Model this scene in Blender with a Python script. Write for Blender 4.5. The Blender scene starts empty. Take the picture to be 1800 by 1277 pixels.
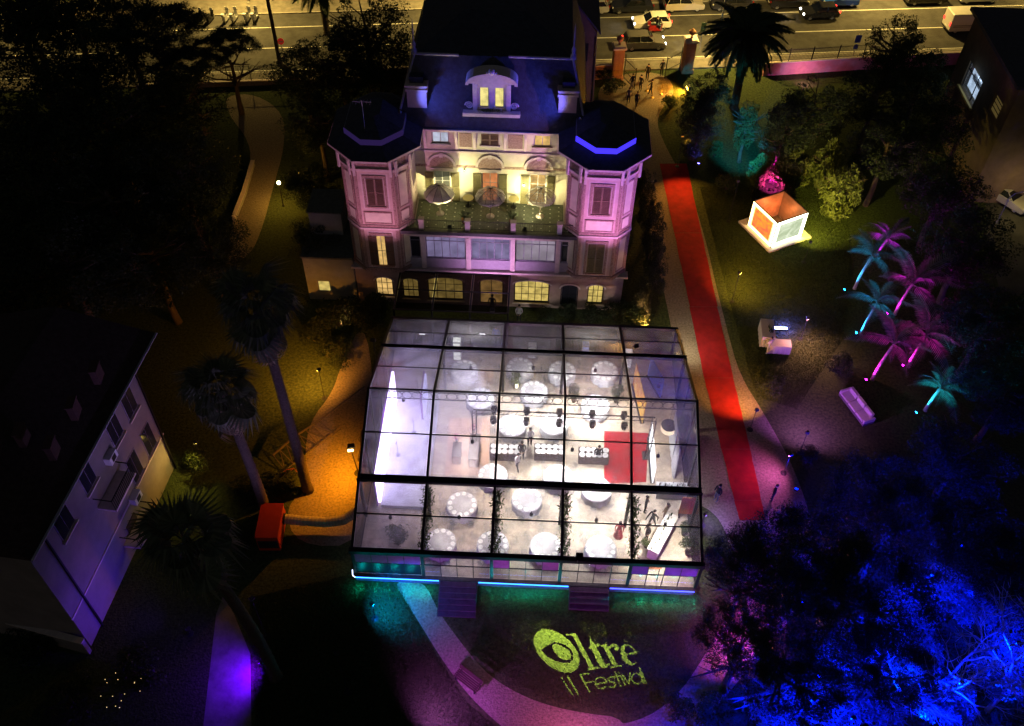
import bpy, bmesh, math, random
import numpy as np
from mathutils import Vector, Matrix
from mathutils.geometry import tessellate_polygon
RN = random.Random(11)
S = bpy.context.scene
COL = S.collection
rad = math.radians

# ------------------------------------------------------------------ camera
F_PX, IMG_W, IMG_H = 1652.885, 1800.0, 1277.0
CP = Vector((-0.38085, -27.66277, 50.43487))
CR = Vector((0.99907739, 0.0404682, 0.01437692))
CU = Vector((-0.03969465, 0.74237702, 0.66880542))
CF = Vector((-0.01639225, 0.66875906, -0.74329847))
cam_d = bpy.data.cameras.new('camera')
cam_d.sensor_fit = 'HORIZONTAL'; cam_d.sensor_width = 36.0
cam_d.lens = 36.0 * F_PX / IMG_W
cam_d.clip_start = 0.5; cam_d.clip_end = 600
cam = bpy.data.objects.new('camera', cam_d); COL.objects.link(cam)
m = Matrix.Identity(4)
for i in range(3):
    m[i][0] = CR[i]; m[i][1] = CU[i]; m[i][2] = -CF[i]; m[i][3] = CP[i]
cam.matrix_world = m
S.camera = cam

# ------------------------------------------------------------------ sky, moonlight, exposure
W = bpy.data.worlds.new('World'); S.world = W; W.use_nodes = True
wn = W.node_tree.nodes; wl = W.node_tree.links
bg = wn['Background']; sky = wn.new('ShaderNodeTexSky')
sky.sky_type = 'NISHITA'; sky.sun_disc = False
sky.sun_elevation = rad(-2); sky.sun_rotation = rad(200)
wl.new(sky.outputs[0], bg.inputs[0]); bg.inputs[1].default_value = 0.15
sun_d = bpy.data.lights.new('moon', 'SUN'); sun_d.energy = 0.012; sun_d.angle = rad(2); sun_d.color = (1, .9, .8)
sun = bpy.data.objects.new('moon', sun_d); COL.objects.link(sun)
sun.rotation_euler = (rad(55), 0, rad(-20))
S.view_settings.view_transform = 'Standard'; S.view_settings.look = 'None'
S.view_settings.gamma = 1; S.view_settings.use_curve_mapping = False
S.view_settings.exposure = 0.0
S.render.engine = 'CYCLES'
S.cycles.use_denoising = True
S.cycles.max_bounces = 6; S.cycles.diffuse_bounces = 2; S.cycles.glossy_bounces = 2
S.cycles.transmission_bounces = 3; S.cycles.transparent_max_bounces = 14
S.cycles.sample_clamp_indirect = 3.0
S.cycles.caustics_reflective = False; S.cycles.caustics_refractive = False

# ------------------------------------------------------------------ where a sight line meets a real plane
def ray(px, py): return (CF * F_PX + CR * (px - 900) - CU * (py - 638.5)).normalized()
def G(px, py, z=0.0):
    d = ray(px, py); return CP + d * ((z - CP.z) / d.z)
def GY(px, py, Y):
    d = ray(px, py); return CP + d * ((Y - CP.y) / d.y)
def GX(px, py, X):
    d = ray(px, py); return CP + d * ((X - CP.x) / d.x)
def PJ(p):
    d = Vector(p) - CP; z = d.dot(CF)
    return 900 + F_PX * d.dot(CR) / z, 638.5 - F_PX * d.dot(CU) / z

# ------------------------------------------------------------------ materials
MATS = {}
def nodes_of(name):
    mt = bpy.data.materials.new(name); mt.use_nodes = True
    return mt, mt.node_tree.nodes, mt.node_tree.links
def M(name, col=(.5, .5, .5), rough=.7, var=.3, scale=5.0, bump=0.0, metal=0.0, spec=.3, col2=None, bscale=None, emit=None, es=0.0, coord='Object'):
    if name in MATS: return MATS[name]
    mt, n, l = nodes_of(name); b = n['Principled BSDF']
    tc = n.new('ShaderNodeTexCoord'); nz = n.new('ShaderNodeTexNoise')
    nz.inputs['Scale'].default_value = scale; nz.inputs['Detail'].default_value = 6; nz.inputs['Roughness'].default_value = .65
    l.new(tc.outputs[coord], nz.inputs['Vector'])
    rp = n.new('ShaderNodeValToRGB'); l.new(nz.outputs['Fac'], rp.inputs[0])
    c2 = col2 or tuple(min(1, c * (1 + var)) for c in col); c1 = tuple(c * (1 - var) for c in col) if not col2 else col
    rp.color_ramp.elements[0].position = .32; rp.color_ramp.elements[1].position = .68
    rp.color_ramp.elements[0].color = (*c1, 1); rp.color_ramp.elements[1].color = (*c2, 1)
    l.new(rp.outputs[0], b.inputs['Base Color'])
    b.inputs['Roughness'].default_value = rough; b.inputs['Metallic'].default_value = metal
    b.inputs['Specular IOR Level'].default_value = spec
    if bump:
        bp = n.new('ShaderNodeBump'); bp.inputs['Strength'].default_value = bump; bp.inputs['Distance'].default_value = .05
        n2 = n.new('ShaderNodeTexNoise'); n2.inputs['Scale'].default_value = bscale or scale * 4; n2.inputs['Detail'].default_value = 5
        l.new(tc.outputs[coord], n2.inputs['Vector']); l.new(n2.outputs['Fac'], bp.inputs['Height']); l.new(bp.outputs[0], b.inputs['Normal'])
    if emit:
        b.inputs['Emission Color'].default_value = (*emit, 1); b.inputs['Emission Strength'].default_value = es
    MATS[name] = mt; return mt
def E(name, col, strength, var=0.0, scale=3.0):
    """a surface that gives off light (lamp, screen, lit window)"""
    if name in MATS: return MATS[name]
    mt, n, l = nodes_of(name); n.remove(n['Principled BSDF'])
    em = n.new('ShaderNodeEmission'); em.inputs[1].default_value = strength
    if var:
        tc = n.new('ShaderNodeTexCoord'); nz = n.new('ShaderNodeTexNoise'); nz.inputs['Scale'].default_value = scale; nz.inputs['Detail'].default_value = 4
        l.new(tc.outputs['Object'], nz.inputs['Vector']); rp = n.new('ShaderNodeValToRGB'); l.new(nz.outputs['Fac'], rp.inputs[0])
        rp.color_ramp.elements[0].position = .35; rp.color_ramp.elements[1].position = .65
        rp.color_ramp.elements[0].color = (*[c * (1 - var) for c in col], 1); rp.color_ramp.elements[1].color = (*col, 1)
        l.new(rp.outputs[0], em.inputs[0])
    else: em.inputs[0].default_value = (*col, 1)
    l.new(em.outputs[0], n['Material Output'].inputs[0]); MATS[name] = mt; return mt
def clear_film(name, milky, tint=(.96, .97, 1), gloss=.05):
    if name in MATS: return MATS[name]
    mt, n, l = nodes_of(name); n.remove(n['Principled BSDF'])
    tr = n.new('ShaderNodeBsdfTransparent'); tr.inputs[0].default_value = (*tint, 1)
    gl = n.new('ShaderNodeBsdfGlossy'); gl.inputs['Roughness'].default_value = gloss
    lw = n.new('ShaderNodeLayerWeight'); lw.inputs[0].default_value = .15
    m1 = n.new('ShaderNodeMixShader'); mu = n.new('ShaderNodeMath'); mu.operation = 'MULTIPLY'; mu.inputs[1].default_value = .35
    l.new(lw.outputs['Fresnel'], mu.inputs[0]); l.new(mu.outputs[0], m1.inputs[0]); l.new(tr.outputs[0], m1.inputs[1]); l.new(gl.outputs[0], m1.inputs[2])
    df = n.new('ShaderNodeBsdfTranslucent'); df.inputs[0].default_value = (.9, .9, .95, 1)
    nz = n.new('ShaderNodeTexNoise'); nz.inputs['Scale'].default_value = .9; nz.inputs['Detail'].default_value = 5
    tc = n.new('ShaderNodeTexCoord'); l.new(tc.outputs['Object'], nz.inputs['Vector'])
    mr = n.new('ShaderNodeMapRange'); mr.inputs[1].default_value = .3; mr.inputs[2].default_value = .7; mr.inputs[3].default_value = milky * .4; mr.inputs[4].default_value = milky * 1.6
    l.new(nz.outputs['Fac'], mr.inputs[0])
    m2 = n.new('ShaderNodeMixShader'); l.new(mr.outputs[0], m2.inputs[0]); l.new(m1.outputs[0], m2.inputs[1]); l.new(df.outputs[0], m2.inputs[2])
    l.new(m2.outputs[0], n['Material Output'].inputs[0]); MATS[name] = mt; return mt
def leafmat(name, col, col2, transl=.3):
    if name in MATS: return MATS[name]
    mt, n, l = nodes_of(name); b = n['Principled BSDF']; b.inputs['Roughness'].default_value = .6; b.inputs['Specular IOR Level'].default_value = .25
    ge = n.new('ShaderNodeNewGeometry'); rp = n.new('ShaderNodeValToRGB')
    rp.color_ramp.elements[0].color = (*col, 1); rp.color_ramp.elements[1].color = (*col2, 1)
    l.new(ge.outputs['Random Per Island'], rp.inputs[0]); l.new(rp.outputs[0], b.inputs['Base Color'])
    t = n.new('ShaderNodeBsdfTranslucent'); l.new(rp.outputs[0], t.inputs[0])
    mx = n.new('ShaderNodeMixShader'); mx.inputs[0].default_value = transl
    l.new(b.outputs[0], mx.inputs[1]); l.new(t.outputs[0], mx.inputs[2]); l.new(mx.outputs[0], n['Material Output'].inputs[0])
    MATS[name] = mt; return mt

# ------------------------------------------------------------------ mesh building
class MB:
    def __init__(s): s.v = []; s.f = []
    def add(s, vs, fs):
        o = len(s.v); s.v += [tuple(p) for p in vs]; s.f += [tuple(i + o for i in q) for q in fs]; return s
    def hexa(s, p): return s.add(p, [(3, 2, 1, 0), (4, 5, 6, 7), (0, 1, 5, 4), (1, 2, 6, 5), (2, 3, 7, 6), (3, 0, 4, 7)])
    def box(s, x0, x1, y0, y1, z0, z1):
        return s.hexa([(x0, y0, z0), (x1, y0, z0), (x1, y1, z0), (x0, y1, z0), (x0, y0, z1), (x1, y0, z1), (x1, y1, z1), (x0, y1, z1)])
    def cbox(s, c, d, rz=0.0):
        cs, sn = math.cos(rz), math.sin(rz); P = []
        for z in (-.5, .5):
            for x, y in ((-.5, -.5), (.5, -.5), (.5, .5), (-.5, .5)):
                X, Y = x * d[0], y * d[1]; P.append((c[0] + X * cs - Y * sn, c[1] + X * sn + Y * cs, c[2] + z * d[2]))
        return s.hexa(P)
    def beam(s, a, b, w, h=None):
        h = h or w; a = Vector(a); b = Vector(b); d = (b - a).normalized()
        up = Vector((0, 0, 1)) if abs(d.z) < .98 else Vector((0, 1, 0))
        r = d.cross(up).normalized() * (w / 2); u = r.cross(d).normalized() * (h / 2)
        return s.hexa([a - r - u, a + r - u, b + r - u, b - r - u, a - r + u, a + r + u, b + r + u, b - r + u])
    def tube(s, pts, r, n=8, closed=False):
        pts = [Vector(p) for p in pts]; k = len(pts); rs = r if hasattr(r, '__len__') else [r] * k
        o = len(s.v); ref = None
        for i, p in enumerate(pts):
            a = pts[(i - 1) % k] if (i > 0 or closed) else p; b = pts[(i + 1) % k] if (i < k - 1 or closed) else p
            d = (b - a).normalized() if (b - a).length > 1e-9 else Vector((0, 0, 1))
            if ref is None: ref = Vector((1, 0, 0)) if abs(d.x) < .9 else Vector((0, 1, 0))
            x = (ref - d * ref.dot(d)).normalized(); y = d.cross(x); ref = x
            for j in range(n):
                t = 2 * math.pi * j / n; s.v.append(tuple(p + (x * math.cos(t) + y * math.sin(t)) * rs[i]))
        for i in range(k if closed else k - 1):
            i2 = (i + 1) % k
            for j in range(n):
                j2 = (j + 1) % n; s.f.append((o + i * n + j, o + i * n + j2, o + i2 * n + j2, o + i2 * n + j))
        if not closed:
            s.f.append(tuple(o + j for j in reversed(range(n)))); s.f.append(tuple(o + (k - 1) * n + j for j in range(n)))
        return s
    def lathe(s, prof, n=16, c=(0, 0, 0)):
        o = len(s.v); k = len(prof)
        for r, z in prof:
            for j in range(n):
                t = 2 * math.pi * j / n; s.v.append((c[0] + r * math.cos(t), c[1] + r * math.sin(t), c[2] + z))
        for i in range(k - 1):
            for j in range(n):
                j2 = (j + 1) % n; s.f.append((o + i * n + j, o + i * n + j2, o + (i + 1) * n + j2, o + (i + 1) * n + j))
        if prof[0][0] > 1e-6: s.f.append(tuple(o + j for j in reversed(range(n))))
        if prof[-1][0] > 1e-6: s.f.append(tuple(o + (k - 1) * n + j for j in range(n)))
        return s
    def prism(s, poly, z0, z1):
        k = len(poly); o = len(s.v)
        s.v += [(p[0], p[1], z0) for p in poly] + [(p[0], p[1], z1) for p in poly]
        for t in tessellate_polygon([[Vector((p[0], p[1], 0)) for p in poly]]):
            s.f.append(tuple(o + i for i in reversed(t))); s.f.append(tuple(o + k + i for i in t))
        for i in range(k): s.f.append((o + i, o + (i + 1) % k, o + k + (i + 1) % k, o + k + i))
        return s
    def prism_y(s, poly, y0, y1):      # poly in (x, z), extruded along y
        t = MB().prism(poly, y0, y1); return s.add([(p[0], p[2], p[1]) for p in t.v], t.f)
    def prism_x(s, poly, x0, x1):      # poly in (y, z), extruded along x
        t = MB().prism(poly, x0, x1); return s.add([(p[2], p[0], p[1]) for p in t.v], t.f)
    def sheet(s, poly, z):
        o = len(s.v); s.v += [(p[0], p[1], z) for p in poly]
        for t in tessellate_polygon([[Vector((p[0], p[1], 0)) for p in poly]]):
            a, b, c = [Vector(poly[i][:2]).to_3d() for i in t]
            s.f.append(tuple(o + i for i in (t if (b - a).cross(c - a).z > 0 else reversed(t))))
        return s
    def ball(s, c, r, n=10, sq=(1, 1, 1)):
        prof = [(math.sin(math.pi * i / (n // 2 + 1)), -math.cos(math.pi * i / (n // 2 + 1))) for i in range(n // 2 + 2)]
        t = MB().lathe([(max(a, 0), b) for a, b in prof], n)
        return s.add([(c[0] + p[0] * r * sq[0], c[1] + p[1] * r * sq[1], c[2] + p[2] * r * sq[2]) for p in t.v], t.f)
    def xf(s, mat): s.v = [tuple(mat @ Vector(p)) for p in s.v]; return s
    def mesh(s, name, mat, smooth=False):
        me = bpy.data.meshes.new(name); me.from_pydata(s.v, [], s.f); me.validate(clean_customdata=False)
        if mat: me.materials.append(mat)
        bm = bmesh.new(); bm.from_mesh(me); bmesh.ops.recalc_face_normals(bm, faces=bm.faces); bm.to_mesh(me); bm.free()
        if smooth: me.shade_smooth()
        return me
    def build(s, name, mat, parent=None, smooth=False, world=True):
        if parent is not None and world and parent.type == 'EMPTY':
            L = parent.location; s.v = [(p[0] - L.x, p[1] - L.y, p[2] - L.z) for p in s.v]
        elif parent is not None and world:
            g = parent.parent
            if g is not None: L = g.location; s.v = [(p[0] - L.x, p[1] - L.y, p[2] - L.z) for p in s.v]
        return put(name, s.mesh(name, mat, smooth), parent)
def put(name, me, parent=None, loc=None, rz=0.0, sc=None):
    o = bpy.data.objects.new(name, me); COL.objects.link(o)
    if parent is not None: o.parent = parent
    if loc is not None: o.location = loc
    if rz: o.rotation_euler = (0, 0, rz)
    if sc is not None: o.scale = sc if hasattr(sc, '__len__') else (sc, sc, sc)
    return o
def tag(o, label, cat, group=None):
    o['label'] = label; o['category'] = cat
    if group: o['group'] = group
    return o
def thing(name, label, cat, loc=(0, 0, 0), rz=0.0, group=None, sc=None):
    return tag(put(name, None, None, loc, rz, sc), label, cat, group)
def struct(name, mb, mat, parent=None):
    o = mb.build(name, mat, parent)
    if parent is None: o['kind'] = 'structure'
    return o
def dup(root, loc, rz=0.0, label=None, group=None, sc=None):
    r = root.copy(); COL.objects.link(r); r.location = loc; r.rotation_euler = (0, 0, rz)
    if sc: r.scale = (sc, sc, sc)
    if label: r['label'] = label
    if group: r['group'] = group
    for ch in root.children:
        c = ch.copy(); COL.objects.link(c); c.parent = r
        for g in ch.children:
            d = g.copy(); COL.objects.link(d); d.parent = c
    return r
def lamp(kind, loc, energy, col, aim=None, size=.05, cone=60, blend=.5, name='lamp_light', parent=None):
    d = bpy.data.lights.new(name, kind); d.energy = energy; d.color = col
    if kind == 'SPOT': d.spot_size = rad(cone); d.spot_blend = blend
    if kind == 'AREA': d.size = size
    else: d.shadow_soft_size = size
    o = bpy.data.objects.new(name, d); COL.objects.link(o); o.location = loc
    if aim is not None:
        o.rotation_euler = (Vector(aim) - Vector(loc)).to_track_quat('-Z', 'Y').to_euler()
    return o
def flood(px_or_loc, energy, col, aim, label, cone=80, blend=.6, size=.08, group=None, lensname=None, es=6, body=.16):
    """a black flood light on a yoke: housing, lit lens, bracket"""
    L = Vector(px_or_loc); d = (Vector(aim) - L).normalized()
    q = d.to_track_quat('Y', 'Z').to_matrix().to_4x4()
    t = thing('flood_light', label, 'flood light', (L.x, L.y, L.z), 0, group)
    b = body
    k = MB().cbox((0, -b * .5, 0), (b * 1.5, b, b * 1.2)); k.cbox((0, -b * .1, b * .7), (b * 1.5, b * .8, .015)); k.xf(q).build('housing', M('black_metal', (.02, .02, .022), .45, .2), t, world=False)
    MB().cbox((0, .012, 0), (b * 1.25, .012, b * .95)).xf(q).build('lens', E(lensname or ('lens_%.2f_%.2f_%.2f' % col), col, es), t, world=False)
    MB().box(-b * .85, b * .85, -.02, .02, -b * 1.1, -b * 1.05).box(-b * .9, -b * .8, -.02, .02, -b * 1.1, 0).box(b * .8, b * .9, -.02, .02, -b * 1.1, 0).build('bracket', M('black_metal'), t, world=False)
    if L.z > .45 and not (-14.5 < L.x < 8 and 19 < L.y < 31) and not (-10.6 < L.x < 10.6 and -.5 < L.y < 19):
        MB().tube([(0, 0, -L.z), (0, 0, -b * 1.05)], .022, 6).build('pole', M('black_metal'), t, world=False); MB().lathe([(.22, -L.z), (.22, .02 - L.z), (.03, .05 - L.z)], 10).build('foot', M('black_metal'), t, world=False)
    lamp('SPOT', L + d * .04, energy, col, aim, size, cone, blend)
    return t
# ================================================================== the ground, paths, road
mk_grass = M('lawn', (.018, .028, .012), .95, .5, 5.5, 1.0, 0, .1, col2=(.075, .095, .035), bscale=9)
mk_soil = M('soil', (.035, .028, .018), .95, .5, 1.5, .8)
mk_gravel = M('gravel', (.12, .10, .075), .95, .35, 7.0, 1.0, 0, .15, col2=(.29, .24, .18), bscale=11)
mk_asph = M('asphalt', (.055, .053, .05), .85, .35, .7, .35, 0, .3, bscale=40)
mk_pave = M('pavement_slabs', (.16, .145, .12), .9, .3, 1.3, .3)
mk_kerb = M('kerbstone', (.32, .30, .26), .85, .25, 3)
mk_paint = M('road_paint', (.65, .64, .58), .7, .25, 7)
struct('ground', MB().box(-150, 150, -80, 160, -1.0, 0.0), mk_grass)
def gpoly(pts, z=0): return [tuple(G(x, y, z).to_2d()) for x, y in pts]
def smooth(poly, it=2):
    for _ in range(it):
        q = []
        for a, b in zip(poly, poly[1:] + poly[:1]): q += [(a[0] * .75 + b[0] * .25, a[1] * .75 + b[1] * .25), (a[0] * .25 + b[0] * .75, a[1] * .25 + b[1] * .75)]
        poly = q
    return poly
# gravel drive right of the villa and the tent, running from the gate past the tent
drive = [(1052, 190), (1052, 150), (1100, 128), (1170, 128), (1190, 165), (1150, 205), (1170, 260), (1212, 330), (1240, 420), (1258, 500), (1278, 580), (1300, 660), (1345, 730), (1400, 830), (1440, 960), (1400, 1080), (1330, 1160), (1270, 1230), (1200, 1330), (900, 1330), (900, 1262), (1010, 1277), (1120, 1273), (1190, 1225), (1235, 1160), (1290, 1060), (1285, 960), (1262, 905), (1215, 880), (1200, 700), (1178, 560), (1150, 440), (1128, 330), (1110, 230)]
struct('gravel_drive', MB().sheet(smooth(gpoly(drive)), .004), mk_gravel)
front = [(690, 1020), (745, 1020), (770, 1075), (810, 1130), (850, 1180), (900, 1215), (960, 1240), (1030, 1255), (1100, 1262), (1120, 1340), (960, 1340), (880, 1277), (825, 1225), (780, 1165), (740, 1100), (715, 1060)]
struct('curved_path', MB().sheet(smooth(gpoly(front)), .008), mk_gravel)
yard = [(640, 560), (600, 640), (585, 690), (545, 740), (535, 800), (545, 860), (500, 890), (520, 960), (640, 960), (640, 800), (660, 690)]
struct('gravel_yard', MB().sheet(smooth(gpoly(yard)), .004), mk_gravel)
lpath = [(395, 168), (450, 165), (500, 200), (500, 260), (480, 330), (462, 400), (440, 450), (395, 470), (410, 380), (440, 300), (440, 250), (400, 200)]
struct('garden_path', MB().sheet(smooth(gpoly(lpath)), .004), mk_gravel)
bpath = [(380, 1080), (395, 1040), (440, 1150), (443, 1340), (350, 1340)]
struct('paved_path', MB().sheet(gpoly(bpath), .004), mk_pave)
# road
RU = Vector((.99206, .1258, 0)); RNM = Vector((-.1258, .99206, 0)); RC = Vector((5.6, 64.05, 0))
RA = math.atan2(RU.y, RU.x)
def rd(u, v, z=0): return RC + RU * u + RNM * v + Vector((0, 0, z))
def strip(u0, u1, v0, v1): return [tuple(rd(u, v).to_2d()) for u, v in ((u0, v0), (u1, v0), (u1, v1), (u0, v1))]
struct('road', MB().sheet(strip(-80, 80, -4.7, 7.0), .004), mk_asph)
struct('pavement_near', MB().prism(strip(-80, 80, -6.6, -4.86), 0.0, .12), mk_pave)
struct('pavement_far', MB().prism(strip(-80, 80, 7.16, 11), 0.0, .12), mk_pave)
kn = MB(); kf = MB()
pn = bpy.data.objects['pavement_near']; pf = bpy.data.objects['pavement_far']
kme = MB().box(-.98, .98, -.08, .08, 0, .13).mesh('kerb_stone', mk_kerb)
for i in range(-26, 26):
    put('kerb_stone', kme, pn, rd(i * 2, -4.78), RA); put('kerb_stone', kme, pf, rd(i * 2, 7.08), RA)
mkm = MB()
mkm.sheet(strip(-80, 80, -.07, .07), .009)
struct('centre_line', mkm, mk_paint)
struct('lane_line', MB().sheet(strip(-80, 80, 4.15, 4.27), .009), mk_paint)
struct('edge_line', MB().sheet(strip(-80, 80, -4.35, -4.23), .009), mk_paint)
# ================================================================== plants
def leaf_quads(pts, nrm_bias, size, rn, flat=.3, elong=1.0):
    """many small leaf faces, one diamond each"""
    n = len(pts); d = rn.normal(size=(n, 3)) * [1, 1, 1 - flat]; d /= np.linalg.norm(d, axis=1)[:, None] + 1e-9
    u = rn.normal(size=(n, 3)); u -= (u * d).sum(1)[:, None] * d; u /= np.linalg.norm(u, axis=1)[:, None] + 1e-9
    w = np.cross(d, u); s = size * rn.uniform(.55, 1.35, n)[:, None]
    v = np.empty((n * 4, 3)); v[0::4] = pts - u * s * elong; v[1::4] = pts + w * s * .5; v[2::4] = pts + u * s * elong; v[3::4] = pts - w * s * .5
    return v
def np_mesh(name, v, k, mat):
    me = bpy.data.meshes.new(name); n = len(v) // k
    me.vertices.add(len(v)); me.vertices.foreach_set('co', v.astype(np.float32).ravel())
    me.loops.add(len(v)); me.loops.foreach_set('vertex_index', np.arange(len(v), dtype=np.int32))
    me.polygons.add(n); me.polygons.foreach_set('loop_start', np.arange(0, len(v), k, dtype=np.int32))
    try: me.polygons.foreach_set('loop_total', np.full(n, k, dtype=np.int32))
    except Exception: pass
    me.update(); me.validate(); me.materials.append(mat); return me
def crown_points(rn, clumps, per, shape, spread):
    out = []
    for c in range(clumps):
        while True:
            p = rn.uniform(-1, 1, 3)
            q = (p ** 2).sum()
            if q < 1 and q > .12: break
        p = p * shape; k = int(per * rn.uniform(.6, 1.4))
        g = rn.normal(size=(k, 3)); g /= np.linalg.norm(g, axis=1)[:, None]; g *= (rn.uniform(.35, 1, k) ** .5)[:, None]
        out.append(p + g * spread * rn.uniform(.6, 1.3) * np.array([1, 1, .75]))
    return np.concatenate(out)
lm_dark = leafmat('leaf_dark', (.02, .03, .014), (.05, .07, .03))
lm_mid = leafmat('leaf_mid', (.035, .055, .015), (.09, .12, .035))
lm_bam = leafmat('leaf_bamboo', (.07, .09, .02), (.16, .18, .05), .4)
lm_pine = leafmat('leaf_pine', (.018, .03, .02), (.045, .065, .042), .1)
lm_dry = leafmat('leaf_dry', (.10, .08, .045), (.2, .16, .09), .2)
lm_palm = leafmat('leaf_palm', (.03, .05, .02), (.075, .10, .04), .25)
lm_flower = leafmat('flower_pink', (.45, .04, .25), (.6, .1, .4), .3)
mk_bark = M('bark', (.09, .065, .045), .95, .45, 7, .8)
mk_upbark = M('palm_bark_uplit', (.3, .27, .22), .9, .4, 9, .8)  # bark paled so the uplit trunks look brighter
mk_pbark = M('palm_bark', (.06, .045, .033), .95, .4, 9, .8)
rn0 = np.random.default_rng(5)
CROWN = {}
CROWN['broad'] = [np_mesh('crown', leaf_quads(crown_points(np.random.default_rng(10 + i), 85, 170, np.array([.84, .84, .8]), .21), 0, .024, rn0), 4, lm_dark) for i in range(3)]
CROWN['mid'] = [np_mesh('crown', leaf_quads(crown_points(np.random.default_rng(20 + i), 70, 150, np.array([.8, .8, .78]), .22), 0, .027, rn0), 4, lm_mid) for i in range(2)]
CROWN['bamboo'] = [np_mesh('crown', leaf_quads(crown_points(np.random.default_rng(30 + i), 70, 110, np.array([.7, .7, .85]), .24), 0, .05, rn0, 0, 1.6), 4, lm_bam) for i in range(2)]
CROWN['silver'] = [np_mesh('crown', leaf_quads(crown_points(np.random.default_rng(70 + i), 70, 150, np.array([.82, .82, .8]), .2), 0, .03, rn0, .3, 1.5), 4, leafmat('leaf_paled', (.09, .11, .09), (.2, .22, .19), .3)) for i in range(2)]  # leaf colour paled so these crowns show the blue light
CROWN['pine'] = []
for i in range(2):
    r_ = np.random.default_rng(40 + i); pts = []
    for c in range(95):
        a = r_.uniform(0, 2 * np.pi); d = math.sqrt(r_.uniform(.02, 1)); z = .35 * (1 - d * d) + r_.normal(0, .13)
        k = int(400 * r_.uniform(.5, 1.3)); g = r_.normal(size=(k, 3)) * [.085, .085, .03]
        pts.append(np.array([d * math.cos(a) * .95, d * math.sin(a) * .95, z]) + g)
    CROWN['pine'].append(np_mesh('crown', leaf_quads(np.concatenate(pts), 0, .015, r_, .5, 1.8), 4, lm_pine))
CROWN['shrub'] = [np_mesh('foliage', leaf_quads(crown_points(np.random.default_rng(50 + i), 34, 70, np.array([.8, .8, .75]), .3), 0, .06, rn0), 4, (lm_dark, lm_mid, lm_dark)[i]) for i in range(3)]
CROWN['flower'] = [np_mesh('blossoms', leaf_quads(crown_points(np.random.default_rng(60), 22, 45, np.array([.8, .8, .8]), .25), 0, .06, rn0), 4, lm_flower)]
def trunk_mesh(seed, limbs=9, pine=False):
    r_ = random.Random(seed); b = MB()     # unit height 1, crown centred near z = .7
    top = .62 if pine else .72
    pts = [(r_.uniform(-.01, .01), r_.uniform(-.01, .01), top * i / 4) for i in range(5)]
    b.tube(pts, [.035, .028, .024, .02, .013], 8)
    for k in range(limbs):
        a = 2.4 * k + r_.uniform(-.3, .3); z = top * r_.uniform(.5, .98); rr = r_.uniform(.18, .34) * (1.15 if pine else 1)
        e = (math.cos(a) * rr, math.sin(a) * rr, z + r_.uniform(.04, .18)); mid = (math.cos(a) * rr * .5 + r_.uniform(-.02, .02), math.sin(a) * rr * .5, z + .04)
        b.tube([(0, 0, z), mid, e], [.012, .008, .003], 5)
        for j in range(2):
            t = a + r_.uniform(-.9, .9); b.tube([mid, (mid[0] + math.cos(t) * .13, mid[1] + math.sin(t) * .13, mid[2] + .07)], [.006, .002], 4)
    return b.mesh('trunk', mk_bark, True)
TRUNK = [trunk_mesh(1), trunk_mesh(2), trunk_mesh(3, 12, True), trunk_mesh(4, 14, True)]
def tree(name, label, base, h, r, kind='broad', group=None, cz=.66, rv=None, cat='tree', mat=None):
    i = RN.randrange(99); t = thing(name, label, cat, base, RN.uniform(0, 6.28), group)
    tk = TRUNK[2 + i % 2] if kind == 'pine' else TRUNK[i % 2]
    put('trunk', tk, t, (0, 0, 0), 0, (h * .9, h * .9, h))
    c = put('crown', CROWN[kind][i % len(CROWN[kind])], t, (0, 0, h * cz), RN.uniform(0, 6), (r, r, rv or h * (1 - cz)))
    return t
def treepx(name, label, px, py, h, r, kind='broad', group=None, cz=.66, rv=None):
    p = G(px, py, h * cz); return tree(name, label, (p.x, p.y, 0), h, r, kind, group, cz, rv)
SH_STEM = MB()
for k in range(7):
    a = k * .9; SH_STEM.tube([(.05 * math.cos(a), .05 * math.sin(a), 0), (.3 * math.cos(a), .3 * math.sin(a), .45), (.5 * math.cos(a), .5 * math.sin(a), .85)], [.03, .02, .008], 5)
SH_STEM = SH_STEM.mesh('stems', mk_bark)
def shrub(label, px, py, r, h, kind=0, group=None, name='garden_shrub'):
    p = G(px, py, h * .5); t = thing(name, label, 'shrub', (p.x, p.y, 0), RN.uniform(0, 6), group)
    put('foliage', CROWN['shrub'][kind], t, (0, 0, h * .52), 0, (r, r, h * .52)); put('stems', SH_STEM, t, (0, 0, 0), 0, (r, r, h * .8)); return t
# feather palm frond (unit length 1 along +x, arching) and fan leaf
def frond_mesh(name, mat, n=26, droop=.7, wid=.2, vang=.6, lw=.009):
    b = MB(); P = []
    for i in range(9):
        t = i / 8; P.append((t * (1 - .12 * t), 0, .42 * t - droop * t * t))
    b.tube(P, [.014 - .0013 * i for i in range(9)], 4)
    for i in range(n):
        t = .12 + .88 * i / (n - 1); x = t * (1 - .12 * t); z = .42 * t - droop * t * t
        L = wid * (math.sin(math.pi * min(1, .12 + t * .85)) ** .6) * RN.uniform(.85, 1.1)
        for sg in (-1, 1):
            e = (x + L * .45, sg * L * .9, z - L * vang + .03); c1 = (x + .012, sg * .004, z); c2 = (x - .012, sg * .004, z); md = (x + L * .26, sg * L * .5, z - L * vang * .2)
            b.add([c2, c1, (md[0] + lw, md[1], md[2]), e, (md[0] - lw, md[1], md[2])], [(0, 1, 2, 4), (4, 2, 3)])
    return b.mesh(name, mat)
FROND = frond_mesh('frond', leafmat('leaf_palm_uplit', (.08, .11, .07), (.19, .23, .14), .32)); FROND_D = frond_mesh('frond', lm_palm, 46, .75, .2, .6, .02)  # paler, more translucent leaf so the uplit fronds look brighter
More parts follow.
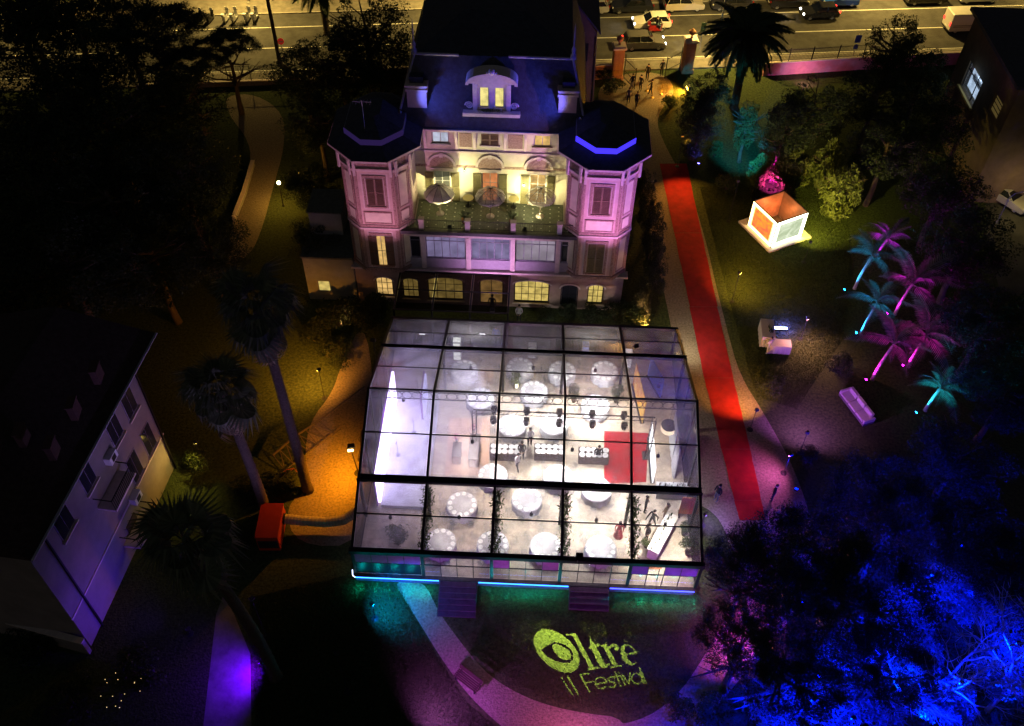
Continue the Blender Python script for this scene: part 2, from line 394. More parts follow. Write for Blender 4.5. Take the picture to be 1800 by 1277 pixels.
def fan_mesh(mat, n=20, droop=.35):
    b = MB(); b.tube([(0, 0, 0), (.25, 0, .05), (.5, 0, .05)], [.014, .01, .008], 4)
    for i in range(n):
        a = -1.9 + 3.8 * i / (n - 1); c = Vector((.5, 0, .05)); L = .5 * (.8 + .2 * math.cos(a))
        d = Vector((math.cos(a), math.sin(a), 0)); s_ = Vector((-d.y, d.x, 0)) * .028
        m1 = c + d * L * .55 + Vector((0, 0, .03)); e = c + d * L + Vector((0, 0, -droop * L * RN.uniform(.6, 1.3)))
        b.add([c, m1 - s_, e, m1 + s_], [(0, 1, 2, 3)])
    return b.mesh('frond', mat)
FAN = fan_mesh(leafmat('leaf_fan', (.05, .065, .035), (.12, .14, .08), .25), 20, .55); FAN_DRY = fan_mesh(lm_dry, 16, .7)
def palm_trunk(h, r0, r1, lean=(0, 0), rings=14, bark=None):
    b = MB(); pts = []; rs = []
    for i in range(rings * 2 + 1):
        t = i / (rings * 2); pts.append((lean[0] * t * t, lean[1] * t * t, h * t)); rs.append((r0 + (r1 - r0) * t) * (1.06 if i % 2 else .97) * (1.25 if i == 0 else 1))
    return b.tube(pts, rs, 10).mesh('trunk', bark or mk_pbark, True)
def feather_palm(label, base, h, L, nf=14, r0=.16, r1=.1, lean=(0, 0), group=None, droopy=False, name='feather_palm', t0=-.75, t1=.5, bark=None, jit=(.85, 1.1)):
    t = thing(name, label, 'palm tree', base, 0, group); put('trunk', palm_trunk(h, r0, r1, lean, 14, bark), t)
    for k in range(nf):
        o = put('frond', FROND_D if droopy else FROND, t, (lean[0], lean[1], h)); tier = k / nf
        o.rotation_euler = (RN.uniform(-.25, .25), t0 + (t1 - t0) * tier + RN.uniform(-.15, .15), k * 2.399 + RN.uniform(-.2, .2)); s_ = L * RN.uniform(*jit); o.scale = (s_, s_, s_)
    return t
def fan_palm(label, base, h, L, nf=25, lean=(0, 0), skirt=26, r0=.34, r1=.24, group=None):
    t = thing('fan_palm', label, 'palm tree', base, 0, group); put('trunk', palm_trunk(h, r0, r1, lean, 22), t)
    for k in range(nf):
        o = put('frond', FAN, t, (lean[0], lean[1], h)); tier = k / nf
        o.rotation_euler = (RN.uniform(-.4, .4), -1.1 + 1.9 * tier + RN.uniform(-.15, .15), k * 2.399 + RN.uniform(-.3, .3)); s_ = L * RN.uniform(.65, 1.2); o.scale = (s_, s_, s_)
    for k in range(skirt):
        o = put('dead_frond', FAN_DRY, t, (lean[0] * .95, lean[1] * .95, h - .15 - 1.9 * (k / skirt)))
        o.rotation_euler = (RN.uniform(-.3, .3), 1.15 + RN.uniform(-.2, .25), k * 2.399); s_ = L * RN.uniform(.65, .9); o.scale = (s_, s_, s_)
    return t
# ================================================================== the clear marquee
DZ = .6
YE, YG1, YR, YG2, YB = 0.0, 3.957, 9.234, 14.511, 18.713
ZE, ZG, ZR, ZB = 3.116, 4.67, 6.55, 3.062
FX = [-10 + 4 * i for i in range(6)]
mk_alu = M('dark_frame', (.018, .018, .022), .4, .2, 4, 0, .6)
mk_film = clear_film('hazy_roof_film', .15)  # milkiness in the film stands in for haze under the roof
mk_glass = clear_film('clear_wall_pane', .02)
mk_wood = M('wood_deck', (.42, .35, .27), .55, .25, 2.5, .1)
mar = thing('marquee', 'large clear roofed marquee with black frame in front of the villa', 'marquee', (0, 9, 0))
SLOPES = [((YE, ZE), (YG1, ZG)), ((YG1, ZG), (YR, ZR)), ((YR, ZR), (YG2, ZG)), ((YG2, ZG), (YB, ZB))]
for x in FX:
    b = MB()
    for (y0, z0), (y1, z1) in SLOPES: b.beam((x, y0, z0), (x, y1, z1), .15, .22)
    b.build('rafter', mk_alu, mar)
    for y, z in ((YE, ZE), (YG1, ZG), (YG2, ZG), (YB, ZB)):
        MB().box(x - .09, x + .09, y - .09, y + .09, DZ, z - .12).build('post', mk_alu, mar)
for y, z, w, h in ((YG1, ZG, .42, .24), (YG2, ZG, .30, .22)):
    g = MB().box(-10.12, 10.12, y - w / 2, y - w / 2 + .04, z - .1, z + .17).box(-10.12, 10.12, y + w / 2 - .04, y + w / 2, z - .1, z + .17).box(-10.12, 10.12, y - w / 2 + .04, y + w / 2 - .04, z + .02, z + .05)
    g.build('gutter', mk_alu, mar)
MB().box(-10.15, 10.15, -.16, .14, ZE - .13, ZE + .17).build('front_eave_beam', mk_alu, mar)
MB().box(-10.1, 10.1, YB - .12, YB + .12, ZB - .1, ZB + .14).build('rear_eave_beam', mk_alu, mar)
MB().box(-10.08, 10.08, YR - .05, YR + .05, ZR + .02, ZR + .12).build('ridge_beam', mk_alu, mar)
pane_i = 0
for (y0, z0), (y1, z1) in SLOPES:
    ym, zm = (y0 + y1) / 2, (z0 + z1) / 2
    MB().box(-9.95, 9.95, ym - .03, ym + .03, zm + .04, zm + .11).build('purlin', mk_alu, mar)
    for (a, az), (c, cz) in (((y0, z0), (ym, zm)), ((ym, zm), (y1, z1))):
        d = Vector((0, c - a, cz - az)).normalized() * .06; n = Vector((0, -d.z, d.y)).normalized() * .01
        A = Vector((0, a, az + .1)) + d; C_ = Vector((0, c, cz + .1)) - d
        me = MB().hexa([(-1.9, A.y, A.z), (1.9, A.y, A.z), (1.9, C_.y, C_.z), (-1.9, C_.y, C_.z), (-1.9, A.y + n.y, A.z + n.z), (1.9, A.y + n.y, A.z + n.z), (1.9, C_.y + n.y, C_.z + n.z), (-1.9, C_.y + n.y, C_.z + n.z)])
        me.v = [(p[0], p[1] - 9, p[2]) for p in me.v]; me = me.mesh('roof_pane', mk_film)
        for i in range(5): put('roof_pane', me, mar, (FX[i] + 2, 0, 0))
# ridge truss of rings
tr = MB().tube([(-9.9, YR, ZR - .12), (9.9, YR, ZR - .12)], .03, 6).build('truss_chord', mk_alu, mar)
MB().tube([(-9.9, YR, ZR - .78), (9.9, YR, ZR - .78)], .03, 6).build('truss_chord', mk_alu, mar)
ring = MB().tube([(.31 * math.cos(t), 0, .31 * math.sin(t)) for t in [2 * math.pi * k / 20 for k in range(20)]], .018, 5, True).mesh('truss_ring', mk_alu)
for i in range(5):
    for k in range(6): put('truss_ring', ring, mar, (FX[i] + .45 + k * .62, YR - 9, ZR - .45))
# gable ends and front wall
for x in (-10, 10):
    MB().prism_x([(YG1, DZ), (YG2, DZ), (YG2, ZG), (YR, ZR), (YG1, ZG)], x - .012, x).build('gable_pane', mk_glass, mar)
    for (y0, z0), (y1, z1), ya, yb in ((SLOPES[0][0], SLOPES[0][1], YE, YG1), (SLOPES[3][0], SLOPES[3][1], YG2, YB)):
        MB().prism_x([(ya + .1, DZ), (yb - .1, DZ), (yb - .1, z1 - .2), (ya + .1, z0 - .2)], x - .012, x).build('side_pane', mk_glass, mar)
    for y in (YG1 + 2.6, YR, YG2 - 2.6): MB().box(x - .06, x + .06, y - .06, y + .06, DZ, ZG + (ZR - ZG) * (1 - abs(y - YR) / (YR - YG1)) - .1).build('post', mk_alu, mar)
mk_purp = M('purple_lit_panel', (.30, .07, .26), .8, .3, 1.2); mk_viol = M('blue_lit_panel', (.16, .06, .42), .8, .3, 1.0)  # purple and blue light painted into these wall panel colours
zs = [DZ + .06, DZ + 1.25, ZE - .15]
for i in range(5):
    for k in range(4):
        x0 = FX[i] + .1 + k * .95; x1 = x0 + .92
        for r_ in range(2):
            mt = mk_glass
            if i == 0: mt = mk_purp if r_ else mk_alu
            if i == 4: mt = mk_viol if (r_ == 1 and k != 1) else mk_glass
            if i == 2 and r_ == 1 and k in (0, 3): mt = mk_purp
            MB().box(x0, x1, -.01, .01, zs[r_] + .02, zs[r_ + 1] - .02).build('wall_pane', mt, mar)
        if k < 3: MB().box(x1, x1 + .03, -.03, .03, DZ, ZE - .12).build('mullion', mk_alu, mar)
    MB().box(FX[i] + .09, FX[i] + 3.91, -.028, .028, zs[1] - .02, zs[1] + .02).build('transom', mk_alu, mar)
    for k in range(4): MB().box(FX[i] + .1 + k * .95, FX[i] + 1.02 + k * .95, YB - .01, YB + .01, DZ + .05, ZB - .12).build('rear_pane', mk_glass, mar)
# platform
plat = thing('platform', 'raised wooden deck carrying the marquee with blue light along its edge', 'platform', (0, 9, 0))
MB().box(-10.1, 10.0, -.25, YB + .2, .42, DZ - .003).build('frame', M('deck_frame', (.05, .045, .05), .8), plat)
pl = MB().box(-9.97, 9.97, 0, .588, DZ - .002, DZ).mesh('plank', mk_wood)
for i in range(31): 
    o = put('plank', pl, plat, (0, -8.95 + i * .592 - .05, 0))
for x in range(-9, 11, 3):
    for y in (0.2, 4, 9, 14, 18.4): MB().box(x - .06, x + .06, y - .06, y + .06, 0, .42).build('foot', M('deck_frame'), plat)
MB().box(-10.05, 9.95, -.2, -.18, .02, .42).build('skirt', M('navy_skirt', (.04, .04, .12), .8), plat)
mk_led = E('blue_led', (.03, .2, 1.0), 6.0); mk_led2 = E('blue_led_deep', (.05, .06, 1.0), 6.0)
for x0, x1, mt in ((-10.05, -5.1, mk_led), (-2.75, 2.55, mk_led), (5.0, 9.95, mk_led2)):
    MB().box(x0, x1, -.29, -.252, .50, .55).build('glow_strip', mt, plat)
MB().tube([(-10.05, -.27, .53), (-10.2, -.2, .6), (-10.25, .1, .72)], .02, 6).build('glow_strip', E('white_led', (.6, .7, 1), 8), plat)
mk_step = M('stair_carpet', (.05, .022, .055), .9, .25, 3)
for x0, x1, n, run, lab in ((-5.05, -2.8, 6, .33, 'long flight of dark steps up to the marquee deck'), (2.6, 4.95, 4, .3, 'short flight of dark steps with three treads below the marquee')):
    st = thing('deck_stairs', lab, 'stairs', ((x0 + x1) / 2, -.3, 0))
    for k in range(n):
        z1 = DZ * (1 - (k + .2) / n); y1 = -.3 - k * run
        MB().box(x0 + .05, x1 - .05, y1 - run, y1, 0 if k == n - 1 else z1 - .09, z1).build('step', mk_step, st)
    for x in (x0, x1 - .04):
        MB().prism_x([(-.3, 0), (-.3, DZ - .05), (-.3 - n * run, .06), (-.3 - n * run, 0)], x, x + .04).build('stringer', M('deck_frame'), st)
for k in range(21): lamp('POINT', (-9.8 + k * .98, -.75, .32), (24 if k not in (5, 6, 13, 14) else 1), (0, .7, .7), size=.004)  # extra unseen teal lamps that make the grass glow
# gobo projector throwing the festival sign onto the lawn
def seg_d(P, a, b):
    a = np.array(a, float); b = np.array(b, float); d = b - a; t = np.clip(((P - a) @ d) / (d @ d), 0, 1)
    return np.linalg.norm(P - (a + t[:, None] * d), axis=1)
def inpoly(P, poly):
    x, y = P[:, 0], P[:, 1]; ins = np.zeros(len(P), bool); n = len(poly)
    for i in range(n):
        x0, y0 = poly[i]; x1, y1 = poly[i - 1]
        c = ((y0 > y) != (y1 > y)) & (x < (x1 - x0) * (y - y0) / (y1 - y0 + 1e-12) + x0); ins ^= c
    return ins
def inell(P, c, a, b, ang):
    d = P - np.array(c, float); cs, sn = math.cos(rad(ang)), math.sin(rad(ang))
    return ((d[:, 0] * cs + d[:, 1] * sn) / a) ** 2 + ((-d[:, 0] * sn + d[:, 1] * cs) / b) ** 2 < 1
def stroke(P, pts, w):
    r_ = np.zeros(len(P), bool)
    for a, b in zip(pts[:-1], pts[1:]): r_ |= seg_d(P, a, b) < w / 2
    return r_
def logo(P):
    m_ = inell(P, (936, 620), 205, 122, 42)
    m_ &= ~inpoly(P, [(820, 615), (860, 580), (905, 557), (950, 556), (1000, 575), (1040, 605), (1062, 640), (1060, 680), (1035, 706), (990, 712), (930, 697), (870, 665)])
    m_ |= inpoly(P, [(900, 580), (930, 562), (985, 588), (1030, 618), (1050, 655), (1040, 684), (1005, 692), (955, 668), (915, 625)])
    for q in ([(1003, 492), (1078, 488), (1085, 497), (1218, 742), (1186, 752), (1058, 508), (1040, 502), (1005, 502)], [(1170, 753), (1254, 738), (1258, 751), (1174, 767)],
              [(1183, 500), (1202, 545), (1228, 572), (1256, 567), (1260, 583), (1236, 590), (1290, 700), (1304, 722), (1330, 712), (1336, 724), (1318, 742), (1288, 750), (1262, 735), (1232, 680), (1200, 603), (1178, 607), (1176, 594), (1192, 578)],
              [(1268, 580), (1310, 565), (1322, 588), (1395, 722), (1362, 732), (1284, 588), (1270, 592)], [(1346, 738), (1422, 722), (1427, 735), (1350, 752)],
              [(1322, 590), (1352, 568), (1385, 565), (1400, 580), (1370, 582), (1335, 606)]): m_ |= inpoly(P, q)
    m_ |= inell(P, (1390, 601), 19, 19, 0)
    e_ = inell(P, (1482, 650), 84, 58, 60) & ~inell(P, (1496, 646), 72, 36, 62); e_ &= ~inpoly(P, [(1490, 650), (1570, 632), (1570, 690), (1520, 690)])
    m_ |= e_ | stroke(P, [(1446, 650), (1546, 628)], 10)
    w = 10.5
    for s_ in ([(990, 850), (1058, 952)], [(1018, 812), (1098, 947)], [(1112, 800), (1185, 928)], [(1112, 800), (1182, 790)], [(1145, 862), (1210, 850)],
               [(1232, 872), (1312, 855)], [(1375, 828), (1350, 815), (1325, 828), (1335, 850), (1370, 856), (1382, 875), (1365, 893), (1335, 890)],
               [(1375, 775), (1420, 888)], [(1362, 816), (1408, 806)], [(1418, 806), (1454, 880)], [(1432, 800), (1482, 866), (1490, 784)], [(1562, 778), (1592, 864)], [(1560, 745), (1610, 860)]): m_ |= stroke(P, s_, w)
    for c in ((1270, 862), (1540, 828)):
        k = 46 if c[0] == 1270 else 40
        o_ = inell(P, c, k + 4, k, 60) & ~inell(P, c, k - 5, k - 9, 60)
        if c[0] == 1270: o_ &= ~inpoly(P, [(1275, 866), (1330, 858), (1330, 885), (1300, 885)])
        m_ |= o_
    m_ |= inell(P, (978, 826), 8, 8, 0) | inell(P, (1405, 785), 7, 7, 0)
    return m_
PL = Vector((2.9, -.75, 5.0))                       # lamp point
KZ = .035                                            # plate sits this share of the way down
x0, x1, y0, y1 = -2.2, 8.0, -7.9, -2.2; st_ = .013
gx = np.arange(x0, x1, st_); gy = np.arange(y0, y1, st_)
XX, YY = np.meshgrid(gx + st_ / 2, gy + st_ / 2)
D_ = np.stack([XX.ravel() - CP.x, YY.ravel() - CP.y, np.full(XX.size, -CP.z)], 1)
zz = D_ @ np.array(CF); PX = 900 + F_PX * (D_ @ np.array(CR)) / zz; PY = 638.5 - F_PX * (D_ @ np.array(CU)) / zz
ZP = np.stack([(PX - 760) * 4.2857, (PY - 1000) * 4.2857], 1)
mask = logo(ZP)
rng = np.random.default_rng(3)
for q, dn in (([(600, 390), (760, 380), (790, 640), (560, 660)], .02), ([(760, 395), (880, 380), (905, 460), (770, 470)], .04), ([(1080, 380), (1290, 385), (1330, 560), (1240, 570), (1100, 480)], .03), ([(1440, 390), (1500, 380), (1530, 560), (1430, 550)], .03)):
    mask |= inpoly(ZP, q) & (rng.random(len(ZP)) < dn)
mask = mask.reshape(XX.shape)
gb = MB(); gz = PL.z * (1 - KZ)
def gp(x, y): return (PL.x + (x - PL.x) * KZ, PL.y + (y - PL.y) * KZ, gz)
for j in range(len(gy)):
    row = ~mask[j]; i = 0
    while i < len(gx):
        if row[i]:
            k = i
            while k < len(gx) and row[k]: k += 1
            gb.add([gp(gx[i], gy[j]), gp(gx[i] + st_ * (k - i), gy[j]), gp(gx[i] + st_ * (k - i), gy[j] + st_), gp(gx[i], gy[j] + st_)], [(0, 1, 2, 3)]); i = k
        else: i += 1
pr = thing('sign_projector', 'small black projector on the marquee eave throwing the green sign', 'projector', PL)
mk_black = M('black_metal', (.02, .02, .022), .45, .2)
gb.build('stencil_plate', M('matt_black', (.004, .004, .004), 1, 0, spec=0), pr)
ex0, ey0 = gp(x0, y0)[:2]; ex1, ey1 = gp(x1, y1)[:2]; ty = PL.y + .06; tz = PL.z + .08; bl = MATS['matt_black']
hs = MB().box(ex0 - .012, ex0, ey0, ty, gz - .004, tz).box(ex1, ex1 + .012, ey0, ty, gz - .004, tz).box(ex0 - .012, ex1 + .012, ey0 - .012, ey0, gz - .004, tz).box(ex0 - .012, ex1 + .012, ty, ty + .012, gz - .004, tz)
hs.box(ex0 - .012, ex1 + .012, ey0 - .012, ty + .012, tz, tz + .012).box(ex0, ex1, ey1, ty, gz - .003, gz + .003).build('housing', bl, pr)
MB().beam((PL.x, -.2, ZE + .1), (PL.x, PL.y + .05, PL.z + .1), .05).build('bracket', mk_black, pr)
lamp('POINT', PL, 15000, (.9, 1.0, .22), size=.0004, name='projector_lamp')
# ================================================================== inside the marquee
mk_cloth = M('white_linen', (.47, .46, .48), .8, .08, 3, .15)
mk_china = M('china', (.85, .85, .84), .25, .05, 3)
mk_clear = clear_film('clear_plastic', .05)
mk_dark = M('dark_wood', (.06, .04, .03), .5, .3, 5)
def cloth_mesh(rr=.95):
    b = MB(); n = 48; prof = [(0, .755), (rr * .6, .757), (rr * .97, .756), (rr, .745), (rr, .60), (rr, .35), (rr, .03)]
    o = len(b.v)
    for i, (r_, z) in enumerate(prof):
        for j in range(n):
            t = 2 * math.pi * j / n; w = 1 + (.05 * math.sin(t * 12 + .6 * math.sin(3 * t)) * max(0, (i - 3)) / 3); b.v.append((max(r_, .001) * w * math.cos(t), max(r_, .001) * w * math.sin(t), z))
    for i in range(len(prof) - 1):
        for j in range(n): b.f.append((i * n + j, i * n + (j + 1) % n, (i + 1) * n + (j + 1) % n, (i + 1) * n + j))
    return b.mesh('tablecloth', mk_cloth, True)
CLOTH = cloth_mesh()
TTOP = MB().lathe([(.01, .70), (.90, .70), (.92, .72), (.9, .74), (.01, .74)], 32).mesh('table_top', mk_dark, True)
TLEG = MB().box(-.02, .02, -.02, .02, 0, .7).mesh('leg', mk_black)
PLATE = MB().lathe([(.005, 0), (.1, .002), (.145, .018), (.15, .022), (.1, .009), (.005, .008)], 16).mesh('plate', mk_china, True)
SEAT = MB().lathe([(.01, .43), (.19, .43), (.21, .445), (.19, .46), (.01, .46)], 14).mesh('seat', mk_clear)
BACK = MB().lathe([(.01, -.015), (.19, -.015), (.2, 0), (.19, .015), (.01, .015)], 14).xf(Matrix.Translation((0, -.2, .72)) @ Matrix.Rotation(rad(96), 4, 'X')).mesh('backrest', mk_clear)
CLEG = MB().tube([(0, 0, 0), (0, 0, .44)], .015, 5).mesh('leg', mk_clear)
chair0 = None
def clear_chair(loc, rz, label, group):
    t = thing('clear_chair', label, 'chair', loc, rz, group)
    put('seat', SEAT, t); put('backrest', BACK, t)
    for x, y in ((-.14, -.14), (.14, -.14), (-.14, .14), (.14, .14)): put('leg', CLEG, t, (x, y, 0))
TABLES = [(816, 650, 'in the back row next to the purple lit screen'), (914, 646, 'second in the back row under the rear gutter'), (988, 652, 'third in the back row beside leafy plants'), (1063, 652, 'fourth in the back row by the flame coloured backdrop'),
          (844, 700, 'under the left end of the ring truss'), (939, 688, 'behind the middle of the ring truss'), (1047, 712, 'behind the right part of the ring truss'),
          (900, 748, 'in front of the lighting truss, left'), (974, 745, 'in front of the lighting truss, middle'),
          (866, 836, 'left of three against the front gutter'), (981, 838, 'middle of three against the front gutter'), (1049, 860, 'right of three, partly under the front gutter'),
          (926, 878, 'brightest, just below the front gutter'), (812, 887, 'alone in the second front bay'),
          (774, 953, 'leftmost of the front row'), (866, 957, 'behind a garland, second in the front row'), (959, 960, 'third in the front row'), (1056, 965, 'rightmost of the front row')]
for i, (px, py, where) in enumerate(TABLES):
    p = G(px, py, DZ + .75); loc = (p.x, p.y, DZ)
    t = thing('round_table', 'round banquet table ' + where, 'table', loc, 0, 'round banquet tables in the marquee')
    put('table_top', TTOP, t)
    for k in range(4): put('leg', TLEG, t, (.5 * math.cos(k * 1.571 + .7), .5 * math.sin(k * 1.571 + .7), 0))
    tag(put('tablecloth', CLOTH, None, loc, RN.uniform(0, 6)), 'white cloth on the round table ' + where, 'tablecloth', 'white tablecloths')
    for k in range(12):
        a = k * 2 * math.pi / 12 + i
        tag(put('plate', PLATE, None, (p.x + .76 * math.cos(a), p.y + .76 * math.sin(a), DZ + .757), 0), 'white plate on the table ' + where, 'plate', 'plates on table ' + where)
    for k in range(8):
        a = k * 2 * math.pi / 8 + i * .7
        cx, cy = p.x + 1.28 * math.cos(a), p.y + 1.28 * math.sin(a)
        if abs(cx) < 9.6 and .4 < cy < 18: clear_chair((cx, cy, DZ), a + math.pi / 2, 'clear chair at the table ' + where, 'clear chairs at table ' + where)
# buffet tables with rows of plates
for i, (px, py, w, lab) in enumerate([(888, 790, 2.0, 'dark buffet table left of the walkway set with plates'), (966, 790, 2.0, 'dark buffet table in the middle set with two rows of plates'), (1044, 796, 2.0, 'dark buffet table beside the red rug set with plates')]):
    p = G(px, py, DZ + .8); t = thing('buffet_table', lab, 'table', (p.x, p.y, DZ), 0, 'buffet tables')
    MB().box(-w / 2, w / 2, -.42, .42, .74, .8).build('table_top', mk_dark, t, world=False)
    MB().box(-w / 2 + .03, w / 2 - .03, -.40, -.37, .05, .74).build('front_panel', M('dark_drape', (.08, .06, .065), .9), t, world=False)
    for x in (-w / 2 + .06, w / 2 - .06): MB().box(x - .03, x + .03, -.34, .36, 0, .74).build('leg', mk_dark, t, world=False)
    for a in range(5):
        for b_ in range(2):
            tag(put('plate', PLATE, None, (p.x - w / 2 + .25 + a * (w - .5) / 4 + RN.uniform(-.03, .03), p.y - .2 + b_ * .4, DZ + .802), 0, 1.35), 'white dinner plate on the ' + lab.split(' set')[0], 'plate', 'plates on the ' + lab.split(' set')[0])
# stage screen on the left gable and its return wall
scr = thing('stage_screen', 'tall white glowing screen wall along the left gable', 'screen', (-9.3, 8.5, DZ))
MB().box(-9.35, -9.2, 4.9, 13.3, DZ + .1, DZ + 3.0).build('display', E('screen_white', (.74, .62, 1.0), 6.5, .18, .5), scr)
MB().box(-9.46, -9.35, 4.7, 13.5, DZ, DZ + 3.2).build('frame', M('violet_frame', (.25, .08, .4), .6), scr)
sc2 = thing('side_screen', 'narrow lavender glowing panel standing behind the stage', 'screen', (-7.2, 12.6, DZ))
MB().box(-7.2, -7.1, 11.6, 13.6, DZ + .1, DZ + 2.6).build('display', E('screen_lav', (.6, .55, 1.0), 1.6, .25, .8), sc2)
MB().box(-7.32, -7.2, 11.5, 13.7, DZ, DZ + 2.7).build('frame', MATS['violet_frame'], sc2)
stg = tag(MB().box(-9.15, -6.3, 4.6, 13.9, DZ + .004, DZ + .28).build('stage', M('pale_stage', (.5, .49, .55), .35, .12, 1)), 'low pale stage floor beside the glowing screen', 'stage')
for k, (px, py) in enumerate([(700, 800), (728, 760), (735, 690)]):
    p = G(px, py, DZ + .3); t = thing('microphone_stand', ['microphone stand at the front of the stage', 'microphone stand in the middle of the stage', 'microphone stand at the back of the stage'][k], 'stand', (p.x, p.y, DZ + .28), 0, 'microphone stands')
    MB().lathe([(.15, 0), (.15, .02), (.02, .03), (.02, .04)], 12).build('base', mk_black, t, world=False); MB().tube([(0, 0, .03), (0, 0, 1.5)], .014, 6).build('pole', mk_black, t, world=False)
    MB().tube([(0, 0, 1.45), (0, -.3, 1.6)], .012, 6).ball((0, -.32, 1.62), .035, 8).build('microphone', mk_black, t, world=False)
# rugs
def rug(name, label, pts, mt, z):
    return tag(MB().prism(gpoly(pts, DZ), z, z + .008).build(name, mt), label, 'rug')
rug('red_rug', 'crimson carpet strip on the deck beside the bar', [(1062, 758), (1140, 762), (1136, 848), (1062, 850)], M('red_carpet', (.30, .012, .02), .95, .25, 6, .4), DZ + .004)
rug('orange_lit_patch', 'floor patch painted orange lit around the dessert counter', [(790, 735), (862, 735), (858, 838), (782, 835)], M('orange_lit_floor', (.55, .36, .26), .9, .12, 3), DZ + .004)  # orange light on the deck painted as a paler sheet
for px, py, w, d, h, lab in [(834, 785, .62, 2.0, .95, 'long brown dessert counter on the orange lit patch'), (803, 790, .5, 1.1, .95, 'small dark counter left of the dessert counter')]:
    p = G(px, py, DZ + h); t = thing('dessert_counter', lab, 'counter', (p.x, p.y, DZ), 0, 'counters on the orange lit patch')
    MB().box(-w / 2, w / 2, -d / 2, d / 2, .05, h - .05).build('body', M('brown_panel', (.22, .10, .07), .5), t, world=False)
    MB().box(-w / 2 - .04, w / 2 + .04, -d / 2 - .04, d / 2 + .04, h - .05, h).build('top', mk_dark, t, world=False)
    MB().box(-w / 2 + .04, w / 2 - .04, -d / 2 + .04, d / 2 - .04, 0, .05).build('plinth', mk_dark, t, world=False)
def bouquet(label, loc, r_=.28, kind='flower', group=None):
    t = thing('flower_vase', label, 'vase', loc, 0, group)
    MB().lathe([(.07, 0), (.1, .1), (.06, .24), (.08, .3)], 12).build('vase', mk_china, t, True, world=False)
    put('blossoms', CROWN['flower'][0] if kind == 'flower' else CROWN['shrub'][1], t, (0, 0, .3 + r_ * .8), 0, r_); return t
for k, (px, py, z) in enumerate([(834, 760, .95), (803, 776, .95)]):
    p = G(px, py, DZ + z); bouquet(['pink bouquet on the long dessert counter', 'pink bouquet on the small dark counter'][k], (p.x, p.y, DZ + z))
# lighting truss with moving heads
mk_truss = M('truss_black', (.03, .03, .035), .4, .2, 4, 0, .7)
TZ = 4.4
ta, tb = G(832, 724, TZ), G(1152, 738, TZ)
lt = thing('lighting_truss', 'black lighting truss with hanging moving heads across the marquee', 'truss', (ta.x, ta.y, TZ))
for dy, dz in ((-.14, 0), (.14, 0), (0, .24)): MB().tube([(ta.x, ta.y + dy, TZ + dz), (tb.x, tb.y + dy, TZ + dz)], .025, 6).build('chord', mk_truss, lt)
lat = MB(); nseg = 44
for k in range(nseg):
    t0, t1 = k / nseg, (k + 1) / nseg; A = ta.lerp(tb, t0); B = ta.lerp(tb, t1); s_ = .14 if k % 2 else -.14
    lat.tube([(A.x, A.y + s_, TZ), (B.x, B.y, TZ + .24)], .012, 4); lat.tube([(A.x, A.y - .14, TZ), (B.x, B.y + .14, TZ)], .012, 4)
lat.build('lattice', mk_truss, lt)
for k in range(2):
    x = (ta.x + .05, tb.x - .05)[k]; tw = thing('truss_tower', ['lattice tower carrying the left end of the lighting truss', 'lattice tower carrying the right end of the lighting truss'][k], 'truss', (x, ta.lerp(tb, k).y, DZ), 0, 'truss towers')
    y = ta.lerp(tb, k).y
    for dx, dy in ((-.13, -.13), (.13, -.13), (.13, .13), (-.13, .13)): MB().tube([(x + dx, y + dy, DZ + .03), (x + dx, y + dy, TZ - .05)], .022, 5).build('upright', mk_truss, tw)
    lat = MB(); n = 13
    for j in range(n):
        z0 = DZ + .05 + (TZ - DZ - .15) * j / n; z1 = DZ + .05 + (TZ - DZ - .15) * (j + 1) / n; s_ = 1 if j % 2 else -1
        for dx in (-.13, .13): lat.tube([(x + dx, y - .13 * s_, z0), (x + dx, y + .13 * s_, z1)], .01, 4)
        for dy in (-.13, .13): lat.tube([(x - .13 * s_, y + dy, z0), (x + .13 * s_, y + dy, z1)], .01, 4)
    lat.build('lattice', mk_truss, tw); MB().box(x - .35, x + .35, y - .35, y + .35, DZ + .001, DZ + .03).build('base', mk_truss, tw)
mk_beamlens = E('stage_lens', (1, .95, .9), 25)
spots = []
for k, px in enumerate((868, 926, 984, 1042, 1098)):
    t_ = (px - 832) / 320; A = ta.lerp(tb, t_)
    for j, sg in enumerate((1, -1)):
        h = thing('stage_lamp', 'stage lamp %s the truss, %s from the stage' % (('hanging behind', 'hanging in front of')[j], ('first', 'second', 'third', 'fourth', 'fifth')[k]), 'stage light', (A.x, A.y + .42 * sg, TZ - .05), 0, 'moving heads on the truss')
        MB().box(-.17, .17, -.13, .13, -.03, .1).build('base', mk_black, h, world=False)
        MB().box(-.2, -.16, -.07, .07, -.35, 0).box(.16, .2, -.07, .07, -.35, 0).build('yoke', mk_black, h, world=False)
        MB().lathe([(.08, -.2), (.15, -.28), (.15, -.45), (.13, -.5)], 14).build('head', mk_black, h, True, world=False)
        MB().lathe([(.005, -.515), (.12, -.515), (.12, -.505)], 14).build('lens', mk_beamlens, h, world=False)
        spots.append((A.x, A.y + .42 * sg, TZ - .6))
        MB().beam((0, -.42 * sg, .12), (0, 0, .12), .04).build('clamp', mk_truss, h, world=False)

# drifting stage smoke in the two bays beside the screen
smk = MB().box(-9.05, -3.2, 4.3, 14.2, DZ + .35, 4.3).build('stage_smoke', None); smk['kind'] = 'stuff'; smk['label'] = 'pale stage smoke drifting beside the glowing screen'
mt, n, l = nodes_of('smoke'); n.remove(n['Principled BSDF']); pv_ = n.new('ShaderNodeVolumePrincipled'); pv_.inputs['Color'].default_value = (.92, .9, 1, 1); pv_.inputs['Density'].default_value = .09; l.new(pv_.outputs[0], n['Material Output'].inputs['Volume']); smk.data.materials.append(mt)
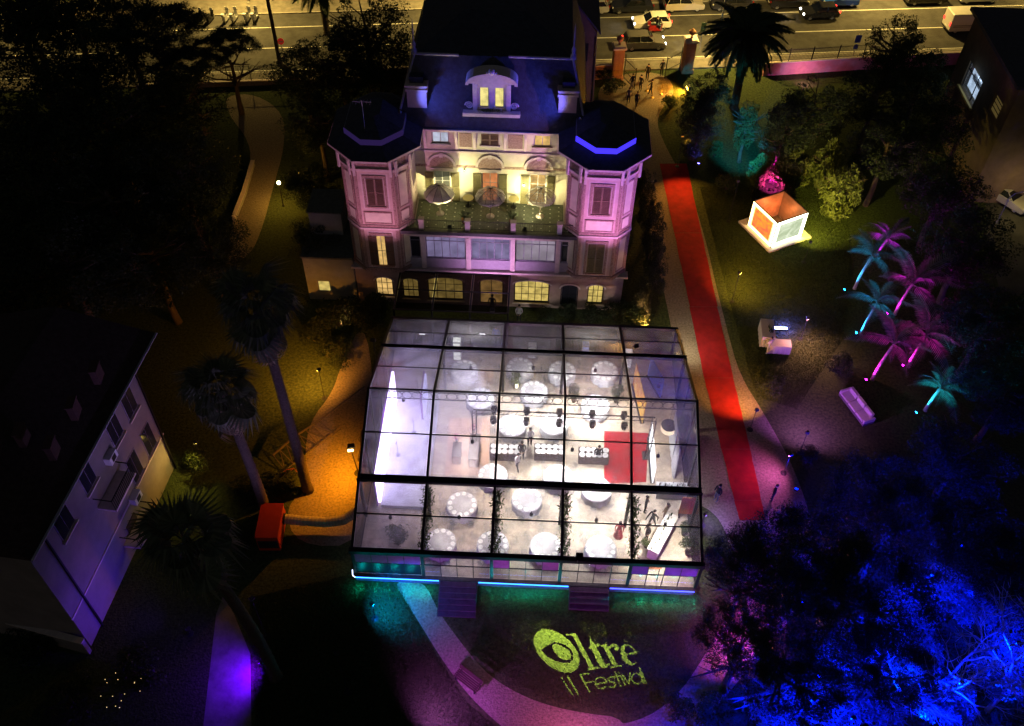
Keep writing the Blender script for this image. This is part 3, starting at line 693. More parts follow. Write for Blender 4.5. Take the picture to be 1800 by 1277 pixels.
# lamps of the truss and the deck lighting
for k, (x, y, z) in enumerate(spots):
    tgt = TABLES[[6, 12, 5, 10, 6, 11, 6, 11, 3, 17][k]]
    p = G(tgt[0], tgt[1], DZ + .75)
    lamp('SPOT', (x, y, z), 1800, (1, .95, .88), (p.x, p.y, DZ), .06, 62, .7)
# back-of-deck screens, backdrops and lounge on the right
def standing_panel(name, label, cat, a, b, h, mt, z0=.05, th=.06):
    A = G(*a, DZ); B = G(*b, DZ); t = thing(name, label, cat, ((A.x + B.x) / 2, (A.y + B.y) / 2, DZ)); d = (B - A).normalized(); n = Vector((-d.y, d.x, 0)) * th
    MB().hexa([A + Vector((0, 0, z0)), B + Vector((0, 0, z0)), B + n + Vector((0, 0, z0)), A + n + Vector((0, 0, z0))] + [q + Vector((0, 0, h)) for q in (A, B, B + n, A + n)]).build('panel', mt, t)
    MB().beam(A + Vector((0, 0, .03)) + n * .5, B + Vector((0, 0, .03)) + n * .5, .3, .05).build('base', mk_black, t); return t
standing_panel('flame_backdrop', 'orange and yellow flame coloured backdrop near the rear right corner', 'backdrop', (1112, 676), (1128, 745), 2.2, M('flame_print', (.75, .18, .02), .6, .3, 1.6, col2=(1.0, .72, .15)))
standing_panel('blue_panel', 'plain blue panel beside the flame coloured backdrop', 'panel', (1138, 660), (1160, 700), 1.9, M('blue_print', (.12, .2, .75), .6, .15))
standing_panel('bright_screen', 'bright white screen facing the red rug', 'screen', (1140, 770), (1146, 850), 1.7, E('screen_bright', (1, .97, .95), 3.0, .1, .6))
cb = G(1182, 856, DZ + 1.0); t = thing('white_bar', 'white bar counter set with glasses against the front gutter', 'bar counter', (cb.x, cb.y, DZ))
MB().box(-.95, .95, -.3, .3, .05, .95).build('body', M('white_lacquer', (.7, .7, .7), .3, .05), t, world=False); MB().box(-1, 1, -.35, .35, .95, 1.0).build('top', M('white_lacquer'), t, world=False); MB().box(-.9, .9, -.26, .26, 0, .05).build('plinth', mk_black, t, world=False)
GLASS = MB().lathe([(.035, 0), (.035, .005), (.006, .01), (.006, .09), (.035, .12), (.04, .19), (.037, .19), (.03, .12)], 10).mesh('wine_glass', clear_film('glassware', .25))
BOT = MB().lathe([(.04, 0), (.04, .2), (.015, .26), (.015, .32)], 10).mesh('bottle', M('dark_bottle', (.03, .05, .03), .15))
for k in range(14):
    tag(put('wine_glass' if k % 3 else 'bottle', GLASS if k % 3 else BOT, None, (cb.x - .85 + .06 + k * .12, cb.y + RN.uniform(-.2, .2), DZ + 1.0)), 'stemmed glass on the white bar counter' if k % 3 else 'dark bottle on the white bar counter', 'glass' if k % 3 else 'bottle', 'glasses and bottles on the white bar')
p = G(1173, 762, DZ + 1.3); t = thing('drum_lamp', 'glowing cream drum lamp hanging over the lounge', 'lamp', (p.x, p.y, DZ + 1.6))
MB().lathe([(.42, 0), (.5, .12), (.5, .5), (.46, .55)], 24).build('shade', E('cream_shade', (1, .72, .48), 1.7, .15, 2), t, True, world=False); MB().tube([(0, 0, .55), (0, 0, 3.2)], .01, 5).build('cord', mk_black, t, world=False)
MB().lathe([(.5, .5), (.51, .56), (.44, .56)], 24).build('rim', mk_black, t, world=False)
for k, (px, py, w) in enumerate([(1206, 790, 2.0), (1198, 830, 1.2)]):
    p = G(px, py, DZ); b = MB(); n = 40
    for j in range(n):
        x = .35 * math.sin(j * 1.9) * .25; y = -w / 2 + w * j / (n - 1); b.v += [(x, y, .02), (x * .5, y * .7, 3.0)]
        if j: b.f.append((2 * j - 2, 2 * j, 2 * j + 1, 2 * j - 1))
    t = thing('drape', ['tall white gathered drape along the right wall', 'short white gathered drape beside the bar counter'][k], 'curtain', (min(p.x, 9.3), p.y, DZ)); b.build('fabric', M('white_voile', (.62, .6, .6), .8, .1), t, world=False)
    MB().tube([(0, -w * .36, 3.02), (0, w * .36, 3.02)], .02, 6).build('rod', mk_black, t, world=False)
# greenery inside
for k, (px, py, r_, h, lab) in enumerate([(1203, 750, .75, 2.6, 'tall leafy plant against the right wall of the marquee'), (1010, 690, .45, 2.0, 'leafy plant between tables near the back row'), (1085, 690, .5, 2.0, 'leafy plant beside the flame coloured backdrop'), (905, 668, .6, 1.6, 'pale leafy plant between the back tables'),
                                          (698, 940, .85, 1.9, 'large dark plant in the front left bay'), (1212, 960, .7, 1.9, 'bushy plant in the front right corner of the marquee'), (1205, 930, .5, 1.4, 'plant behind the front right cocktail bar'), (1137, 955, .4, .8, 'low flowering plant at the end of the cocktail bar')]):
    p = G(px, py, DZ + h * .5); t = thing('indoor_plant', lab, 'plant', (p.x, p.y, DZ))
    put('foliage', CROWN['shrub'][1 if k != 4 else 0], t, (0, 0, h * .58), k, (r_, r_, h * .42)); put('stems', SH_STEM, t, (0, 0, .25), 0, (r_ * .8, r_ * .8, h * .6)); MB().lathe([(.14, 0), (.2, .3), (.18, .3), (.02, .25)], 12).build('pot', mk_dark, t, world=False)
GAR = np_mesh('foliage', leaf_quads(np.random.default_rng(8).normal(size=(900, 3)) * [.16, 0, .14] + np.stack([np.zeros(900), np.random.default_rng(9).uniform(0, 1, 900), np.zeros(900)], 1) * [1, 4, 1], 0, .07, rn0, 0, 1.7), 4, lm_mid)
for k, x in enumerate(FX[1:5]):
    t = thing('garland', 'leafy garland along the %s front rafter of the marquee' % ('first', 'second', 'third', 'fourth')[k], 'garland', (x + .16 * (1 if k else .5), .05, ZE - .28), 0, 'leafy garlands on the front rafters')
    o = put('foliage', GAR, t); o.rotation_euler = (math.atan2(ZG - ZE, YG1), 0, 0); MB().tube([(0, 0, 0), (0, 3.9, 1.53)], .012, 5).build('cord', mk_black, t, world=False)
# front right cocktail bar
A, B = G(1148, 968, DZ + 1.05), G(1182, 905, DZ + 1.05); d = B - A; L = d.length; rz = math.atan2(d.y, d.x)
t = thing('cocktail_bar', 'long pale cocktail bar crowded with bottles in the front right bay', 'bar counter', ((A.x + B.x) / 2, (A.y + B.y) / 2, DZ), rz)
MB().box(-L / 2, L / 2, -.3, .3, .04, 1.0).build('body', M('white_lacquer'), t, world=False); MB().box(-L / 2 - .05, L / 2 + .05, -.36, .36, 1.0, 1.05).build('top', M('pale_top', (.6, .57, .5), .3, .1), t, world=False); MB().box(-L / 2 + .05, L / 2 - .05, -.26, .26, 0, .04).build('plinth', mk_black, t, world=False)
for k in range(22):
    s_ = (k + .5) / 22; q = A.lerp(B, s_); n = Vector((-d.y, d.x, 0)).normalized() * RN.uniform(-.22, .22); iB = k % 3 == 0
    mtn = BOT if iB else GLASS
    tag(put('bottle' if iB else 'wine_glass', mtn, None, (q.x + n.x, q.y + n.y, DZ + 1.05)), 'dark bottle on the long cocktail bar' if iB else 'stemmed glass on the long cocktail bar', 'bottle' if iB else 'glass', 'bottles and glasses on the cocktail bar')
p = G(1206, 905, DZ); t = thing('back_shelf', 'leaning orange patterned display board behind the cocktail bar', 'display board', (p.x, p.y, DZ))
MB().box(-.5, .5, -.03, .03, .1, 1.9).build('board', M('orange_pattern', (.35, .22, .1), .6, .3, 4, col2=(.7, .22, .1)), t, world=False); MB().box(-.5, -.44, -.3, .3, 0, .08).box(.44, .5, -.3, .3, 0, .08).build('foot', mk_dark, t, world=False)
sg_ = thing('glowing_menu', 'orange glowing menu board inside the right front window', 'sign', (7.0, .35, DZ))
MB().box(6.1, 7.9, .32, .36, DZ + 1.35, DZ + 1.75).build('face', E('orange_menu', (1, .3, .15), 1.5, .7, 5), sg_); MB().box(6.2, 6.25, .33, .37, DZ, DZ + 1.35).box(7.75, 7.8, .33, .37, DZ, DZ + 1.35).build('stand', mk_black, sg_)
MB().box(6.2, 7.5, .31, .33, DZ + 1.12, DZ + 1.25).build('caption_strip', E('white_caption', (1, .9, .9), 1.2, .4, 9), sg_)
# rear lean-to: service shelves, crates, lit cabinet
for k, (px, py, w, h, mt, lab) in enumerate([(803, 598, .55, 1.9, E('fridge_light', (1, 1, .9), 1.3, .3), 'lit white fridge in the rear aisle'), (936, 607, .6, 1.2, M('white_lacquer'), 'white open shelf rack in the rear aisle'), (1030, 605, .5, 1.2, M('blue_crates', (.25, .3, .7), .6, .5, 6), 'stack of blue and red drink boxes in the rear aisle'), (1106, 618, .5, 1.5, E('cabinet_light', (1, .85, .85), 1.0, .4), 'small lit cabinet near the amber lamp')]):
    p = G(px, py, DZ + h); t = thing('service_cabinet', lab, 'cabinet', (p.x, p.y, DZ), 0)
    MB().box(-w / 2, w / 2, -.25, .25, .06, h).build('body', M('grey_steel', (.35, .35, .36), .4, .1, 3, 0, .5), t, world=False); 
    for j in range(4): MB().box(-w / 2 + .04, w / 2 - .04, -.27, -.252, .12 + j * (h - .16) / 4, .06 + (j + 1) * (h - .16) / 4).build('shelf_front', mt, t, world=False)
    MB().box(-w / 2 + .02, w / 2 - .02, -.23, .23, h + .001, h + .02).build('top', mt, t, world=False); MB().box(-w / 2 + .03, w / 2 - .03, -.2, .2, 0, .06).build('plinth', mk_black, t, world=False)
p = G(1084, 621, 3.6); t = thing('amber_lamp', 'small amber lamp under the rear gutter', 'lamp', p); MB().cbox((0, 0, 0), (.22, .12, .1)).build('housing', mk_black, t, world=False); MB().cbox((0, -.08, 0), (.3, .02, .12)).build('lens', E('amber', (1, .45, .05), 14), t, world=False); lamp('POINT', p + Vector((0, -.25, -.1)), 60, (1, .45, .08), size=.05)
for px, py in ((844, 588), (700, 575), (800, 585)):
    pass
for k, px in enumerate((742, 848)):
    p = G(px, 587, 2.75); t = thing('strip_lamp', ['strip lamp at the left of the rear aisle', 'strip lamp in the second bay of the rear aisle'][k], 'lamp', p, 0, 'strip lamps in the rear aisle'); MB().cbox((0, 0, 0), (.4, .07, .05)).build('tube', E('strip_white', (1, 1, .95), 5), t, world=False); MB().cbox((0, 0, .05), (.44, .09, .04)).build('housing', mk_black, t, world=False); MB().tube([(0, 0, .05), (0, 0, .5)], .01, 4).build('hanger', mk_black, t, world=False)
lamp('POINT', (-4, 16.5, 2.7), 60, (1, .95, .9), size=.2); lamp('POINT', (4, 16.5, 2.7), 50, (1, .92, .8), size=.2)
# ceiling lamps under the frames (house lights)
for k, (x, y) in enumerate([(-8.0, 2.0), (-4.0, 2.2), (0.2, 2.6), (4, 2.4), (8, 2.3), (8, 11.5), (4, 12.6), (0, 12.6), (-4, 12.4), (-8, 9.5), (-3.5, 6.5), (2.5, 6.2), (7.6, 6.0)]):
    z = (3.55 if y < 4 else 5.2); e = [120, 420, 760, 700, 1700, 600, 2200, 2100, 1900, 1000, 2000, 1900, 1300][k]; c = [(.8, .6, 1), (1, .85, .75), (1, .95, .85), (1, .95, .85), (1, .93, .78), (1, .8, .6), (1, .95, .9), (1, .97, .92), (.95, .9, 1), (.75, .68, 1), (1, .85, .72), (1, .93, .9), (.95, .9, .95)][k]
    t = thing('house_light', 'small black house light under the marquee roof, ' + ('front left corner', 'second front bay', 'middle front bay', 'fourth front bay', 'front right corner', 'by the blue panel', 'right of the back tables', 'over the back tables', 'left of the back tables', 'above the stage', 'over the dessert counters', 'over the buffet', 'over the white bar')[k], 'lamp', (x, y, z), 0, 'house lights under the marquee roof')
    MB().lathe([(.05, .22), (.1, .18), (.11, .0)], 12).build('housing', mk_black, t, True, world=False); MB().lathe([(.005, -.005), (.095, -.005), (.095, .003)], 12).build('lens', mk_beamlens, t, world=False)
    MB().tube([(0, 0, .22), (0, 0, .5)], .01, 4).build('hanger', mk_black, t, world=False)
    lamp('SPOT', (x, y, z - .05), e, c, (x, y, 0), .1, 118, .8)
# ================================================================== the villa
mk_plast = M('pink_plaster', (.56, .42, .36), .85, .14, 1.6, .15)
mk_cream = M('cream_plaster', (.66, .60, .45), .85, .12, 1.4, .12)
mk_relief = M('painted_relief', (.20, .11, .09), .85, .45, 9, .3, col2=(.46, .33, .27))
mk_trim = M('stone_trim', (.62, .52, .47), .8, .12, 4, .1)
mk_slate = M('slate', (.035, .04, .055), .6, .35, 3, .5, 0, .35, bscale=10)
mk_shut = M('olive_shutter', (.20, .17, .075), .7, .2, 5)
mk_brshut = M('brown_shutter', (.17, .10, .06), .7, .2, 5)
mk_glz = M('dark_glazing', (.02, .022, .03), .12, .1, 3, spec=.6)
mk_win = M('white_joinery', (.62, .6, .55), .6, .08)
mk_iron = M('wrought_iron', (.015, .015, .018), .5, .2, 5, 0, .5)
e_warm = E('window_warm', (1, .62, .2), .9, .55, 1.6); e_yel = E('window_yellow', (1, .74, .2), .75, .5, 2.2); e_cool = E('window_cool', (.75, .8, 1), .8, .5, 1.5); e_oran = E('window_orange', (1, .35, .12), .9, .5, 1.2)
e_lilac = E('curtain_lilac', (.55, .45, .85), .42, .45, .9); e_lilac2 = E('curtain_pale', (.75, .62, .78), .42, .35, .7)
XL, XR, YW, YT, YS = -9.95, 3.05, 26.6, 23.0, 23.6
Z1, ZT, ZC = 3.65, 7.45, 13.75
vil = thing('villa', 'ornate three storey villa with octagonal corner towers and blue lit slate roof', 'villa', (-3.5, 28, 0))
def P_(name, mb, mt, parent=None, smooth=False): return mb.build(name, mt, parent or vil, smooth)
def wall_holes(x0, x1, z0, z1, y0, y1, holes):
    b = MB(); xs = sorted({x0, x1} | {h[0] for h in holes} | {h[1] for h in holes}); zs_ = sorted({z0, z1} | {h[2] for h in holes} | {h[3] for h in holes})
    for a, c in zip(xs[:-1], xs[1:]):
        run = None
        for e, f in zip(zs_[:-1], zs_[1:]):
            inh = any(h[0] <= a and c <= h[1] and h[2] <= e and f <= h[3] for h in holes)
            if not inh:
                run = (run[0], f) if run else (e, f)
            if inh and run: b.box(a, c, y0, y1, *run); run = None
        if run: b.box(a, c, y0, y1, *run)
    return b
def window(x0, x1, z0, z1, y, glass, cols=2, rows=3, fm=None, sill=True, parent=None, depth=.16):
    """frame, panes and glazing bars set into an opening whose front is at y"""
    fm = fm or mk_win; w = .07
    f = P_('window', MB().box(x0, x0 + w, y + depth - .06, y + depth, z0, z1).box(x1 - w, x1, y + depth - .06, y + depth, z0, z1).box(x0 + w, x1 - w, y + depth - .06, y + depth, z1 - w, z1).box(x0 + w, x1 - w, y + depth - .06, y + depth, z0, z0 + w), fm)
    pw = (x1 - x0 - 2 * w) / cols; ph = (z1 - z0 - 2 * w) / rows
    for i in range(cols):
        for j in range(rows):
            a, c = x0 + w + i * pw, z0 + w + j * ph
            q = MB().box(a + .02, a + pw - .02, y + depth - .03, y + depth - .02, c + .02, c + ph - .02); q.v = [(p[0] - vil.location.x, p[1] - vil.location.y, p[2] - vil.location.z) for p in q.v]
            put('pane', q.mesh('pane', glass), f)
    b = MB()
    for i in range(1, cols): b.box(x0 + w + i * pw - .022, x0 + w + i * pw + .022, y + depth - .05, y + depth - .01, z0 + w, z1 - w)
    for j in range(1, rows): b.box(x0 + w, x1 - w, y + depth - .048, y + depth - .012, z0 + w + j * ph - .016, z0 + w + j * ph + .016)
    if b.v: b.v = [(p[0] - vil.location.x, p[1] - vil.location.y, p[2] - vil.location.z) for p in b.v]; put('glazing_bars', b.mesh('glazing_bars', fm), f)
    if sill: s_ = MB().box(x0 - .1, x1 + .1, y - .12, y + depth - .06, z0 - .08, z0); s_.v = [(p[0] - vil.location.x, p[1] - vil.location.y, p[2] - vil.location.z) for p in s_.v]; put('sill', s_.mesh('sill', mk_trim), f)
    return f
def shutter(x0, x1, z0, z1, y, mt=None, ang=0):
    mt = mt or mk_shut; b = MB(); w = .06
    b.box(x0, x0 + w, y - .05, y, z0, z1).box(x1 - w, x1, y - .05, y, z0, z1).box(x0 + w, x1 - w, y - .05, y, z1 - w, z1).box(x0 + w, x1 - w, y - .05, y, z0, z0 + w).box(x0 + w, x1 - w, y - .05, y, (z0 + z1) / 2 - .04, (z0 + z1) / 2 + .04)
    n = int((z1 - z0) / .1)
    for k in range(n):
        z = z0 + w + (z1 - z0 - 2 * w) * (k + .5) / n; b.hexa([(x0 + w, y - .04, z - .04), (x1 - w, y - .04, z - .04), (x1 - w, y - .01, z), (x0 + w, y - .01, z), (x0 + w, y - .04, z - .02), (x1 - w, y - .04, z - .02), (x1 - w, y - .01, z + .02), (x0 + w, y - .01, z + .02)])
    return P_('shutter', b, mt)
# main block, terrace wall with three french windows and attic openings
fw = [(-7.55, -6.35), (-4.15, -2.95), (-.75, .45)]
holes = [(a, b, ZT, ZT + 2.6) for a, b in fw] + [(-7.55, -6.35, ZT + 4.95, ZT + 5.85), (-4.15, -2.95, ZT + 4.95, ZT + 5.85), (-.55, .65, ZT + 4.95, ZT + 5.85)]
P_('wall', wall_holes(XL, XR, ZT, ZC, YW, YW + .4, holes), mk_cream)
P_('wall', MB().box(XL, XR, YW + .9, 40, 0, ZC - .05), mk_plast)
P_('room_back', MB().box(XL + .1, XR - .1, YW + .45, YW + .6, ZT, ZC - .1), mk_plast)
for k, (a, b) in enumerate(fw):
    window(a, b, ZT + .02, ZT + 2.6, YW, (M('glz_dim', (.06, .06, .05), .1, emit=(.5, .5, .3), es=.12), e_oran, e_warm)[k], 2, 3)
    for s0, s1 in ((a - .62, a - .04), (b + .04, b + .62)): shutter(s0, s1, ZT + .05, ZT + 2.55, YW - .02)
    cx = (a + b) / 2
    arc = [(cx + .95 * math.cos(t), ZT + 3.15 + .95 * math.sin(t)) for t in [math.pi * j / 14 for j in range(15)]]
    ar = P_('arch_pediment', MB().prism_y(arc, YW - .07, YW - .002), mk_relief)
    inn = [(cx + r_ * math.cos(t), ZT + 3.15 + r_ * math.sin(t)) for r_, rng_ in ((1.02, range(15)), (.84, range(14, -1, -1))) for t in [math.pi * j / 14 for j in rng_]]
    P_('arch_moulding', MB().prism_y(inn, YW - .13, YW - .071), mk_trim)
    P_('lintel', MB().box(a - .2, b + .2, YW - .1, YW - .003, ZT + 2.72, ZT + 2.95), mk_trim)
    P_('keystone', MB().box(cx - .13, cx + .13, YW - .18, YW - .131, ZT + 3.9, ZT + 4.25), mk_trim)
    a, b, z0, z1 = holes[3 + k]; window(a, b, z0, z1, YW, (e_cool, mk_glz, e_warm)[k], 2, 1)
    if k == 1: shutter(a, (a + b) / 2 - .01, z0, z1, YW - .02, mk_brshut); shutter((a + b) / 2 + .01, b, z0, z1, YW - .02, mk_brshut)
P_('string_course', MB().box(XL + .4, XR - .4, YW - .09, YW - .003, ZT + 4.28, ZT + 4.42), mk_trim)
P_('painted_band', MB().box(XL + .4, XR - .4, YW - .012, YW - .004, ZT + 2.98, ZT + 3.2), mk_relief)
for x in (-9.1, -8.0, -5.85, -4.6, -2.5, -1.1, 1.15, 2.3):
    P_('bracket', MB().prism_x([(YW - .003, ZT + 4.45), (YW - .35, ZT + 5.75), (YW - .35, ZC - .1), (YW - .003, ZC - .1)], x - .09, x + .09), mk_trim)
for a, b in ((-5.65, -4.8), (-2.3, -1.3), (-8.9, -8.2), (1.35, 2.1)):
    P_('frieze_panel', MB().box(a, b, YW - .04, YW - .003, ZT + 4.75, ZT + 5.85), mk_relief)
# terrace, veranda
P_('terrace_floor', MB().box(XL, XR, YS - .35, YW, ZT - .14, ZT), M('terrace_tiles', (.10, .11, .075), .7, .35, 6))
tl = MB().box(-.045, .045, -.045, .045, 0, .008).mesh('inlay_tile', M('white_inlay', (.6, .6, .5), .6, .1))
for i in range(19):
    for j in range(6): put('inlay_tile', tl, vil, (-9.1 + i * .62 + 3.5, YS + .05 + j * .48 + (i % 2) * .24 - 28, ZT))
P_('cornice', MB().box(XL + .05, XR - .05, YS - .55, YS - .352, ZT - .25, ZT + .02).box(XL + .1, XR - .1, YS - .35, YS - .1, ZT - .32, ZT - .141), M('dark_lead', (.05, .05, .055), .6, .2, 3))
P_('fascia', MB().box(XL + .1, XR - .1, YS - .18, YS + .3, ZT - .75, ZT - .322), mk_trim)
vx = [XL + .1, -8.2, -4.95, -1.75, 1.5, XR - .1]
for x in (-8.2, -4.95, -1.75, 1.5):
    P_('column', MB().box(x - .17, x + .17, YS - .2, YS + .2, Z1 + (0.0), ZT - .76), mk_trim)
    P_('parapet_pillar', MB().box(x - .17, x + .17, YS - .35, YS - .02, ZT, ZT + .85).box(x - .21, x + .21, YS - .38, YS + .01, ZT + .85, ZT + .93), mk_trim)
for i in range(5):
    a = vx[i] + (.17 if i else 0); b = vx[i + 1] - (.17 if i < 4 else 0)
    P_('balustrade', (lambda q: q)(MB().box(a, b, YS - .22, YS - .18, ZT + .78, ZT + .82).box(a, b, YS - .22, YS - .18, ZT + .1, ZT + .13)), mk_iron)
    bars = MB(); n = max(3, int((b - a) / .16))
    for k in range(n + 1): x = a + (b - a) * k / n; bars.box(x - .008, x + .008, YS - .208, YS - .192, ZT + .13, ZT + .78)
    P_('baluster_bars', bars, mk_iron)
    nc = 5 if 0 < i < 4 else 2
    f = window(a, b, Z1 + .95, ZT - .8, YS - .1, e_lilac if i in (1, 2) else (e_lilac2 if i == 3 else mk_glz), nc, 1, M('grey_joinery', (.22, .2, .26), .5), False)
    P_('transom_bar', MB().box(a, b, YS - .02, YS + .02, ZT - 1.25, ZT - 1.2), M('grey_joinery'))
    P_('dado_panel', MB().box(a, b, YS - .06, YS + .1, Z1 + .05, Z1 + .93), M('grey_panel', (.35, .33, .36), .7, .1))
P_('veranda_wall', MB().box(XL + .1, XR - .1, YS + .25, YS + .35, Z1, ZT - .3), mk_plast)
P_('floor_ledge', MB().box(-13.6, 6.7, YS - .35, YS + .3, Z1 - .14, Z1 + .04), mk_trim)
# ground floor
gh = [(-12.0, -10.7, .6, 2.55), (-10.0, -8.75, .5, 2.55), (-8.1, -5.4, .4, 2.75), (-4.2, -2.4, .15, 2.75), (-1.6, 1.05, .5, 2.75), (1.9, 3.2, .15, 2.5), (3.9, 5.1, .6, 2.6)]
P_('wall', wall_holes(-13.4, 6.45, 0, Z1 - .15, YS - .1, YS + .25, gh), M('brown_plaster', (.34, .24, .19), .85, .2, 2, .2))
P_('room_back', MB().box(-13.3, 6.3, YS + .5, YS + .6, 0, Z1 - .2), mk_plast)
for k, (a, b, z0, z1) in enumerate(gh):
    window(a, b, z0, z1, YS - .1, (e_warm, e_yel, e_yel, e_warm, e_yel, mk_glz, e_yel)[k], (3, 3, 4, 2, 5, 2, 3)[k], (3, 2, 3, 2, 3, 2, 3)[k], mk_iron, k not in (3, 5), depth=.2)
    cx, hw = (a + b) / 2, (b - a) / 2; N = 12
    top = [(a - .01, z1 - .35)] + [(cx - (hw + .01) * math.cos(math.pi * j / N), z1 - .35 + .36 * math.sin(math.pi * j / N)) for j in range(N + 1)] + [(b + .01, z1 - .35)]
    left = [(a - .02, z1 + .02)] + [(cx - (hw + .02) * math.cos(math.pi * j / N), z1 - .36 + .355 * math.sin(math.pi * j / N)) for j in range(N + 1)] + [(b + .02, z1 + .02)]
    P_('arch_head', MB().prism_y(left, YS - .14, YS + .02), MATS['brown_plaster'])
    hood = [(cx - (hw + r_) * math.cos(math.pi * j / N), z1 - .35 + (.36 + r_) * math.sin(math.pi * j / N)) for r_, rg in ((.14, range(N + 1)), (.03, range(N, -1, -1))) for j in rg]
    P_('arch_hood', MB().prism_y(hood, YS - .2, YS - .141), mk_trim)
# towers
def tower(xc, side):
    fr = [(xc - 1.32, YT), (xc + 1.32, YT), (xc + 2.3, YT + .98), (xc + 2.3, YT + 5.2), (xc - 2.3, YT + 5.2), (xc - 2.3, YT + .98)]
    def off(o): return [(xc - 1.32 - .41 * o, YT - o), (xc + 1.32 + .41 * o, YT - o), (xc + 2.3 + o, YT + .98 - .41 * o), (xc + 2.3 + o, YT + 5.2 + o), (xc - 2.3 - o, YT + 5.2 + o), (xc - 2.3 - o, YT + .98 - .41 * o)]
    t = P_('tower', MB().prism(fr, 0 if False else Z1, ZC - .05), mk_plast)
    for z0, z1, o, mt in ((Z1 - .02, Z1 + .3, .08, mk_relief), (7.6, 7.75, .1, mk_trim), (7.75, 7.98, .04, mk_relief), (12.55, 12.68, .1, mk_trim), (12.68, 12.8, .18, mk_trim), (ZC - .22, ZC - .051, .12, mk_trim)):
        P_('moulding', MB().prism(off(o), z0, z1), mt)
    # faces: front, two chamfers
    c45 = math.sqrt(.5)
    for (ax, ay), (bx, by), kind in ((fr[5], fr[0], 0), (fr[0], fr[1], 1), (fr[1], fr[2], 0)):
        d = Vector((bx - ax, by - ay, 0)); L = d.length; d /= L; n = Vector((d.y, -d.x, 0))
        def slab(u0, u1, z0, z1, o0, o1):
            q = [Vector((ax, ay, 0)) + d * u + n * o for u, o in ((u0, o0), (u1, o0), (u1, o1), (u0, o1))]
            return MB().hexa([(p.x, p.y, z0) for p in q] + [(p.x, p.y, z1) for p in q])
        for u in (.0, L - .22):
            P_('pilaster', slab(u + .02, u + .2, 8.0, 12.53, .003, .05), mk_relief); P_('pilaster', slab(u + .02, u + .2, Z1 + .32, 7.58, .003, .05), mk_relief)
            P_('frieze_bracket', slab(u + .02, u + .2, 12.3, 13.5, .181, .3), mk_trim)
        P_('frieze_panel', slab(.32, L - .32, 12.9, 13.4, .003, .05), mk_relief)
        fr_ = .1
        if kind:
            for z0, z1 in ((9.7, 11.9), (4.3, 6.95)):
                u0, u1 = L / 2 - .58, L / 2 + .58
                b = slab(u0 - .22, u0 - .06, z0 - .2, z1 + .3, .003, .06); b2 = slab(u1 + .06, u1 + .22, z0 - .2, z1 + .3, .003, .06); b3 = slab(u0 - .06, u1 + .06, z1 + .1, z1 + .3, .003, .06); b4 = slab(u0 - .06, u1 + .06, z0 - .2, z0 - .06, .003, .1)
                for q in (b2, b3, b4): b.add(q.v, q.f)
                P_('window_surround', b, mk_relief)
                P_('painted_border', slab(u0 - .34, u1 + .34, z0 - .32, z1 + .42, .001, .0025), mk_trim)
                X0, X1 = ax + u0, ax + u1
                if side < 0 and z0 < 5:
                    P_('window_pane', MB().box(X0 + .3, X1 - .3, YT - .02, YT - .004, z0, z1), e_warm); P_('glazing_bars', MB().box((X0 + X1) / 2 - .02, (X0 + X1) / 2 + .02, YT - .04, YT - .021, z0, z1).box(X0 + .3, X1 - .3, YT - .04, YT - .021, z0 + 1.3, z0 + 1.34), mk_win)
                    shutter(X0 - .3, X0 + .29, z0, z1, YT - .06, mk_brshut); shutter(X1 - .29, X1 + .3, z0, z1, YT - .06, mk_brshut)
                else:
                    mm = mk_brshut if z0 > 5 else mk_shut
                    shutter(X0, (X0 + X1) / 2 - .01, z0, z1, YT - .003, mm); shutter((X0 + X1) / 2 + .01, X1, z0, z1, YT - .003, mm)
            P_('panel', slab(.42, L - .42, 8.2, 9.05, .003, .03), mk_cream); 
            b = slab(.34, .42, 8.1, 9.15, .003, .06)
            for q in (slab(L - .42, L - .34, 8.1, 9.15, .003, .06), slab(.42, L - .42, 9.05, 9.15, .003, .06), slab(.42, L - .42, 8.1, 8.2, .003, .06)): b.add(q.v, q.f)
            P_('panel_frame', b, mk_relief)
        else:
            for z0, z1 in ((9.5, 12.1), (8.2, 9.05), (4.3, 7.2)):
                P_('panel', slab(.36, L - .36, z0, z1, .003, .03), mk_cream)
                b = slab(.29, .36, z0 - .1, z1 + .1, .003, .05)
                for q in (slab(L - .36, L - .29, z0 - .1, z1 + .1, .003, .05), slab(.36, L - .36, z1, z1 + .1, .003, .05), slab(.36, L - .36, z0 - .1, z0, .003, .05)): b.add(q.v, q.f)
                P_('panel_frame', b, mk_relief)
    # roof: eaves skirt, upstand with glow bands, low octagonal top
    def octo(o): 
        x0, x1, y0, y1 = xc - 2.3 - o, xc + 2.3 + o, YT - o, YT + 6.3 + o; c = .98 + .59 * o + .5
        return [(x0 + c, y0), (x1 - c, y0), (x1, y0 + c), (x1, y1 - c), (x1 - c, y1), (x0 + c, y1), (x0, y1 - c), (x0, y0 + c)]
    def loft(a, za, b, zb):
        n = len(a); return MB().add([(p[0], p[1], za) for p in a] + [(p[0], p[1], zb) for p in b], [(i, (i + 1) % n, n + (i + 1) % n, n + i) for i in range(n)])
    rf = P_('tower_roof', MB().prism(octo(.75), ZC, ZC + .12), mk_slate)
    P_('eaves_trim', (lambda q: q)(loft(octo(.78), ZC - .05, octo(.78), ZC + .09)), mk_trim)
    P_('roof_skirt', loft(octo(.74), ZC + .121, octo(-.35), ZC + .55), mk_slate)
    P_('upstand', MB().prism(octo(-.36), ZC + .5, ZC + 1.0), M('grey_lead', (.18, .17, .2), .5, .2, 3))
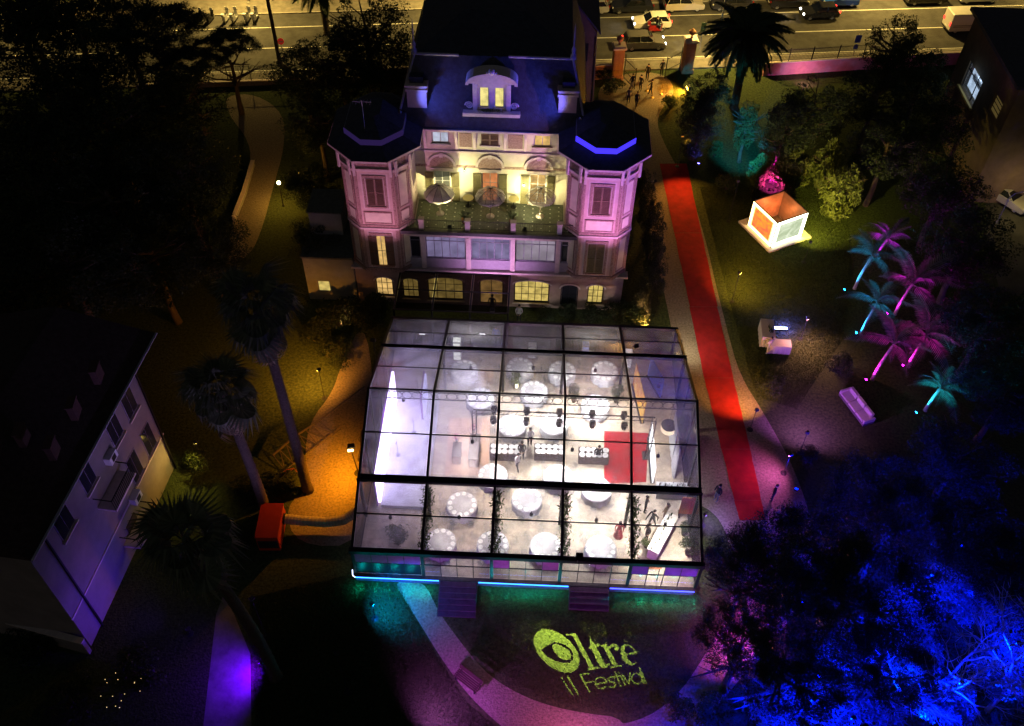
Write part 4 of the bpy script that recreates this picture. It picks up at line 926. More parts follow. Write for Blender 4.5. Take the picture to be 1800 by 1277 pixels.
    top = octo(-.4); P_('roof_top', loft(top, ZC + 1.001, octo(-1.9), ZC + 1.7), mk_slate); P_('roof_cap', MB().prism(octo(-1.9), ZC + 1.65, ZC + 1.72), mk_slate)
    o4 = octo(-.355); o5 = octo(-.325)
    for (i, j) in ((7, 0), (0, 1), (1, 2)):  # glowing bands put in for the blue light on the upstand
        P_('glow_strip', MB().hexa([(o4[i][0], o4[i][1], ZC + .6), (o4[j][0], o4[j][1], ZC + .6), (o5[j][0], o5[j][1], ZC + .6), (o5[i][0], o5[i][1], ZC + .6), (o4[i][0], o4[i][1], ZC + 1.0), (o4[j][0], o4[j][1], ZC + 1.0), (o5[j][0], o5[j][1], ZC + 1.0), (o5[i][0], o5[i][1], ZC + 1.0)]), E('upstand_glow_r', (.05, .03, 1.0), 1.6) if side > 0 else E('upstand_glow_l', (.2, .1, .6), .1))
tower(4.17, 1); tower(-11.1, -1)
# mansard roof
ry0, rz0, ry1, rz1 = YW - .35, ZC + .02, 28.0, 18.3
mx0, mx1, tx0, tx1 = -9.9, 3.0, -8.55, 1.8
P_('main_eaves', MB().box(mx0, mx1, YW - .45, YW + .3, ZC - .12, ZC + .02), mk_trim)
P_('mansard_roof', MB().hexa([(mx0, ry0, rz0), (mx1, ry0, rz0), (mx1, 40, rz0), (mx0, 40, rz0), (tx0, ry1, rz1), (tx1, ry1, rz1), (tx1, 38.5, rz1), (tx0, 38.5, rz1)]), mk_slate)
P_('upper_roof', MB().hexa([(tx0 + .1, ry1 + .1, rz1), (tx1 - .1, ry1 + .1, rz1), (tx1 - .1, 38.4, rz1), (tx0 + .1, 38.4, rz1), (tx0 + 3, ry1 + 4, rz1 + 1.1), (tx1 - 3, ry1 + 4, rz1 + 1.1), (tx1 - 3, 35, rz1 + 1.1), (tx0 + 3, 35, rz1 + 1.1)]), mk_slate)
mk_lead = M('ridge_lead', (.30, .29, .34), .5, .2, 3)
for a, b in ((tx0 - .05, tx0 + 2.9), (tx1 - 4.2, tx1 + .05)): P_('ridge_capping', MB().tube([(a, ry1 - .02, rz1 + .03), (b, ry1 - .02, rz1 + .03)], .1, 8), mk_lead)
for x0, x1, xx in ((mx0, tx0, 0), (mx1, tx1, 1)): P_('hip_capping', MB().tube([(x0, ry0, rz0), (x1, ry1, rz1)], .08, 8), mk_lead)
for x in (tx0, tx1): P_('finial', MB().lathe([(.2, 0), (.2, .3), (.1, .4), (.16, .7), (.05, .9), (.04, 2.0), (.005, 2.5)], 10, (x, ry1, rz1)), mk_lead, None, True)
for x0, x1 in ((-9.05, -7.75), (1.0, 2.2)):
    P_('chimney', MB().box(x0, x1, 26.75, 28.0, 14.6, 16.6).box(x0 - .08, x1 + .08, 26.67, 28.08, 16.3, 16.45).box(x0 - .1, x1 + .1, 26.65, 28.1, 16.6, 16.75), mk_plast)
    P_('chimney_pot', MB().box(x0 + .2, x1 - .2, 27.0, 27.8, 16.76, 17.2), mk_slate)
# dormer
dx, dy = -3.42, 26.55
P_('dormer', wall_holes(dx - 1.25, dx + 1.25, 15.2, 17.2, dy, dy + .3, [(dx - .85, dx - .15, 15.35, 16.9), (dx + .15, dx + .85, 15.35, 16.9)]), mk_trim)
P_('dormer_cheek', MB().box(dx - 1.2, dx + 1.2, dy + .45, 29, 15.0, 17.3), mk_slate)
for a in (-.85, .15): window(dx + a, dx + a + .7, 15.36, 16.89, dy, E('dormer_light', (1, .85, .3), 1.0, .45, 2.5), 1, 1, mk_win, False)
seg = [(dx + 1.55 * math.cos(t), 17.2 + .75 * math.sin(t)) for t in [math.pi * j / 16 for j in range(17)]]
P_('dormer_pediment', MB().prism_y(seg, dy - .1, dy + .8), mk_trim)
P_('pediment_moulding', MB().prism_y([(dx + r_ * 1.0 * math.cos(t), 17.2 + r_ * .5 * math.sin(t)) for r_, rg in ((1.7, range(17)), (1.5, range(16, -1, -1))) for t in [math.pi * j / 16 for j in rg]], dy - .3, dy + .82), mk_trim)
P_('pediment_crest', MB().ball((dx, dy - .2, 18.15), .22, 10).ball((dx - .25, dy - .2, 18.05), .13, 8).ball((dx + .25, dy - .2, 18.05), .13, 8), mk_trim, None, True)
for sg in (-1, 1):
    P_('volute', MB().tube([(dx + sg * (1.5 + .28 * (1 - k / 20) * math.cos(k * .7)), dy + .05, 15.5 + .28 * (1 - k / 20) * math.sin(k * .7)) for k in range(20)], .05, 6), mk_trim)
    P_('dormer_pilaster', MB().box(dx + sg * 1.1 - .13, dx + sg * 1.1 + .13, dy - .08, dy - .003, 15.2, 17.15), mk_trim)
P_('dormer_sill', MB().box(dx - 1.9, dx + 1.9, dy - .45, dy - .004, 14.95, 15.19), mk_trim)
tag(put('window_box_plant', CROWN['shrub'][1], None, (dx, dy - .25, 15.33), 0, (1.3, .2, .15)), 'low green plants on the sill of the lit dormer', 'plant')
# rear wing
wing = thing('rear_wing', 'plain brown rear wall rising behind the right tower of the villa', 'building', (4.2, 43, 0))
wv = [GY(1014, 6, 43), GY(1050, 60, 43)]
MB().prism_y([(-9, 0), (wv[1].x + .35, 0), (wv[1].x, wv[1].z), (wv[0].x, wv[0].z), (-9, wv[0].z)], 43, 50).build('wall', M('brown_wall', (.16, .11, .08), .9, .25, 1.2, .2), wing)
MB().hexa([(wv[0].x - .1, 42.8, wv[0].z + .02), (wv[1].x + .25, 42.8, wv[1].z + .02), (wv[1].x + .25, 50.2, wv[1].z + .02), (wv[0].x - .1, 50.2, wv[0].z + .02), (wv[0].x - .1, 42.8, wv[0].z + .2), (wv[1].x + .25, 42.8, wv[1].z + .2), (wv[1].x + .25, 50.2, wv[1].z + .2), (wv[0].x - .1, 50.2, wv[0].z + .2)]).box(-9.2, wv[0].x - .1, 42.8, 50.2, wv[0].z + .02, wv[0].z + .2).build('roof', mk_slate, wing)
p = GY(1025, 92, 43); MB().box(p.x - .4, p.x + .4, 42.97, 42.998, p.z - .8, p.z + .8).build('window', mk_glz, wing)  # dark upright patch on the wing wall
MB().tube([(wv[1].x + .1, 42.93, .1), (wv[1].x - .1, 42.93, wv[1].z - .2)], .06, 6).build('downpipe', mk_iron, wing)
# canopy on the front of the villa
can = thing('entrance_canopy', 'dark glazed canopy between the villa entrance and the marquee', 'canopy', (-6, 21.3, 0))
for x in (-10.0, -7.3, -4.6, -1.9):
    MB().box(x - .06, x + .06, 19.3, YS - .2, 3.2, 3.35).build('beam', mk_alu, can); MB().box(x - .06, x + .06, 19.3, 19.42, 0, 3.2).build('post', mk_alu, can)
for y in (19.36, 21.4, 23.3): MB().box(-10.06, -1.84, y - .04, y + .04, 3.351, 3.42).build('rail', mk_alu, can)
for i in range(3):
    for j in range(2):
        x = -9.93 + i * 2.7; y = 19.42 + j * 2.0; MB().box(x + .03, x + 2.54, y, y + 1.9, 3.36, 3.38).build('roof_pane', clear_film('smoked_pane', .01, (.45, .42, .4)), can)
# terrace things
def parasol(label, px, py, mt, lit):
    p = G(px, py, ZT); t = thing('parasol', label, 'parasol', (p.x, p.y, ZT), 0, 'parasols on the villa terrace')
    MB().lathe([(.3, 0), (.3, .06), (.05, .1), (.05, .3)], 16).build('base', mk_trim, t, True, world=False); MB().tube([(0, 0, .1), (0, 0, 2.5)], .025, 6).build('pole', mk_dark, t, world=False)
    n = 10; b = MB(); rib = MB()
    for i in range(n):
        a0, a1 = 2 * math.pi * i / n, 2 * math.pi * (i + 1) / n; am = (a0 + a1) / 2
        ring = []
        for r_, z in ((.0, 2.5), (.45, 2.36), (.85, 2.08), (1.08, 1.82)):
            ring.append([(r_ * math.cos(a0), r_ * math.sin(a0), z), (r_ * .96 * math.cos(am), r_ * .96 * math.sin(am), z - .03), (r_ * math.cos(a1), r_ * math.sin(a1), z)])
        for q0, q1 in zip(ring[:-1], ring[1:]):
            b.add(q0 + q1, [(0, 3, 4, 1), (1, 4, 5, 2)])
        v0 = ring[-1]; lo = [(q[0] * 1.01, q[1] * 1.01, q[2] - (.16 if k == 1 else .07)) for k, q in enumerate(v0)]
        b.add(v0 + lo, [(0, 3, 4, 1), (1, 4, 5, 2)])
        rib.tube([(0, 0, 2.51), (.45 * math.cos(a0), .45 * math.sin(a0), 2.37), (.85 * math.cos(a0), .85 * math.sin(a0), 2.09), (1.08 * math.cos(a0), 1.08 * math.sin(a0), 1.83)], .012, 4)
    b.build('canopy', mt, t, world=False); rib.build('ribs', mk_dark, t, world=False); return t
def lace(name, fac, col):
    mt, n, l = nodes_of(name); b = n['Principled BSDF']; b.inputs['Base Color'].default_value = (*col, 1); b.inputs['Roughness'].default_value = .9
    vo = n.new('ShaderNodeTexNoise'); vo.inputs['Scale'].default_value = 22; tc = n.new('ShaderNodeTexCoord'); l.new(tc.outputs['Object'], vo.inputs['Vector'])
    gt = n.new('ShaderNodeMath'); gt.operation = 'GREATER_THAN'; gt.inputs[1].default_value = fac; l.new(vo.outputs['Fac'], gt.inputs[0]); l.new(gt.outputs[0], b.inputs['Alpha']); return mt
parasol('cream fringed parasol at the left end of the terrace', 774, 376, M('cream_canvas', (.7, .66, .52), .8, .12, 5), 1)
parasol('open lace parasol in the middle of the terrace', 862, 381, lace('lace_cream', .43, (.6, .54, .44)), 0)
parasol('bare dark lace parasol at the right end of the terrace', 949, 381, lace('lace_dark', .47, (.4, .38, .3)), 0)
for k, (px, py) in enumerate(((823, 348), (903, 350))):
    p = G(px, py, ZT + .72); t = thing('round_cafe_table', ['round yellow table left of the lace parasol', 'round yellow table right of the lace parasol'][k], 'table', (p.x, p.y, ZT), 0, 'yellow tables on the terrace')
    MB().lathe([(.005, .70), (.38, .70), (.4, .715), (.38, .73), (.005, .73)], 20).build('top', M('yellow_top', (.6, .5, .2), .5, .1), t, world=False); MB().tube([(0, 0, 0), (0, 0, .7)], .03, 6).build('pedestal', mk_iron, t, world=False); MB().lathe([(.22, 0), (.22, .02), (.03, .04)], 14).build('base', mk_iron, t, world=False)
for k, (px, py) in enumerate(((816, 388), (900, 389))):
    p = G(px, py, ZT + .4); t = thing('potted_palm', ['spiky potted plant behind the second parapet pillar', 'spiky potted plant behind the third parapet pillar'][k], 'plant', (p.x, p.y + .25, ZT), 0, 'potted plants on the terrace')
    MB().lathe([(.16, 0), (.24, .35), (.2, .35), (.02, .3)], 14).build('pot', M('terracotta', (.3, .13, .07), .8), t, world=False)
    for j in range(16):
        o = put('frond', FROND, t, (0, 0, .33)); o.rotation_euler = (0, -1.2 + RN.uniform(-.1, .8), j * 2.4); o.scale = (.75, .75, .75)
for k, (px, py) in enumerate(((790, 398), (923, 402))):
    p = G(px, py, ZT + .15); flood((p.x, p.y, ZT + .2), (2000, 1700)[k], (1, .9, .45), ((-6.6, p.x + .6)[k], (25.4, YW)[k], ZT + 2.3), ['bright flood light on the terrace edge aimed at the wall', 'dim flood light on the terrace edge right of centre'][k], 110, .8, es=(25, 1)[k])
p = GY(921, 325, YW - .1); t = thing('wall_lamp', 'bright wall lamp between the second and third french windows', 'lamp', (p.x, YW - .12, p.z)); MB().cbox((0, 0, 0), (.12, .1, .16)).build('housing', mk_iron, t, world=False); MB().ball((0, -.06, 0), .05, 8).build('bulb', E('bulb_white', (1, .95, .6), 40), t, world=False); lamp('POINT', (p.x, YW - .45, p.z), 80, (1, .92, .5), size=.06)
p = Vector((-5.35, YW - .15, ZT + 2.9)); t = thing('wall_lamp', 'added wall lamp between the first and second french windows', 'lamp', p); MB().cbox((0, 0, 0), (.12, .1, .16)).build('housing', mk_iron, t, world=False); MB().ball((0, -.06, 0), .03, 8).build('bulb', E('added_bulb', (1, .95, .6), 6), t, world=False); lamp('POINT', p + Vector((0, -.5, 0)), 40, (1, .9, .5), size=.05)  # unseen lamp put in to warm the left parasol and wall
ant = G(640, 215, ZC + 1.8); t = thing('roof_aerial', 'grey television aerial on the left tower roof', 'aerial', (ant.x, ant.y, ZC + 1.2)); MB().tube([(0, 0, 0), (0, 0, 2.2)], .025, 6).build('mast', mk_lead, t, world=False)
b = MB().tube([(-.6, 0, 2.1), (.6, 0, 2.1)], .02, 5)
for k in range(6): b.tube([(-.55 + k * .22, -.3, 2.1), (-.55 + k * .22, .3, 2.1)], .012, 4)
b.build('elements', mk_lead, t, world=False)
# ================================================================== cars
mk_tyre = M('tyre', (.02, .02, .02), .85, .1); mk_rim = M('alloy_rim', (.5, .5, .5), .35, .1, 5, 0, .8); mk_cglass = M('car_glass', (.01, .012, .015), .08, 0, spec=.7)
TYRE = MB().tube([(.0, 0, 0)] * 0 or [(0.255 * math.cos(t), 0, .255 * math.sin(t)) for t in [2 * math.pi * k / 18 for k in range(18)]], .08, 8, True).mesh('tyre', mk_tyre, True)
RIM = MB()
RIM.add([(0, -.06, 0)] + [(.2 * math.cos(t), -.075, .2 * math.sin(t)) for t in [2 * math.pi * k / 14 for k in range(14)]], [(0, k + 1, (k + 1) % 14 + 1) for k in range(14)])
for k in range(5):
    a = 2 * math.pi * k / 5; RIM.beam((0, -.085, 0), (.19 * math.cos(a), -.09, .19 * math.sin(a)), .05, .02)
RIM = RIM.mesh('rim', mk_rim)
mk_head = E('headlight_on', (1, .95, .85), 12); mk_headoff = M('headlight_glass', (.6, .6, .58), .15, .05); mk_tail = E('taillight_on', (1, .03, .02), 5); mk_tailoff = M('taillight_glass', (.35, .02, .02), .2, .05)
def car_meshes(kind, paint):
    """kind: hatch, saloon, suv, van. nose along +x"""
    L, Wd, H = {'hatch': (4.0, 1.74, 1.47), 'saloon': (4.5, 1.8, 1.44), 'suv': (4.35, 1.82, 1.62), 'van': (5.2, 1.95, 2.2)}[kind]
    x = L / 2; zb = .28; belt = {'hatch': .92, 'saloon': .9, 'suv': 1.0, 'van': 1.25}[kind]
    if kind == 'van': low = [(-x, .45), (-x, H - .08), (-x + .08, H), (x - 1.25, H), (x - .45, belt + .05), (x - .08, 1.0), (x, .8), (x, .42), (x - .1, zb), (-x + .1, zb)]
    else: low = [(-x, .45), (-x + .02, .8), (-x + .12, belt), (-.4, belt + .03), (x - 1.25, belt + .0), (x - .45, belt - .12), (x - .1, .74), (x, .58), (x, .4), (x - .12, zb), (-x + .12, zb)]
    b = MB(); n = len(low)
    rows = ((-1, .06), (-.93, .0), (.93, .0), (1, .06))
    cx0 = sum(p[0] for p in low) / n; cz0 = .65 if kind != 'van' else 1.2
    V = []
    for sy, ins in rows:
        for px_, pz_ in low:
            k = (1 - ins / .9) if ins else 1.0; V.append((cx0 + (px_ - cx0) * (1 - ins * .25), sy * Wd / 2, cz0 + (pz_ - cz0) * (1 - ins)))
    F = [tuple(range(n)), tuple(3 * n + i for i in reversed(range(n)))]
    for r_ in range(3):
        for i in range(n): F.append((r_ * n + i, r_ * n + (i + 1) % n, (r_ + 1) * n + (i + 1) % n, (r_ + 1) * n + i))
    body = b.add(V, F).mesh('body', paint)
    out = [('body', body)]
    def glass(poly, inset, name='glasshouse'):
        return name, MB().add([(p[0], s_ * (Wd / 2 - (.06 if p[1] < belt + .1 else inset)), p[1]) for s_ in (-1, 1) for p in poly], [tuple(range(len(poly))), tuple(len(poly) + i for i in reversed(range(len(poly))))] + [(i, (i + 1) % len(poly), len(poly) + (i + 1) % len(poly), len(poly) + i) for i in range(len(poly))]).mesh(name, mk_cglass)
    if kind != 'van':
        rear = {'hatch': (-x + .15, -x + .55), 'saloon': (-x + .75, -x + 1.45), 'suv': (-x + .1, -x + .4)}[kind]; fr = (x - 1.2, x - 1.95)
        out.append(glass([(rear[0], belt - .02), (fr[0], belt - .02), (fr[1], H - .05), (rear[1], H - .05)], .2))
        out.append(('roof', MB().add([(p[0], s_ * (Wd / 2 - p[2]), p[1]) for s_ in (-1, 1) for p in ((rear[1] - .08, H - .06, .19), (fr[1] + .1, H - .06, .19), (fr[1] - .05, H, .28), (rear[1] + .1, H, .28))], [(0, 1, 2, 3), (7, 6, 5, 4), (0, 4, 5, 1), (1, 5, 6, 2), (2, 6, 7, 3), (3, 7, 4, 0)]).mesh('roof', paint)))
        pl = MB()
        for s_ in (-1, 1):
            mx = (rear[0] + fr[0]) / 2
            for xa, xb in ((rear[0] + .05, rear[1] + .05), (mx, mx - .05), (fr[0], fr[1] + .02)):
                pl.beam((xa, s_ * (Wd / 2 - .05), belt - .02), (xb, s_ * (Wd / 2 - .19), H - .04), .06, .03)
        out.append(('pillars', pl.mesh('pillars', paint)))
    else:
        out.append(('windscreen', MB().add([(x - .46, -Wd / 2 + .12, belt + .1), (x - .46, Wd / 2 - .12, belt + .1), (x - 1.2, Wd / 2 - .2, H - .06), (x - 1.2, -Wd / 2 + .2, H - .06)], [(0, 1, 2, 3)]).xf(Matrix.Translation((.02, 0, .02))).mesh('windscreen', mk_cglass)))
        out.append(('side_window', MB().box(x - 1.75, x - .95, -Wd / 2 - .008, -Wd / 2 + .02, belt, H - .4).mesh('side_window', mk_cglass)))
        out.append(('side_stripe', MB().box(-x + .3, x - 1.9, -Wd / 2 - .006, -Wd / 2 + .01, .95, 1.0).box(-x + .3, x - 1.9, -Wd / 2 - .006, -Wd / 2 + .01, .8, .84).mesh('side_stripe', mk_cglass)))
    out.append(('bumper', MB().box(x - .1, x + .03, -Wd / 2 + .1, Wd / 2 - .1, .3, .42).box(-x - .03, -x + .1, -Wd / 2 + .1, Wd / 2 - .1, .3, .45).mesh('bumper', M('bumper_black', (.03, .03, .03), .6))))
    for s_ in (-1, 1):
        out.append(('mirror', MB().cbox((x - 1.45 if kind != 'van' else x - .9, s_ * (Wd / 2 + .06), belt + .08), (.12, .16, .12)).mesh('mirror', paint)))
    return L, Wd, H, belt, out
def car(label, kind, paint, loc, rz, lights=False, group=None, name='parked_car', cat='car'):
    t = thing(name, label, cat, loc, rz, group); L, Wd, H, belt, parts = car_meshes(kind, paint); x = L / 2
    for nm, me in parts: put(nm, me, t)
    for sx in (-1, 1):
        for sy in (-1, 1):
            w = put('wheel', TYRE, t, (sx * (L / 2 - .78), sy * (Wd / 2 - .09), .335)); r_ = put('rim', RIM, w, (0, 0, 0))
            if sy > 0: r_.rotation_euler = (0, 0, math.pi)
    for sy in (-1, 1):
        put('headlight', MB().cbox((x - .14, sy * (Wd / 2 - .25), .68), (.26, .3, .13)).mesh('headlight', mk_head if lights else mk_headoff), t)
        put('taillight', MB().cbox((-x + .0, sy * (Wd / 2 - .2), .85 if kind != 'van' else 1.1), (.1, .22, .2 if kind != 'van' else .35)).mesh('taillight', mk_tail if lights else mk_tailoff), t)
    put('number_plate', MB().cbox((-x - .005, 0, .6), (.03, .5, .11)).mesh('number_plate', mk_china), t)
    if lights:
        c, s_ = math.cos(rz), math.sin(rz)
        for sy in (-.6, .6):
            a = Vector(loc) + Vector((c * (x + .1) - s_ * sy, s_ * (x + .1) + c * sy, .68)); lamp('SPOT', a, 130, (1, .93, .8), a + Vector((c * 8, s_ * 8, -.6)), .05, 70, .7)
    return t
def paint(n, c, r_=.25): return M('paint_' + n, c, r_, .04, 2, spec=.5)
def at(px, py, z=0): p = G(px, py, z); return (p.x, p.y, .004)
PA = RA + math.pi
car('white hatchback with headlights on driving past the gate', 'hatch', paint('white', (.75, .73, .70)), at(1144, 47), PA, True, None, 'moving_car')
car('dark grey hatchback with tail lights on in front of the gate', 'suv', paint('grey', (.10, .095, .09)), at(1131, 83), RA, True, None, 'moving_car')
car('small black car with headlights on right of the palm', 'hatch', paint('black', (.015, .015, .016)), at(1438, 30), PA, True, None, 'moving_car')
car('white box van with tail lights on at the right end of the road', 'van', paint('vanwhite', (.68, .66, .62)), at(1700, 52), RA, True, None, 'delivery_van', 'van')
GP = 'cars parked along the far kerb'
for px, py, kind, cn, cc, lab in [(1036, 20, 'hatch', 'silver', (.42, .42, .42), 'silver hatchback parked leftmost beside the dark wall'), (1110, 20, 'saloon', 'navy', (.02, .022, .03), 'black saloon parked behind the white moving car'), (1200, 16, 'suv', 'beige', (.42, .38, .32), 'beige estate car parked left of the lamp post'),
                                  (1283, 12, 'saloon', 'char', (.03, .03, .035), 'black saloon parked behind the palm crown'), (1382, 9, 'suv', 'coal', (.02, .02, .022), 'black car parked beside the blue one'), (1472, 6, 'hatch', 'blue', (.02, .09, .42), 'bright blue hatchback parked behind the small black car'),
                                  (1622, 2, 'saloon', 'onyx', (.018, .018, .02), 'black saloon parked left of the white one'), (1712, -2, 'saloon', 'ivory', (.7, .68, .62), 'white saloon parked at the far right of the row')]:
    q = G(px, py); v = (q - RC).dot(RNM); u = (q - RC).dot(RU); loc = rd(u, 5.65, .004); car(lab, kind, paint(cn, cc), loc, PA if kind != 'suv' else RA, False, GP)
# scooters parked left
mk_sc = M('scooter_white', (.6, .6, .58), .3, .05)
def scooter(label, loc, rz, body, group=None, name='scooter'):
    t = thing(name, label, 'scooter', loc, rz, group)
    for x in (-.6, .62): 
        w = put('wheel', TYRE, t, (x, 0, .25)); w.scale = (.78, .8, .78); put('rim', RIM, w)
    MB().prism_y([(-.85, .5), (-.75, .85), (-.1, .8), (.0, .4), (.35, .35), (.5, .95), (.6, .95), (.5, .25), (-.2, .2), (-.7, .3)], -.16, .16).build('body', body, t, world=False)
    MB().box(-.7, -.05, -.14, .14, .86, .94).build('seat', mk_black, t, world=False)
    MB().tube([(.62, 0, .25), (.48, 0, 1.0)], .03, 6).build('fork', mk_rim, t, world=False); MB().tube([(.46, -.32, 1.05), (.48, 0, 1.0), (.46, .32, 1.05)], .02, 6).build('handlebar', mk_black, t, world=False)
    MB().cbox((.58, 0, .92), (.1, .16, .14)).build('headlight', mk_headoff, t, world=False); MB().prism_y([(.5, 1.0), (.6, 1.0), (.45, 1.35), (.42, 1.35)], -.17, .17).build('windshield', M('white_lacquer'), t, world=False)
    MB().cbox((-.85, 0, 1.05), (.3, .34, .28)).build('top_box', body, t, world=False); return t
for k, (px, py, c) in enumerate([(352, 36, 0), (372, 36, 0), (400, 34, 1), (414, 35, 1), (438, 33, 1), (450, 34, 1)]):
    q = G(px, py); u = (q - RC).dot(RU); scooter('%s parked scooter, %s in the row from the palm trunk' % (('black', 'white')[c], ('sixth', 'fifth', 'fourth', 'third', 'second', 'first')[k]), rd(u, 5.9, .004), RA + 1.3 + RN.uniform(-.1, .1), mk_sc if c else mk_black, 'scooters parked by the far kerb')
rs = at(1153, 57); scooter('scooter ridden between the two cars at the gate', rs, RA, M('scooter_red', (.3, .02, .02), .3), None, 'ridden_scooter')
# ================================================================== people
mk_skin = M('skin', (.45, .27, .19), .6, .08); mk_hair = [M('hair_dark', (.02, .014, .01), .6), M('hair_brown', (.08, .045, .02), .6)]
CLO = {k: M('cloth_' + k, c, .85, .15, 12) for k, c in dict(black=(.015, .015, .018), navy=(.02, .025, .05), grey=(.08, .08, .085), white=(.6, .58, .56), red=(.4, .03, .04), blue=(.05, .09, .4), jeans=(.12, .16, .24), tan=(.3, .22, .15)).items()}
def person_mesh(pose):
    Vt = []; Ed = []; Rr = []
    def v(p, r_, par=None):
        Vt.append(p); Rr.append(r_ if hasattr(r_, '__len__') else (r_, r_)); i = len(Vt) - 1
        if par is not None: Ed.append((par, i))
        return i
    ln = .05 if pose == 'lean' else 0
    sit = pose == 'sit'
    pv = v((0, 0, .95), (.15, .11)); wa = v((0, ln * .5, 1.1), (.135, .10), pv); ch = v((0, ln, 1.32), (.165, .11), wa); nb = v((0, ln, 1.46), (.075, .07), ch); nk = v((0, ln + .01, 1.53), .05, nb); hd = v((0, ln + .03, 1.63), (.075, .09), nk); ht = v((0, ln + .02, 1.73), (.06, .07), hd); v((0, ln + .125, 1.62), .014, hd)
    for s_ in (-1, 1):
        sh = v((s_ * .19, ln, 1.42), .06, nb)
        if pose == 'walk': el = (s_ * .25, s_ * .14 + .0, 1.17); wr = (s_ * .25, s_ * .22 + .08, .95)
        elif pose == 'carry': el = (s_ * .25, .06, 1.15); wr = (s_ * .14, .3, 1.12)
        elif sit: el = (s_ * .24, .2, 1.2); wr = (s_ * .25, .45, 1.15)
        else: el = (s_ * .25, -.02, 1.16); wr = (s_ * .24, .08, .93)
        e = v(el, .045, sh); w = v(wr, .03, e)
        dv = (Vector(wr) - Vector(el)).normalized(); pm = Vector(wr) + dv * .08; pl = v(tuple(pm), (.032, .022), w)
        sd = Vector((0, 1, 0)) if abs(dv.y) < .8 else Vector((1, 0, 0))
        for k, (o, ln_) in enumerate(((-.03, .07), (-.01, .09), (.01, .085), (.03, .065))): v(tuple(pm + dv * ln_ + sd * o + Vector((-s_ * .02, 0, 0))), .009, pl)
        v(tuple(Vector(wr) + dv * .06 + sd * .05), .01, w)
        hp = v((s_ * .095, 0, .9), .09, pv)
        f = s_ * .22 if pose == 'walk' else 0
        if sit: kn = (s_ * .16, .42, .82); an = (s_ * .16, .3, .38)
        else: kn = (s_ * .1, f * .6 + .02, .5); an = (s_ * .1, f - .03, .09)
        k_ = v(kn, .065, hp); a_ = v(an, .042, k_); v((an[0], an[1] + .15, an[2] - .055), (.035, .03), a_)
    me = bpy.data.meshes.new('body'); me.from_pydata(Vt, Ed, []); o = bpy.data.objects.new('tmp', me); COL.objects.link(o)
    md = o.modifiers.new('skin', 'SKIN'); o.modifiers.new('sub', 'SUBSURF').levels = 1
    for i, sv in enumerate(me.skin_vertices[0].data): sv.radius = Rr[i]; sv.use_root = (i == 0)
    dg = bpy.context.evaluated_depsgraph_get(); dg.update(); ev = bpy.data.meshes.new_from_object(o.evaluated_get(dg)); bpy.data.objects.remove(o)
    zmin = min(p.co.z for p in ev.vertices)
    if not sit:
        for p in ev.vertices: p.co.z -= zmin
    ev.name = 'body'; ev.materials.clear()
    for _ in range(3): ev.materials.append(None)
    for f in ev.polygons:
        c = f.center; z = c.z
        hand = (Vector((abs(c.x), c.y)) - Vector((.24, .1))).length < .16 and .78 < z < .92 and abs(c.x) > .19
        f.material_index = 2 if (z > 1.5 or (hand and pose != 'carry') or (pose == 'carry' and c.y > .31)) else (0 if z > .93 else 1); f.use_smooth = True
    return ev
POSE = {k: person_mesh(k) for k in ('stand', 'walk', 'carry', 'lean', 'sit')}
HAIR = [MB().ball((0, .0, 1.70), .105, 12, (.95, 1.05, .9)).mesh('hair', h, True) for h in mk_hair]
SKIRT = MB().lathe([(.14, 1.05), (.17, .95), (.24, .6), (.3, .25)], 16)
def person(label, loc, rz, pose='stand', top='black', bot='black', hair=0, dress=None, group=None, h=1.0):
    t = thing('person', label, 'person', loc, rz, group, h); o = put('body', POSE[pose], t)
    for i, mt in enumerate((CLO[top], CLO[bot], mk_skin)): o.material_slots[i].link = 'OBJECT'; o.material_slots[i].material = mt
    hh = put('hair', HAIR[hair], t, (0, -.02 + (.05 if pose == 'lean' else 0), .0))
    if dress: put('dress', SKIRT.mesh('dress', CLO[dress], True), t)
    return t
def pp(px, py, z=0): p = G(px, py, z); return (p.x, p.y, z)
person('person in dark coat standing in the gate opening, left one', pp(1137, 141), 2.6, 'stand', 'black', 'black'); person('person in dark coat standing in the gate opening beside the open leaf', pp(1162, 133), 3.4, 'lean', 'navy', 'black', 1)
for q in [(1110, 158, 0.4, 'stand', 'black', 'grey', 'person in black near the left hedge inside the gate'), (1125, 160, 2.4, 'lean', 'black', 'black', 'person leaning in the middle of the group at the gate'), (1143, 168, 1.2, 'walk', 'black', 'navy', 'person walking beside the rope post at the gate'),
          (1104, 183, 3.0, 'walk', 'grey', 'black', 'person walking in, front left of the group at the gate'), (1118, 190, 3.3, 'walk', 'black', 'black', 'person walking in, frontmost of the group at the gate')]:
    person(q[6], pp(q[0], q[1]), q[2], q[3], q[4], q[5], 0, None, 'people arriving at the gate')
person('steward in dark jacket and pale trousers beside the marquee wall', pp(1258, 880), 2.2, 'stand', 'navy', 'jeans'); person('steward in dark clothes standing at the end of the red carpet', pp(1356, 880), 1.2, 'stand', 'black', 'navy', 1)
